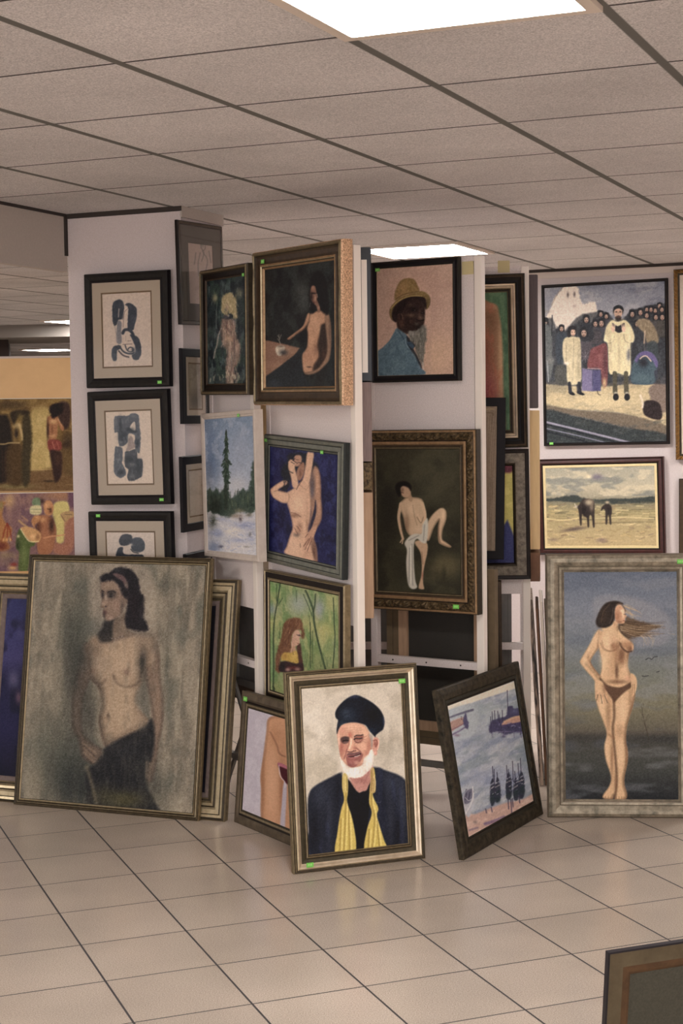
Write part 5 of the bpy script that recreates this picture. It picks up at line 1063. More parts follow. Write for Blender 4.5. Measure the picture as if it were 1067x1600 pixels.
# ---- closer studies painted over the broad layouts above
def face_center(a):
    c = crop(.1031, 510, 1070)
    bg = (204, 192, 174)
    # clear the head area back to ground colour, then repaint
    a.poly(c((120, 140), (900, 140), (940, 700), (900, 1100), (760, 1240), (680, 1230), (600, 1420), (300, 1420), (200, 1220), (130, 1000), (100, 600)), bg, 3)
    a.cloud((188, 176, 156), 20, 20, .45, .65, .4, region=a.mask(c((100, 130), (960, 130), (960, 1220), (100, 1220)), 4, False))
    c.e(a, 850, 930, 90, 150, (160, 148, 128), .6); c.e(a, 120, 900, 70, 180, (178, 168, 148), .6)
    a.poly(c((380, 1390), (640, 1300), (700, 1230), (690, 1400), (640, 1500), (600, 1600), (480, 1600), (440, 1540), (370, 1440)), (190, 136, 124), 1.2)
    c.e(a, 540, 1440, 110, 50, (164, 108, 100), .7); a.line(c((640, 1320), (560, 1500)), (160, 104, 98), 1.6, 1.2, .6)
    # ear
    a.poly(c((690, 830), (740, 795), (785, 830), (790, 900), (765, 1000), (760, 1060), (725, 1070), (705, 1030), (690, 930)), (206, 150, 130), .9)
    a.line(c((715, 850), (750, 840), (765, 890), (745, 940)), (130, 72, 66), 1.6, .8, .85); c.e(a, 735, 900, 22, 40, (150, 84, 74), .8); a.line(c((785, 840), (786, 910), (768, 990)), (232, 184, 164), 1.2, .6, .9); c.e(a, 738, 1030, 20, 30, (222, 170, 150), .8)
    # face planes
    P = c((165, 760), (170, 700), (210, 630), (300, 590), (420, 575), (540, 600), (620, 680), (660, 780), (690, 900), (680, 1010), (640, 1100), (560, 1200), (420, 1250), (330, 1230), (230, 1130), (200, 1000), (180, 880))
    a.poly(P, (208, 156, 130), .9, clip=True, rim=(3, -.5, 0, (168, 112, 92), .6))
    c.e(a, 400, 650, 200, 70, (226, 180, 150), .8); c.e(a, 250, 700, 50, 60, (206, 140, 120), .6); c.e(a, 580, 740, 60, 70, (226, 182, 150), .7)
    c.e(a, 230, 960, 45, 120, (176, 106, 92), .85); c.e(a, 190, 860, 18, 110, (236, 200, 176), .8)
    c.e(a, 560, 950, 90, 80, (224, 174, 146), .85); c.e(a, 640, 940, 40, 110, (180, 112, 94), .7); c.e(a, 600, 1040, 60, 50, (196, 128, 108), .7)
    c.e(a, 300, 960, 34, 70, (196, 128, 112), .7); c.e(a, 360, 770, 30, 50, (196, 110, 92), .75)
    for y in (655, 690, 720): a.line(c((280, y + 12), (400, y), (520, y + 8)), (184, 126, 104), .8, .8, .5)
    # eye sockets and brows
    a.poly(c((215, 840), (235, 800), (290, 785), (345, 800), (350, 850), (310, 890), (250, 890)), (92, 66, 64), 1.1, .92)
    a.line(c((255, 855), (290, 845), (335, 850)), (32, 26, 30), 1.5, .6, 1); a.line(c((265, 875), (300, 878), (330, 866)), (146, 116, 112), .8, .5, .8); c.e(a, 290, 812, 30, 12, (70, 66, 70), .8)
    a.poly(c((415, 830), (430, 790), (480, 765), (550, 770), (560, 800), (540, 860), (500, 890), (440, 880)), (150, 96, 84), 1.1, .85)
    a.line(c((425, 790), (460, 770), (510, 772), (552, 762)), (72, 54, 56), 1.5, .7, .95); a.line(c((420, 830), (450, 815), (490, 820), (535, 812)), (50, 38, 42), 1.5, .6, 1); a.line(c((440, 850), (480, 858), (520, 845)), (206, 160, 142), .9, .6, .8); a.line(c((430, 845), (445, 868), (480, 882)), (104, 62, 58), 1, .6, .8)
    for l in (((560, 800), (600, 785)), ((555, 830), (600, 840)), ((550, 850), (590, 880))): a.line(c(*l), (178, 120, 100), .9, .6, .8)
    # nose
    a.poly(c((355, 800), (395, 830), (405, 880), (420, 950), (440, 985), (400, 1010), (350, 1015), (325, 1000), (320, 960), (345, 880)), (220, 168, 140), .9, .95)
    a.line(c((378, 830), (372, 900), (350, 965)), (246, 214, 188), 1.8, .9, .9); a.line(c((345, 850), (335, 920), (315, 980)), (160, 98, 86), 1.2, .8, .8); c.e(a, 425, 960, 26, 26, (186, 112, 96), .8)
    a.line(c((325, 1015), (370, 1020), (410, 1008), (445, 1000)), (96, 54, 56), 1.3, .6, .95); c.e(a, 410, 1003, 8, 6, (50, 28, 32), .9)
    # smile folds, moustache, mouth
    a.line(c((310, 990), (290, 1060), (270, 1120)), (146, 84, 80), 1.5, .9, .85); a.line(c((450, 960), (510, 1010), (540, 1070)), (150, 84, 78), 1.5, .9, .85); a.line(c((490, 930), (560, 990), (580, 1060)), (206, 150, 126), 1.2, 1, .6)
    a.poly(c((300, 1090), (340, 1045), (420, 1040), (500, 1030), (540, 1050), (545, 1100), (500, 1180), (440, 1240), (370, 1250), (320, 1200)), (152, 92, 88), 1.1, .9)
    a.poly(c((310, 1060), (350, 1030), (420, 1030), (500, 1015), (525, 1050), (470, 1062), (380, 1070)), (120, 84, 86), 1.0, .85)
    a.line(c((325, 1095), (370, 1092), (410, 1085), (470, 1070), (515, 1050)), (54, 32, 38), 1.4, .6, 1); a.line(c((430, 1090), (470, 1082), (500, 1068)), (228, 208, 196), 1.0, .5, .95); a.line(c((310, 1085), (350, 1110), (420, 1112), (480, 1096)), (186, 120, 116), 1.4, .8, .9)
    c.e(a, 380, 1160, 50, 34, (176, 112, 104), .8); c.e(a, 350, 1215, 26, 20, (130, 80, 78), .7); c.e(a, 460, 1180, 40, 30, (206, 156, 134), .7); c.e(a, 500, 1190, 30, 20, (196, 146, 124), .6)
    a.noclip()
    # beard
    a.poly(c((205, 1090), (235, 1130), (265, 1180), (310, 1240), (380, 1265), (450, 1250), (530, 1235), (555, 1180), (575, 1100), (630, 1060), (665, 985), (700, 1000), (715, 1080), (700, 1180), (650, 1270), (580, 1360), (470, 1410), (370, 1405), (290, 1340), (240, 1250), (212, 1160)), (228, 216, 202), 1.1, rough=1.0, clip=True)
    c.e(a, 420, 1330, 130, 60, (242, 232, 222), .7); c.e(a, 660, 1120, 34, 80, (238, 226, 212), .8); c.e(a, 560, 1180, 40, 50, (216, 200, 184), .7); c.e(a, 600, 1290, 60, 40, (212, 198, 184), .6)
    R = a.rs
    for i in range(60):
        x = R.uniform(220, 700); y = R.uniform(1080, 1390); a.line(c((x, y), (x + R.uniform(-14, 14), y + R.uniform(26, 52))), ((206, 192, 178), (248, 240, 232), (190, 176, 162))[i % 3], .9, .7, .45)
    a.noclip()
    a.poly(c((645, 750), (700, 780), (700, 850), (690, 940), (672, 960), (668, 860), (650, 800)), (166, 152, 142), 1.1, .85); a.line(c((700, 770), (705, 830)), (214, 204, 196), 1, .7, .7)
    # cap
    a.poly(c((138, 470), (145, 410), (200, 320), (300, 225), (400, 175), (470, 170), (560, 205), (660, 260), (750, 330), (820, 410), (862, 500), (872, 590), (850, 680), (800, 720), (745, 765), (735, 795), (690, 750), (640, 690), (600, 630), (540, 598), (420, 574), (300, 586), (225, 620), (185, 690), (165, 745), (158, 690), (170, 600), (180, 545), (150, 510)), (26, 32, 46), 1.1, clip=True)
    c.e(a, 330, 470, 130, 120, (50, 62, 80), .75); c.e(a, 300, 440, 60, 60, (74, 84, 98), .5); c.e(a, 250, 600, 70, 40, (58, 72, 84), .7); c.e(a, 420, 190, 80, 26, (70, 78, 108), .6); c.e(a, 700, 450, 120, 130, (20, 18, 26), .8); c.e(a, 680, 700, 60, 40, (38, 56, 80), .7); c.e(a, 860, 540, 14, 80, (70, 84, 116), .6); c.e(a, 170, 430, 24, 80, (22, 24, 36), .6)
    a.line(c((190, 540), (260, 480), (380, 420)), (30, 36, 50), 2, 1.2, .5)
    a.noclip()
    # scarf tops and collar of the coat
    a.poly(c((262, 1350), (300, 1350), (325, 1420), (325, 1620), (260, 1620), (246, 1500)), (196, 174, 100), .8); a.line(c((285, 1380), (290, 1600)), (224, 206, 140), 1, .7, .8); a.line(c((312, 1400), (318, 1600)), (150, 124, 64), 1, .7, .8)
    a.poly(c((672, 1270), (705, 1265), (715, 1380), (738, 1450), (735, 1620), (655, 1620), (668, 1450), (660, 1380)), (186, 156, 96), .8); a.line(c((715, 1390), (738, 1470), (725, 1600)), (224, 206, 148), 1, .7, .8); a.line(c((680, 1300), (685, 1450), (675, 1600)), (146, 108, 66), 1.2, .7, .8)

def art_center2(a):
    g = a.grain; a.grain = lambda *k: None; art_center(a); face_center(a); a.grain = g; a.grain(8)
ART['center'] = art_center2

def art_bignude2(a):
    g = a.grain; a.grain = lambda *k: None; art_bignude(a); a.grain = g
    c = crop(.1312, 120, 870)
    # ground around the head
    a.poly(c((200, 150), (850, 150), (900, 880), (700, 930), (300, 900), (200, 900)), (148, 136, 120), 6); c.e(a, 220, 850, 120, 120, (92, 94, 88), .7)
    a.cloud((124, 116, 104), 8, 14, .45, .7, .5, region=a.mask(c((180, 120), (900, 120), (900, 900), (180, 900)), 6, False))
    c.e(a, 880, 640, 90, 200, (166, 152, 132), .6)
    # shadow and neck
    a.poly(c((250, 940), (300, 850), (330, 770), (420, 740), (520, 760), (500, 900), (420, 1010), (280, 1020)), (46, 44, 44), 3, .95)
    a.poly(c((440, 760), (520, 720), (600, 660), (620, 880), (700, 930), (560, 980), (440, 1000), (425, 920)), (118, 102, 88), 2.4, clip=True); c.e(a, 560, 830, 30, 80, (140, 122, 104), .6); c.e(a, 600, 760, 30, 100, (76, 72, 66), .7); a.noclip()
    for i in range(9): c.e(a, 395 + i * 20, 965 + 14 * math.sin(i * .5 + .6), 7, 7, (146, 140, 140) if i % 2 else (70, 66, 70), .8)
    c.e(a, 205, 1000, 60, 60, (158, 134, 110), .7); c.e(a, 850, 1030, 40, 60, (150, 130, 108), .6); c.e(a, 775, 1260, 26, 90, (48, 44, 42), .85); c.e(a, 830, 930, 120, 40, (112, 100, 88), .6); c.e(a, 940, 1080, 30, 120, (96, 88, 80), .5)
    c.e(a, 60, 1200, 60, 160, (74, 76, 70), .7)
    # face
    P = c((290, 300), (350, 290), (440, 290), (500, 350), (545, 450), (600, 520), (560, 610), (520, 700), (450, 740), (380, 770), (330, 740), (310, 670), (318, 620), (288, 600), (300, 520), (285, 440))
    a.poly(P, (138, 116, 100), 1.8, clip=True, rim=(3, 0, 0, (84, 74, 68), .5))
    c.e(a, 410, 350, 80, 40, (154, 132, 112), .8); c.e(a, 410, 455, 56, 46, (58, 54, 54), .9); c.e(a, 305, 460, 22, 44, (50, 46, 48), .9); c.e(a, 345, 490, 16, 34, (170, 152, 134), .8); c.e(a, 325, 560, 26, 30, (164, 138, 118), .8)
    c.e(a, 345, 598, 14, 10, (60, 48, 48), .9); c.e(a, 470, 590, 60, 60, (154, 126, 108), .7); c.e(a, 330, 670, 26, 26, (90, 62, 62), .85); c.e(a, 318, 720, 20, 60, (52, 46, 46), .8); c.e(a, 400, 730, 36, 26, (158, 132, 116), .8); c.e(a, 540, 600, 26, 90, (88, 78, 72), .7)
    a.line(c((300, 410), (320, 420)), (40, 36, 40), 1.6, 1, .9); a.line(c((370, 430), (420, 415), (460, 430)), (44, 40, 42), 1.8, 1, .9); c.e(a, 400, 480, 20, 10, (34, 32, 34), .9); a.noclip()
    # hair
    a.poly(c((275, 270), (300, 225), (400, 190), (450, 150), (540, 135), (640, 160), (710, 240), (740, 320), (755, 430), (800, 480), (790, 560), (800, 650), (790, 720), (830, 800), (850, 880), (760, 890), (690, 880), (620, 860), (580, 800), (580, 700), (600, 600), (590, 520), (540, 460), (510, 370), (450, 300), (380, 290), (310, 310), (290, 300)), (38, 34, 40), 2.2, rough=1.6, clip=True)
    c.e(a, 680, 600, 60, 200, (44, 30, 36), .6); c.e(a, 760, 700, 30, 120, (66, 62, 64), .5); c.e(a, 480, 170, 60, 20, (62, 64, 68), .6); a.noclip()
    a.poly(c((430, 215), (480, 205), (560, 240), (600, 310), (610, 380), (580, 370), (540, 300), (480, 260)), (114, 90, 88), 1.4, .9); c.e(a, 590, 340, 20, 40, (118, 110, 98), .7); c.e(a, 590, 530, 22, 34, (130, 112, 98), .7)
    # shade painted into the picture toward the figure's left side and hem
    cc = crop(.375, 0, 860)
    for x, y, rx, ry, al in ((335, 640, 50, 200, .45), (300, 480, 40, 120, .5), (420, 880, 50, 40, .2), (640, 980, 60, 90, .35), (590, 470, 18, 70, .5), (380, 700, 24, 90, .55)): cc.e(a, x, y, rx, ry, (62, 62, 58), al)
    cc.e(a, 500, 620, 70, 110, (176, 152, 124), .45); cc.e(a, 500, 420, 70, 60, (172, 148, 122), .45)
    a.grain(11)
ART['bignude'] = art_bignude2

def art_rnude2(a):
    g = a.grain; a.grain = lambda *k: None; art_rnude(a); a.grain = g
    c = crop(.1312, 900, 920); sk = (218, 182, 140); sh = (156, 108, 78); dk = (84, 58, 46)
    # sky around head, then hair
    a.poly(c((230, 120), (700, 120), (1080, 330), (1080, 620), (760, 700), (690, 640), (560, 560), (500, 460), (260, 470)), (138, 140, 148), 4, .97)
    a.poly(c((500, 430), (580, 400), (590, 340), (640, 350), (720, 380), (800, 400), (900, 430), (1000, 450), (900, 490), (820, 530), (740, 570), (660, 590), (620, 610), (560, 560), (510, 500)), (106, 84, 62), 2.0, .92, rough=1.4)
    R = a.rs
    for i in range(46):
        t = R.rand(); x0 = 520 + R.uniform(0, 60); y0 = 380 + t * 150; x1 = R.uniform(700, 1060); y1 = 400 + t * 170 + R.uniform(-20, 40)
        a.line(c((x0, y0), ((x0 + x1) / 2, (y0 + y1) / 2 + 16), (x1, y1)), ((168, 138, 102), (70, 52, 40), (186, 160, 126), (92, 70, 50))[i % 4], 1.1, .6, .7, .3)
    for i in range(14):
        x0 = 540 + R.uniform(0, 60); y0 = 190 + R.uniform(0, 90); a.line(c((x0, y0), (x0 + 70, y0 + 30), (x0 + R.uniform(90, 190), y0 + R.uniform(50, 120))), (196, 166, 126), .8, .5, .7, .3)
    for i in range(12):
        x0 = R.uniform(760, 900); a.line(c((x0, 560), (x0 + 40, 600), (x0 + 30 + R.uniform(-20, 60), R.uniform(620, 700))), (190, 166, 136), .7, .5, .6, .3)
    # neck and face
    a.poly(c((430, 430), (440, 390), (500, 400), (500, 480), (560, 560), (640, 640), (520, 620), (400, 560), (300, 470), (360, 460)), sk, 1.2); c.e(a, 460, 430, 16, 50, (196, 148, 110), .6); c.e(a, 490, 470, 12, 60, (150, 108, 80), .5)
    a.poly(c((465, 240), (500, 195), (540, 205), (570, 250), (580, 300), (600, 330), (585, 355), (580, 390), (570, 412), (520, 420), (475, 390), (460, 320)), (210, 162, 126), 1, clip=True)
    c.e(a, 490, 330, 36, 70, (176, 122, 92), .75); c.e(a, 560, 300, 16, 60, (236, 208, 172), .8); c.e(a, 545, 268, 22, 16, (240, 218, 186), .8); c.e(a, 520, 400, 30, 18, (160, 110, 82), .7); a.noclip()
    a.line(c((570, 310), (590, 312)), (90, 66, 54), 1, .5, .9); a.line(c((560, 385), (578, 388)), (140, 70, 60), 1.1, .5, .9)
    a.poly(c((242, 410), (250, 350), (290, 260), (340, 190), (400, 160), (470, 152), (530, 165), (560, 190), (500, 190), (470, 220), (458, 280), (460, 350), (440, 410), (400, 450), (340, 470), (270, 458)), (56, 43, 35), 1.4, clip=True)
    c.e(a, 330, 330, 60, 90, (78, 60, 46), .6); a.line(c((400, 420), (430, 340), (440, 240)), (112, 100, 90), 1.4, 1, .6); a.line(c((300, 400), (330, 280), (400, 190)), (104, 80, 58), 1.3, 1, .6); a.noclip()
    a.line(c((480, 195), (520, 180), (560, 215), (590, 270)), (120, 88, 62), 1.4, .8, .8)
    # modelling of the torso
    c.e(a, 380, 620, 90, 100, (230, 198, 158), .7); c.e(a, 450, 690, 40, 60, sh, .8); c.e(a, 440, 600, 50, 60, (212, 168, 128), .6); c.e(a, 600, 670, 60, 50, (176, 126, 92), .7); c.e(a, 640, 720, 34, 36, (120, 82, 60), .75); c.e(a, 672, 700, 12, 40, (222, 180, 140), .8)
    c.e(a, 545, 800, 40, 90, (124, 86, 62), .75); c.e(a, 470, 800, 34, 60, (180, 134, 98), .6); c.e(a, 330, 850, 50, 110, (228, 196, 154), .6); c.e(a, 590, 950, 34, 110, (226, 190, 150), .7); c.e(a, 485, 980, 20, 90, (100, 70, 54), .75); c.e(a, 425, 960, 30, 110, (196, 152, 114), .5); c.e(a, 560, 870, 24, 40, (168, 120, 88), .6)
    a.line(c((310, 620), (330, 700), (390, 742), (460, 740)), (170, 122, 90), 1.2, .9, .7); a.line(c((515, 640), (540, 700), (610, 750), (660, 745)), dk, 1.4, 1, .8); a.line(c((520, 590), (510, 660)), (196, 150, 112), 1.2, 1, .6)
    c.e(a, 500, 1110, 120, 24, (130, 92, 68), .7); c.e(a, 620, 1070, 40, 30, (214, 164, 130), .7)
    c.e(a, 150, 830, 16, 60, (170, 124, 90), .6); c.e(a, 240, 620, 30, 90, (226, 190, 148), .6); c.e(a, 262, 680, 10, 60, (180, 128, 94), .6); a.line(c((170, 870), (220, 960), (300, 1050)), (150, 106, 78), 1.4, 1, .7); c.e(a, 110, 870, 30, 40, (232, 200, 158), .6)
    c.e(a, 340, 1180, 24, 60, (140, 100, 74), .6); a.grain(8)
ART['rnude'] = art_rnude2

def art_ink1b(a):
    paper(a, (196, 178, 162)); c = crop(.1031, 140, 440); K = (58, 66, 78); L = (118, 118, 124)
    def st(P, **k): a.poly(c(*P), K, .8, .96, rough=.6, **k)
    st(((350, 380), (380, 310), (440, 280), (500, 300), (525, 380), (515, 480), (495, 570), (440, 585), (430, 640), (380, 668), (355, 600), (348, 480)))
    a.line(c((447, 420), (440, 540)), (176, 164, 156), 1.6, .7, .8); a.line(c((425, 620), (415, 760), (420, 860)), (196, 182, 168), .9, .5, .8)
    a.poly(c((430, 600), (485, 620), (480, 760), (490, 900), (460, 940), (420, 920), (415, 760)), L, .9, .9, rough=.5)
    a.line(c((385, 670), (405, 780), (410, 900)), (130, 120, 124), .8, .5, .8); a.line(c((575, 420), (530, 470), (515, 600), (510, 690)), (130, 108, 104), .8, .5, .9); a.line(c((500, 580), (520, 500)), (90, 84, 90), .7, .5, .8)
    st(((535, 360), (580, 330), (640, 345), (700, 400), (712, 460), (705, 560), (680, 660), (655, 735), (580, 730), (576, 600), (585, 450), (580, 390)))
    a.line(c((505, 780), (530, 735), (590, 730), (640, 770), (660, 820)), K, 4.6, .8, .96); st(((610, 800), (680, 815), (735, 850), (770, 950), (778, 1060), (760, 1130), (725, 1175), (665, 1172), (640, 1110), (690, 1060), (680, 960), (640, 870)))
    a.line(c((545, 820), (548, 890)), (150, 130, 124), .6, .4, .8); a.line(c((575, 897), (620, 895)), (110, 90, 90), .8, .4, .9); a.line(c((505, 948), (640, 942)), (90, 70, 74), .8, .4, .9)
    st(((340, 1080), (350, 1010), (400, 965), (470, 965), (470, 1010), (420, 1040), (418, 1100), (410, 1180), (370, 1192), (345, 1140)))
    a.line(c((465, 990), (510, 1050), (570, 1080), (640, 1085), (670, 1070)), K, 2.6, .7, .96); a.line(c((445, 1045), (510, 1110), (590, 1135)), (84, 72, 74), 2.4, .6, .95)
    a.line(c((540, 960), (560, 1020), (590, 1050), (640, 1055), (655, 1010), (620, 990), (585, 1010), (580, 1045)), K, 1.7, .6, .95); c.e(a, 660, 1030, 26, 34, K, .9); c.e(a, 612, 1038, 14, 12, (170, 162, 156), .9)
    a.cloud((92, 100, 112), 4, 8, .55, .75, .35, region=(a.I.mean(2) < 110).astype(float)); a.grain(7)
def art_ink2b(a):
    paper(a, (202, 184, 166)); c = crop(.1031, 140, 625); K = (62, 68, 76); B = (82, 88, 98)
    for P, cl in ((((380, 270), (440, 250), (580, 248), (620, 215), (700, 212), (740, 260), (750, 400), (768, 560), (752, 790), (700, 760), (680, 650), (680, 540), (590, 520), (575, 640), (520, 690), (450, 690), (432, 500), (382, 482)), B),
                  (((395, 720), (440, 705), (500, 740), (500, 900), (495, 940), (540, 1040), (550, 1120), (490, 1168), (432, 1155), (378, 1085), (378, 900)), B),
                  (((540, 790), (620, 765), (690, 745), (720, 800), (725, 880), (780, 890), (800, 960), (790, 1140), (740, 1180), (670, 1210), (600, 1210), (572, 1150), (590, 1050), (540, 1000), (535, 880)), K),
                  (((600, 570), (640, 560), (670, 640), (690, 700), (640, 745), (560, 765), (575, 690)), (150, 134, 128))):
        a.poly(c(*P), cl, .8, .93, rough=.9)
    a.poly(c((610, 420), (650, 350), (685, 345), (690, 470), (640, 455)), (200, 184, 168), .6, .95)
    for x, y, rx, ry in ((470, 380, 26, 110), (510, 560, 70, 90), (600, 450, 70, 26), (720, 650, 30, 90), (600, 900, 70, 40), (740, 1000, 50, 110), (480, 1090, 50, 40), (660, 480, 60, 20)): c.e(a, x, y, rx, ry, (44, 52, 60), .75)
    for x, y, rx, ry in ((400, 340, 18, 60), (660, 250, 50, 24), (480, 640, 30, 20), (440, 900, 40, 20), (640, 970, 40, 24), (640, 1150, 40, 30)): c.e(a, x, y, rx, ry, (128, 128, 130), .5)
    a.cloud((120, 124, 130), 3, 6, .55, .75, .4, region=(a.I.mean(2) < 120).astype(float)); a.grain(7)
def art_ink3b(a):
    paper(a, (196, 180, 166)); c = crop(.375, 0, 600); K = (58, 64, 74)
    a.poly(c((497, 655), (510, 632), (545, 630), (552, 650), (548, 668), (520, 676), (502, 672)), K, .8, .95, rough=.6); a.poly(c((548, 650), (580, 642), (600, 662), (598, 695), (570, 702), (548, 690)), (70, 78, 88), .8, .95, rough=.6)
    a.poly(c((492, 690), (512, 682), (520, 710), (590, 712), (588, 730), (492, 730)), K, .8, .95, rough=.6); a.line(c((545, 690), (556, 702), (575, 706)), (40, 44, 52), 1.4, .6, .9); c.e(a, 545, 672, 8, 6, (196, 184, 172), .8); a.line(c((510, 745), (560, 780), (530, 830), (560, 880)), K, 8, 1, .95); a.grain(7)
ART['ink1'] = art_ink1b; ART['ink2'] = art_ink2b; ART['ink3'] = art_ink3b

def art_farA2(a):
    c = crop(.1812, 0, 610)
    a.fill((150, 120, 66)); a.cloud((176, 144, 84), 10, 16, .45, .65, .7); a.cloud((112, 86, 46), 12, 16, .5, .7, .6)
    a.poly(c((270, 180), (420, 150), (430, 300), (440, 680), (270, 680)), (196, 170, 104), 3, .9); a.cloud((212, 190, 126), 6, 8, .5, .7, .5, region=a.mask(c((270, 200), (430, 180), (440, 680), (270, 680)), 3, False))
    c.e(a, 100, 120, 160, 50, (84, 66, 40), .85); c.e(a, 330, 120, 90, 40, (150, 120, 70), .6)
    a.poly(c((-500, 690), (270, 690), (450, 670), (670, 700), (670, 900), (-500, 900)), (126, 96, 60), 3); c.e(a, 120, 825, 160, 24, (140, 132, 84), .7)
    a.poly(c((-500, 200), (0, 200), (70, 220), (100, 330), (110, 460), (80, 560), (50, 790), (-500, 800)), (44, 34, 26), 3, .95); a.poly(c((60, 480), (190, 470), (200, 790), (60, 790)), (88, 66, 36), 3, .9)
    a.poly(c((190, 260), (210, 200), (250, 200), (270, 290), (276, 450), (262, 600), (250, 800), (195, 800), (190, 500)), (72, 62, 38), 2.4, .95, rough=1.5); a.poly(c((85, 200), (140, 165), (240, 170), (250, 195), (190, 215), (150, 240), (120, 300)), (62, 50, 32), 2)
    c.e(a, 170, 225, 24, 34, (122, 104, 56), .8); c.e(a, 150, 300, 34, 24, (190, 166, 116), .85); a.line(c((165, 290), (185, 360), (190, 420)), (206, 180, 124), 3.4, 1.4, .85); c.e(a, 140, 370, 20, 50, (50, 38, 28), .9); a.line(c((0, 460), (40, 460), (80, 450), (165, 450)), (196, 170, 116), 2, 1, .85)
    for x in (20, 45): a.line(c((x, 520), (x + 4, 780)), (84, 52, 40), 1.6, 1.2, .5)
    # window and furniture on the right
    a.poly(c((500, 110), (600, 115), (598, 300), (520, 320)), (76, 54, 46), 2.2); c.e(a, 590, 440, 50, 90, (62, 46, 32), .8); a.poly(c((530, 480), (660, 480), (660, 720), (540, 700)), (110, 86, 50), 3, .85); c.e(a, 570, 470, 50, 30, (66, 46, 32), .7); a.line(c((560, 340), (640, 350)), (170, 136, 90), 1.4, 1, .6)
    # woman
    a.poly(c((405, 240), (440, 215), (490, 215), (515, 260), (550, 310), (545, 345), (520, 330), (500, 290), (490, 400), (440, 420), (415, 400)), (176, 120, 80), 1.2); c.e(a, 412, 340, 12, 90, (58, 34, 26), .85); c.e(a, 460, 265, 30, 20, (222, 184, 130), .85); c.e(a, 455, 390, 26, 14, (206, 160, 112), .8); c.e(a, 450, 330, 10, 40, (120, 74, 50), .6); a.line(c((500, 240), (530, 300)), (206, 160, 116), 1.6, .8, .8)
    a.poly(c((430, 180), (430, 140), (480, 105), (540, 110), (540, 170), (510, 210), (470, 230), (450, 235)), (44, 28, 26), 1.8, rough=1.5)
    a.poly(c((412, 430), (490, 420), (530, 450), (525, 510), (470, 525), (425, 520)), (146, 72, 62), 1.4, rough=1); a.line(c((450, 440), (470, 500)), (206, 136, 104), 1.2, .8, .7); a.line(c((490, 440), (510, 500)), (196, 116, 92), 1.2, .8, .7)
    a.poly(c((430, 520), (500, 520), (530, 540), (535, 640), (525, 740), (490, 790), (470, 780), (450, 660)), (64, 40, 34), 1.8); c.e(a, 500, 590, 30, 60, (96, 66, 44), .6); c.e(a, 425, 782, 55, 10, (58, 44, 28), .8); a.line(c((270, 685), (450, 678)), (214, 184, 120), 1, .8, .7); a.line(c((570, 812), (640, 815)), (180, 150, 96), .8, .6, .6)
    a.grain(9)
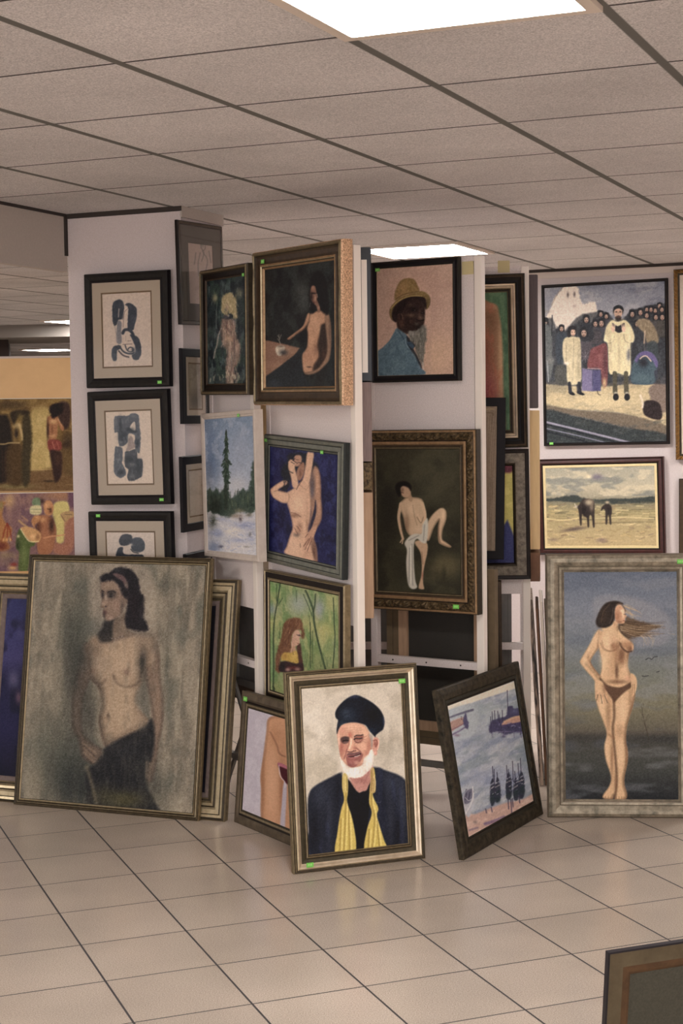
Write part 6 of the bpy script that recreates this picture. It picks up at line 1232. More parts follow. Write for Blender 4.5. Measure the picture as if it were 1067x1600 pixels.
def art_farB2(a):
    c = crop(.1812, 0, 610)
    a.fill((138, 104, 104)); a.cloud((160, 122, 110), 10, 12, .45, .65, .7); a.cloud((112, 84, 100), 10, 14, .5, .7, .6); a.vg = None
    c.e(a, 520, 900, 160, 50, (178, 130, 92), .8); c.e(a, 80, 940, 50, 60, (206, 166, 114), .8)
    a.poly(c((480, 960), (590, 965), (590, 1120), (560, 1180), (550, 1300), (490, 1310), (480, 1180), (450, 1040)), (208, 194, 116), 1.6, .95); a.poly(c((590, 860), (670, 860), (660, 1000), (600, 990)), (118, 84, 100), 2); a.poly(c((560, 1100), (640, 1080), (620, 1390), (470, 1400), (470, 1310), (550, 1310)), (176, 118, 92), 2, .85)
    a.poly(c((520, 1070), (560, 1040), (630, 1040), (640, 1080), (600, 1100), (560, 1130)), (184, 150, 102), 1.1); a.line(c((560, 1065), (620, 1068)), (90, 70, 60), .8, .5, .8); a.line(c((525, 1068), (560, 1125)), (110, 80, 66), 1, .6, .7)
    # man
    a.poly(c((330, 1090), (380, 1070), (440, 1090), (480, 1170), (480, 1260), (440, 1400), (330, 1400), (320, 1200)), (170, 112, 78), 1.5); c.e(a, 445, 1160, 26, 70, (66, 44, 36), .85); c.e(a, 330, 1180, 26, 60, (84, 50, 38), .7); c.e(a, 370, 1110, 26, 24, (214, 164, 112), .7); c.e(a, 400, 1300, 40, 60, (186, 128, 90), .7)
    a.poly(c((375, 985), (395, 945), (440, 950), (462, 1000), (450, 1060), (415, 1075), (385, 1050)), (196, 138, 92), 1.1); c.e(a, 435, 1030, 14, 24, (92, 54, 42), .75); c.e(a, 360, 950, 26, 26, (72, 50, 46), .8); c.e(a, 405, 980, 20, 20, (220, 170, 120), .7); a.line(c((410, 1018), (440, 1018)), (70, 42, 36), 1.1, .5, .8)
    a.line(c((380, 1270), (440, 1255), (500, 1250), (560, 1240)), (206, 148, 104), 2.6, .9, .95, 1.6)
    # woman in green
    a.poly(c((270, 1130), (300, 1075), (350, 1080), (340, 1120), (300, 1160), (310, 1200)), (186, 130, 84), 1.2); c.e(a, 320, 1090, 20, 14, (214, 160, 110), .7)
    a.poly(c((280, 980), (285, 930), (320, 918), (345, 935), (345, 990)), (120, 142, 106), 1.2); a.poly(c((258, 1050), (262, 1000), (300, 985), (350, 990), (360, 1040), (340, 1065), (290, 1068)), (206, 196, 146), 1.2); a.line(c((262, 1020), (355, 1020)), (120, 132, 96), 1, .7, .6); a.line(c((266, 1045), (350, 1048)), (150, 140, 100), 1, .7, .6)
    a.poly(c((175, 1190), (230, 1170), (300, 1190), (350, 1230), (345, 1290), (290, 1310), (230, 1270)), (206, 158, 104), 1.2); c.e(a, 285, 1255, 22, 22, (234, 190, 132), .8); c.e(a, 325, 1260, 16, 24, (140, 90, 60), .6)
    a.poly(c((140, 1290), (150, 1230), (178, 1195), (240, 1290), (300, 1310), (290, 1340), (260, 1360), (250, 1500), (230, 1560), (160, 1550), (165, 1400), (140, 1360)), (92, 108, 58), 1.5, clip=True); c.e(a, 210, 1420, 24, 100, (128, 144, 84), .6); c.e(a, 150, 1330, 20, 50, (52, 58, 36), .7); a.noclip()
    a.line(c((180, 1192), (220, 1260), (260, 1300), (330, 1300)), (226, 208, 150), 1.8, .8, .9); c.e(a, 158, 1255, 12, 12, (214, 202, 150), .9); a.line(c((165, 1120), (200, 1150), (230, 1170)), (206, 166, 108), 3, 1.2, .8); a.line(c((190, 1080), (240, 1120)), (196, 150, 100), 2, 1, .6)
    # seated figure left and fruit
    a.poly(c((-500, 1000), (0, 950), (30, 1000), (20, 1080), (50, 1140), (100, 1180), (95, 1240), (60, 1290), (40, 1380), (-500, 1390)), (178, 122, 72), 1.8); c.e(a, 10, 985, 18, 40, (140, 132, 84), .8); c.e(a, 10, 1340, 60, 40, (110, 44, 34), .8)
    for x0, x1 in ((40, 20), (65, 60), (85, 100)): a.line(c((62, 1145), (x0, 1200), (x1, 1290)), (150, 60, 42), 2, 1, .8)
    for x in (30, 60, 88): c.e(a, x, 1285, 11, 16, (224, 178, 110), .85)
    c.e(a, 60, 1420, 90, 34, (150, 130, 96), .7); c.e(a, 60, 1480, 70, 40, (120, 100, 96), .6); c.e(a, 110, 1530, 34, 16, (216, 172, 110), .9); c.e(a, 120, 1500, 30, 16, (160, 60, 46), .8)
    a.grain(9)
ART['farA'] = art_farA2; ART['farB'] = art_farB2

def art_people2(a):
    g = a.grain; a.grain = lambda *k: None; art_people(a); a.grain = g
    c = crop(.1874, 845, 435)
    # clear the crowd behind the main figures and repaint it person by person
    m = a.mask(c((20, 340), (100, 330), (140, 440), (200, 440), (300, 330), (350, 300), (480, 280), (560, 290), (610, 350), (700, 340), (740, 270), (820, 250), (870, 230), (1030, 210), (1060, 880), (740, 880), (560, 900), (340, 900), (30, 880)), 1.4, False)
    a.mixm(m, (58, 60, 66), .75)
    a.mixm(m * (a.noise(5, 10) > .55), (84, 88, 94), .35)
    H = [(360, 455, (84, 78, 84), 34), (505, 375, (66, 68, 76), 30), (455, 380, (78, 72, 76), 26), (380, 345, (48, 52, 60), 28), (500, 300, (70, 70, 78), 22), (545, 318, (74, 72, 80), 22), (175, 420, (66, 72, 80), 24), (40, 365, (92, 96, 98), 26), (760, 300, (54, 56, 62), 26), (828, 285, (72, 70, 70), 26), (880, 262, (60, 62, 66), 22), (915, 262, (54, 56, 62), 22), (880, 310, (70, 68, 72), 24), (950, 270, (58, 60, 66), 22), (985, 232, (62, 64, 68), 22), (1005, 262, (56, 58, 62), 22), (955, 325, (84, 80, 80), 24), (1008, 325, (80, 76, 72), 26), (800, 380, (60, 62, 68), 24)]
    for x, y, cl, r in H:
        a.poly(c((x - r * 1.9, y + r * 6), (x - r * 1.8, y + r * 2), (x - r * .8, y + r * 1.1), (x + r * .8, y + r * 1.1), (x + r * 1.8, y + r * 2), (x + r * 1.9, y + r * 6)), cl, 1.4, .85)
    for x, y, cl, r in H:
        a.poly(c((x - r, y - r * .2), (x - r * .8, y - r * 1.1), (x, y - r * 1.4), (x + r * .8, y - r * 1.1), (x + r, y - r * .1), (x + r * .9, y + r), (x - r * .9, y + r)), (42, 42, 48), .8, .95)
        c.e(a, x, y + r * .15, r * .72, r * .95, (176, 146, 128), 1, 0, .7); c.e(a, x, y + r * .75, r * .4, r * .3, (110, 84, 78), .7)
        for s_ in (-1, 1): c.e(a, x + s_ * r * .3, y - r * .02, r * .16, r * .14, (50, 40, 42), .9)
        a.line(c((x - r * .2, y + r * .5), (x + r * .25, y + r * .5)), (110, 66, 62), .7, .4, .8)
    # soldier silhouettes on the left
    a.poly(c((22, 400), (60, 385), (85, 440), (100, 560), (95, 640), (110, 700), (70, 860), (40, 700), (22, 640)), (100, 104, 104), 1.3, .9); a.line(c((58, 690), (66, 860)), (160, 164, 168), 1.3, .6, .9); c.e(a, 80, 690, 34, 30, (124, 124, 120), .7); a.line(c((98, 310), (94, 480)), (40, 42, 48), 1.3, .6, .9); c.e(a, 42, 352, 26, 18, (44, 48, 54), 1, 0, .5)
    a.poly(c((140, 480), (175, 450), (215, 470), (222, 560), (200, 700), (150, 720), (125, 600)), (62, 70, 80), 1.3, .9); a.line(c((138, 400), (136, 460)), (50, 50, 56), .9, .5, .8); a.poly(c((130, 740), (200, 730), (215, 880), (125, 870)), (84, 84, 80), 1.6, .9)
    for l in (((330, 650), (410, 655)), ((370, 600), (372, 700)), ((345, 615), (400, 690)), ((400, 615), (345, 690))): a.line(c(*l), (150, 140, 150), .6, .4, .5)
    # repaint the foreground figures over the crowd
    a.poly(c((405, 640), (420, 590), (480, 560), (540, 545), (556, 640), (552, 880), (510, 880), (500, 770), (470, 745), (390, 740)), (122, 72, 74), 1.2, clip=True); a.cloud((146, 96, 92), 5, 6, .5, .7, .5); c.e(a, 535, 700, 18, 120, (86, 54, 62), .7); a.noclip(); a.line(c((390, 750), (500, 755)), (190, 150, 150), 1.2, .6, .8)
    a.poly(c((345, 750), (430, 765), (430, 940), (345, 935)), (118, 110, 142), 1, smooth=False); a.poly(c((430, 765), (498, 765), (500, 935), (432, 940)), (84, 82, 118), 1, smooth=False)
    c.e(a, 530, 870, 16, 40, (190, 160, 118), .9); a.line(c((470, 935), (480, 965), (498, 970)), (60, 50, 50), 1, .5, .9)
    a.poly(c((182, 600), (190, 520), (225, 490), (300, 490), (330, 520), (335, 700), (330, 860), (230, 875), (215, 720), (195, 700)), (188, 174, 140), 1.1, clip=True); c.e(a, 320, 700, 16, 160, (150, 136, 110), .7); a.line(c((275, 500), (270, 860)), (146, 132, 106), .9, .7, .7); a.line(c((215, 560), (212, 690)), (150, 134, 108), 1.1, .8, .7); a.cloud((204, 190, 158), 5, 8, .5, .7, .5); a.noclip(); c.e(a, 218, 708, 24, 14, (220, 206, 190), .95)
    a.poly(c((228, 490), (228, 430), (255, 400), (290, 405), (300, 450), (296, 490), (285, 440), (262, 430), (250, 480)), (44, 40, 46), .9); c.e(a, 270, 452, 24, 34, (196, 160, 136), 1, 0, .7); a.poly(c((232, 470), (232, 420), (262, 398), (296, 412), (298, 432), (262, 428), (250, 440), (246, 490)), (44, 40, 46), .8)
    for x in (262, 284): c.e(a, x, 450, 5, 4, (56, 42, 42), .9)
    a.line(c((265, 474), (280, 474)), (140, 80, 74), .8, .4, .8)
    for x in (240, 320): a.line(c((x, 872), (x + 10, 950)), (50, 52, 62), 4.6, .8, .95); c.e(a, x + 24, 962, 28, 14, (34, 34, 42), 1, .25, .5)
    a.poly(c((530, 480), (548, 400), (590, 352), (640, 365), (700, 350), (750, 400), (778, 480), (770, 530), (745, 545), (745, 640), (742, 800), (690, 805), (640, 790), (572, 790), (562, 640), (555, 545), (525, 520)), (204, 190, 150), 1.1, clip=True)
    c.e(a, 650, 640, 12, 160, (178, 162, 124), .6); c.e(a, 580, 600, 16, 140, (170, 154, 118), .6); c.e(a, 545, 460, 26, 40, (180, 164, 128), .6); c.e(a, 730, 640, 16, 60, (96, 96, 108), .8); a.line(c((552, 545), (600, 530), (612, 490)), (146, 130, 98), 1.2, .8, .8); a.line(c((745, 545), (700, 520), (690, 470)), (146, 130, 98), 1.2, .8, .8); a.cloud((220, 208, 172), 5, 12, .5, .7, .5); a.noclip()
    for x in (615, 708): a.line(c((x, 790), (x + 2, 945)), (84, 80, 66), 6.6, .9, .97); c.e(a, x + 8, 955, 14, 10, (196, 186, 166), .9); c.e(a, x + 10, 985, 27, 32, (34, 32, 38), 1, 0, .65)
    c.e(a, 643, 290, 36, 48, (188, 154, 132), 1, 0, .75); c.e(a, 645, 335, 32, 30, (64, 54, 52), 1, 0, .5); a.poly(c((602, 275), (612, 240), (645, 225), (680, 240), (688, 275), (660, 255), (625, 258)), (40, 42, 46), .8)
    for x in (628, 660): c.e(a, x, 282, 8, 6, (54, 42, 42), .9)
    a.line(c((644, 285), (642, 308)), (140, 104, 92), .8, .5, .8); a.line(c((632, 325), (656, 325)), (120, 70, 66), .8, .4, .8)
    a.poly(c((595, 375), (640, 400), (695, 375), (690, 430), (650, 455), (610, 430)), (48, 46, 52), .9)
    for s_, x in ((1, 602), (-1, 688)):
        c.e(a, x, 425, 20, 30, (206, 172, 148), 1, 0, .6)
        for k in range(4): a.line(c((x + s_ * (k * 7 - 8), 420), (x + s_ * (k * 9 - 10), 385)), (210, 178, 152), .9, .4, .95)
    # crouching and bent figures on the right
    a.poly(c((790, 370), (830, 340), (900, 350), (950, 420), (976, 500), (965, 545), (900, 540), (880, 530), (860, 460), (820, 420)), (134, 118, 96), 1.2, clip=True); a.cloud((156, 138, 112), 4, 8, .5, .7, .6); a.noclip(); a.poly(c((890, 540), (965, 540), (960, 700), (890, 680)), (66, 74, 78), 1.4, .9); a.line(c((865, 440), (858, 540)), (190, 166, 142), 2, .8, .85)
    a.poly(c((750, 860), (755, 760), (790, 650), (850, 608), (920, 620), (970, 690), (965, 750), (940, 780), (950, 860), (890, 885), (800, 880)), (74, 92, 102), 1.2, clip=True); a.poly(c((780, 680), (820, 620), (880, 604), (950, 640), (980, 720), (960, 745), (930, 690), (880, 650), (830, 650), (800, 700)), (104, 94, 138), 1.2); c.e(a, 850, 700, 40, 40, (44, 42, 50), .9); a.line(c((825, 670), (850, 650), (880, 650), (915, 690)), (206, 178, 160), 1.8, .7, .9); c.e(a, 850, 830, 80, 30, (92, 112, 118), .5); a.noclip()
    a.grain(10)
ART['people'] = art_people2

def art_harbor2(a):
    g = a.grain; a.grain = lambda *k: None; art_harbor(a); a.grain = g
    c = crop(.1624, 690, 1060); W_ = (172, 182, 198)
    # left pier, repainted
    a.poly(c((60, 330), (330, 270), (330, 540), (100, 580)), (176, 186, 192), 3, .95)
    a.line(c((70, 385), (180, 345), (300, 308)), (104, 104, 128), 2.6, .8, .9, 3.6); a.poly(c((85, 430), (180, 385), (225, 385), (215, 440), (150, 480), (95, 510)), (176, 140, 128), 1, .95, rough=.6); a.line(c((95, 500), (160, 470), (230, 430)), (130, 92, 120), 1.4, .7, .8); a.line(c((105, 545), (170, 510), (235, 470)), (116, 100, 140), 2.2, .9, .85); c.e(a, 150, 550, 30, 12, (140, 110, 140), .7)
    a.poly(c((210, 400), (235, 340), (250, 400), (262, 430), (255, 490), (225, 470)), (88, 84, 122), .9, .95, rough=.8); a.line(c((190, 370), (196, 400)), (70, 66, 96), 1, .5, .9); a.line(c((90, 420), (180, 385), (210, 390)), (196, 176, 170), 1, .6, .8)
    # right anchorage
    R = a.rs
    for i in range(46):
        x = R.uniform(465, 780); y = R.uniform(430, 530); a.line(c((x, y), (x + R.uniform(-8, 24), y + R.uniform(-16, 16))), ((66, 66, 108), (150, 150, 184), (98, 92, 138), (60, 56, 84))[i % 4], 1.2, .5, .75)
    a.line(c((600, 420), (690, 380), (760, 372)), (214, 178, 142), 3, .9, .8); a.line(c((590, 455), (700, 440), (780, 430)), (84, 74, 116), 2, .8, .9)
    c.e(a, 700, 320, 30, 22, (112, 116, 152), .7); c.e(a, 600, 545, 30, 8, (104, 100, 140), .6)
    # hulls with rigging
    for x, y, w, h in ((485, 1000, 26, 190), (540, 1000, 28, 190), (645, 960, 30, 190), (708, 960, 24, 170), (770, 930, 34, 180)):
        for j in range(9):
            yy = y + R.uniform(0, h * .6); xx = x + R.uniform(-w, w); a.line(c((xx, yy), (xx + R.uniform(-20, 20), yy + R.uniform(-14, 14))), ((196, 196, 204), (120, 124, 146), (44, 50, 70), (70, 92, 96))[j % 4], 1, .5, .8)
        c.e(a, x, y + h * .85, w * .9, h * .16, (52, 72, 72), .7)
    a.poly(c((210, 1160), (235, 1080), (262, 1072), (285, 1060), (300, 1075), (305, 1130), (318, 1180), (300, 1260), (262, 1330), (235, 1290), (225, 1220)), (190, 192, 200), .9, .97)
    a.poly(c((215, 1150), (240, 1080), (295, 1060), (300, 1120), (270, 1190), (225, 1200)), (116, 116, 138), .9, .95); a.line(c((300, 1040), (300, 1150), (270, 1230), (235, 1290)), (222, 220, 222), 1.6, .7, .95); a.line(c((240, 1100), (232, 1160)), (60, 58, 84), 1.2, .5, .9); a.line(c((275, 1090), (262, 1160)), (60, 58, 84), 1.2, .5, .9); a.line(c((228, 1140), (262, 1170), (295, 1150)), (204, 204, 212), 1, .5, .9); c.e(a, 300, 1230, 26, 40, (196, 204, 214), .5)
    a.line(c((410, 1390), (500, 1360), (600, 1320)), (132, 108, 148), 2.6, 1, .7); c.e(a, 325, 1375, 20, 16, (140, 116, 110), .7)
    a.grain(8)
ART['harbor'] = art_harbor2

def art_blue2(a):
    c = crop(.1489, 420, 695)
    a.fill((44, 46, 92)); a.cloud((62, 66, 116), 6, 12, .45, .62, .7); a.cloud((32, 32, 66), 10, 12, .5, .7, .7)
    a.dabs(160, (424, 700, 536, 884), [(58, 64, 118), (36, 38, 78), (74, 78, 126), (50, 56, 100)], 6, 1.3, 1.2, .6, .4)
    m1 = (176, 134, 110); w1 = (216, 174, 144); sh = (146, 102, 84); dk = (70, 56, 62)
    # hair of both heads
    a.poly(c((190, 180), (200, 120), (260, 90), (340, 90), (410, 100), (480, 180), (520, 230), (500, 280), (400, 300), (260, 300), (220, 420), (180, 490), (130, 470), (150, 380), (130, 300), (150, 220)), (44, 46, 56), 2, .95, rough=2)
    # standing man behind: shoulder, arm and side
    a.poly(c((470, 240), (510, 250), (535, 320), (545, 450), (545, 560), (555, 680), (545, 790), (500, 880), (470, 960), (500, 1080), (505, 1230), (440, 1220), (430, 1000), (420, 900), (440, 700), (430, 560), (430, 400)), m1, 1.4, clip=True, rim=(2.5, 0, 0, (112, 80, 70), .6))
    c.e(a, 455, 430, 28, 130, (96, 86, 92), .85); c.e(a, 505, 420, 18, 120, (202, 158, 130), .7); c.e(a, 525, 640, 14, 100, (196, 152, 124), .7); c.e(a, 470, 1120, 30, 110, (104, 74, 64), .8); a.noclip()
    a.poly(c((486, 580), (496, 640), (492, 720), (470, 800), (440, 880), (424, 880), (440, 800), (462, 720), (476, 660)), (38, 40, 72), 1.1, .9); c.e(a, 452, 500, 14, 50, (110, 104, 114), .6)
    # faces
    a.poly(c((270, 130), (320, 115), (345, 140), (340, 190), (310, 230), (270, 220)), (188, 144, 120), 1.1); a.poly(c((300, 260), (350, 190), (375, 215), (370, 290), (350, 350), (320, 380), (290, 340)), (166, 122, 100), 1.1)
    c.e(a, 330, 300, 12, 40, (122, 84, 72), .7); a.line(c((310, 190), (345, 200)), (70, 50, 52), 1, .6, .9); a.line(c((285, 160), (310, 165)), (90, 60, 58), .9, .5, .8)
    # woman's torso
    a.poly(c((180, 520), (230, 480), (290, 440), (350, 390), (420, 400), (430, 500), (440, 620), (430, 780), (410, 880), (420, 960), (450, 1100), (465, 1230), (330, 1190), (170, 1130), (190, 1060), (220, 960), (250, 870), (240, 780), (215, 680), (190, 600)), w1, 1.3, clip=True, rim=(2.6, 0, 0, (164, 118, 96), .65))
    c.e(a, 300, 620, 60, 90, (232, 194, 162), .7); c.e(a, 400, 640, 20, 120, (204, 160, 132), .6); c.e(a, 270, 740, 50, 24, sh, .7); a.line(c((225, 710), (280, 720), (335, 755)), sh, 1.3, .8, .8)
    c.e(a, 320, 870, 26, 50, sh, .75); c.e(a, 290, 940, 34, 22, (100, 84, 84), .7); c.e(a, 270, 1060, 50, 80, (224, 184, 154), .7); c.e(a, 400, 840, 14, 90, (170, 126, 102), .6); a.line(c((328, 1030), (330, 1070)), sh, 1, .6, .8)
    c.e(a, 400, 1130, 40, 60, (190, 140, 116), .5); a.noclip()
    for l in (((262, 870), (290, 930)), ((285, 845), (318, 900)), ((300, 830), (338, 885))): a.line(c(*l), (206, 158, 132), 1.4, .6, .95); 
    for l in (((272, 870), (298, 925)), ((294, 850), (326, 900))): a.line(c(*l), (116, 78, 68), .8, .5, .8)
    # arms
    a.poly(c((20, 480), (40, 450), (110, 400), (160, 378), (190, 385), (195, 410), (150, 440), (100, 478), (180, 500), (215, 520), (205, 600), (150, 610), (80, 575), (40, 540)), w1, 1.1, rim=(2, 0, 0, (160, 114, 92), .6)); a.line(c((60, 490), (110, 480), (170, 500)), sh, 1.2, .8, .7)
    a.line(c((180, 380), (165, 420), (158, 450)), (50, 46, 54), 1.6, .7, .8); a.line(c((190, 400), (215, 440), (235, 470)), (60, 50, 56), 1.2, .7, .7)
    a.poly(c((205, 190), (230, 160), (260, 170), (285, 200), (275, 250), (300, 350), (310, 420), (290, 460), (250, 440), (235, 350), (215, 280), (205, 240)), w1, 1.0, rim=(1.8, 0, 0, (160, 114, 94), .6))
    a.poly(c((402, 95), (440, 88), (470, 100), (462, 180), (445, 300), (425, 400), (400, 470), (340, 440), (320, 410), (345, 380), (365, 330), (385, 220)), w1, 1.0, rim=(1.8, 0, 0, (164, 118, 96), .6)); a.line(c((350, 370), (325, 410), (290, 470)), (120, 82, 70), 1.2, .7, .8)
    for l in (((220, 165), (210, 140)), ((240, 160), (240, 138)), ((260, 168), (275, 150)), ((235, 185), (270, 205)), ((250, 170), (300, 200))): a.line(c(*l), (60, 48, 52), 1, .6, .8)
    for l in (((230, 150), (280, 110)), ((200, 200), (190, 260)), ((210, 280), (250, 300)), ((170, 330), (160, 400)), ((350, 120), (380, 160))): a.line(c(*l), (36, 38, 50), 1.4, .9, .7)
    # the man's hand on her hip
    a.poly(c((500, 860), (470, 960), (440, 1010), (400, 1050), (375, 1090), (360, 1060), (385, 1000), (380, 970), (395, 930), (430, 900), (460, 860)), (196, 150, 124), 1.1)
    for l in (((440, 960), (380, 1090)), ((420, 980), (362, 1060)), ((455, 970), (400, 1110)), ((380, 965), (410, 930))): a.line(c(*l), (122, 82, 70), 1, .6, .8)
    a.grain(9)
ART['blue'] = art_blue2

def art_gold2(a):
    c = crop(.1489, 410, 405)
    a.fill((44, 45, 45)); a.cloud((58, 62, 60), 12, 24, .45, .66, .8); a.cloud((30, 28, 32), 16, 24, .5, .7, .8)
    c.e(a, 430, 420, 60, 170, (92, 98, 94), .6); c.e(a, 400, 330, 60, 70, (76, 78, 74), .5); c.e(a, 690, 150, 60, 60, (64, 72, 72), .5); c.e(a, 720, 1000, 60, 300, (50, 58, 62), .5)
    a.poly(c((-40, 850), (60, 850), (240, 890), (395, 930), (340, 1000), (200, 1110), (-40, 1290)), (148, 112, 92), 1.2, smooth=False, clip=True, rough=.5)
    c.e(a, 230, 960, 110, 50, (176, 140, 114), .7); c.e(a, 70, 1000, 80, 80, (136, 100, 86), .5); c.e(a, 160, 1110, 90, 50, (170, 132, 108), .5); a.noclip()
    a.poly(c((395, 930), (440, 960), (430, 1200), (520, 1380), (-40, 1380), (-40, 1290), (200, 1110), (340, 1000)), (50, 54, 58), 1.6); c.e(a, 120, 1300, 80, 50, (76, 84, 92), .5); c.e(a, 320, 1100, 70, 60, (42, 44, 48), .6)
    a.poly(c((140, 940), (165, 905), (225, 905), (235, 935), (200, 1005), (160, 1000)), (190, 176, 156), .9, .95); c.e(a, 225, 975, 44, 30, (66, 66, 70), .85); c.e(a, 195, 912, 36, 10, (120, 104, 90), .8); c.e(a, 155, 950, 14, 30, (216, 204, 184), .8)
    for l in (((195, 900), (180, 850), (175, 790)), ((190, 880), (160, 830)), ((182, 840), (200, 790)), ((178, 820), (160, 800))): a.line(c(*l), (166, 156, 140), .8, .5, .8)
    sk = (188, 142, 112); dk = (66, 50, 44)
    a.poly(c((470, 580), (495, 575), (490, 640), (460, 700), (420, 745), (370, 775), (290, 838), (262, 832), (300, 800), (380, 740), (430, 690)), sk, 1.0, rim=(2, 0, -1, (110, 80, 64), .7)); a.line(c((360, 790), (420, 750), (460, 720)), (96, 70, 58), 1.2, .8, .7)
    a.poly(c((500, 580), (560, 550), (620, 545), (680, 575), (690, 640), (650, 680), (615, 700), (600, 800), (590, 900), (600, 1000), (570, 1080), (540, 1140), (520, 1180), (440, 1185), (420, 1100), (418, 1000), (450, 950), (470, 900), (475, 790), (468, 720), (490, 650)), sk, 1.3, clip=True, rim=(3, -1, 0, (112, 82, 66), .6))
    c.e(a, 540, 640, 50, 60, (212, 168, 134), .6); c.e(a, 585, 740, 26, 50, (210, 166, 132), .6); c.e(a, 500, 730, 24, 50, (202, 156, 124), .6); c.e(a, 510, 850, 36, 60, (206, 160, 126), .6); c.e(a, 560, 940, 24, 60, (132, 96, 78), .6); c.e(a, 480, 1010, 40, 60, (182, 134, 108), .6); c.e(a, 450, 1120, 26, 50, (196, 154, 122), .6); c.e(a, 490, 1125, 26, 8, (70, 48, 42), .8); a.noclip()
    a.poly(c((620, 700), (665, 680), (670, 800), (680, 960), (650, 1080), (590, 1170), (535, 1160), (540, 1100), (590, 1020), (575, 900), (595, 810)), dk, 2, .92); c.e(a, 640, 1000, 24, 60, (96, 64, 52), .5)
    a.poly(c((660, 580), (690, 575), (712, 680), (718, 820), (712, 960), (690, 1060), (630, 1130), (570, 1180), (490, 1205), (440, 1190), (520, 1170), (590, 1130), (650, 1040), (676, 940), (668, 800), (655, 680)), (156, 122, 98), 1.3, .95, rim=(2, 0, 0, (100, 78, 66), .6)); c.e(a, 700, 760, 10, 120, (110, 88, 76), .6)
    a.line(c((665, 900), (660, 1010), (620, 1090)), (96, 66, 54), 1, .8, .6)
    a.poly(c((490, 340), (500, 240), (540, 150), (590, 130), (640, 180), (670, 280), (690, 420), (690, 560), (660, 580), (620, 540), (600, 480), (560, 440), (555, 540), (520, 575), (500, 520), (488, 440)), (30, 27, 30), 2.0, .97, rough=1)
    a.poly(c((505, 320), (520, 285), (550, 290), (562, 340), (575, 400), (570, 430), (590, 480), (605, 540), (580, 560), (565, 500), (540, 470), (510, 430), (500, 370)), (140, 102, 84), 1.0, .95, clip=True)
    c.e(a, 525, 310, 20, 24, (168, 124, 100), .8); c.e(a, 512, 400, 14, 50, (52, 34, 36), .9); c.e(a, 535, 362, 26, 8, (34, 26, 30), .95); c.e(a, 552, 420, 8, 30, (190, 146, 120), .8); c.e(a, 530, 460, 18, 14, (86, 44, 44), .8); c.e(a, 588, 510, 12, 30, (176, 134, 108), .7); a.noclip()
    a.line(c((570, 370), (576, 400)), (170, 150, 146), .8, .5, .8); a.line(c((500, 460), (494, 500)), (120, 116, 118), .8, .5, .7); a.grain(8)
ART['gold'] = art_gold2

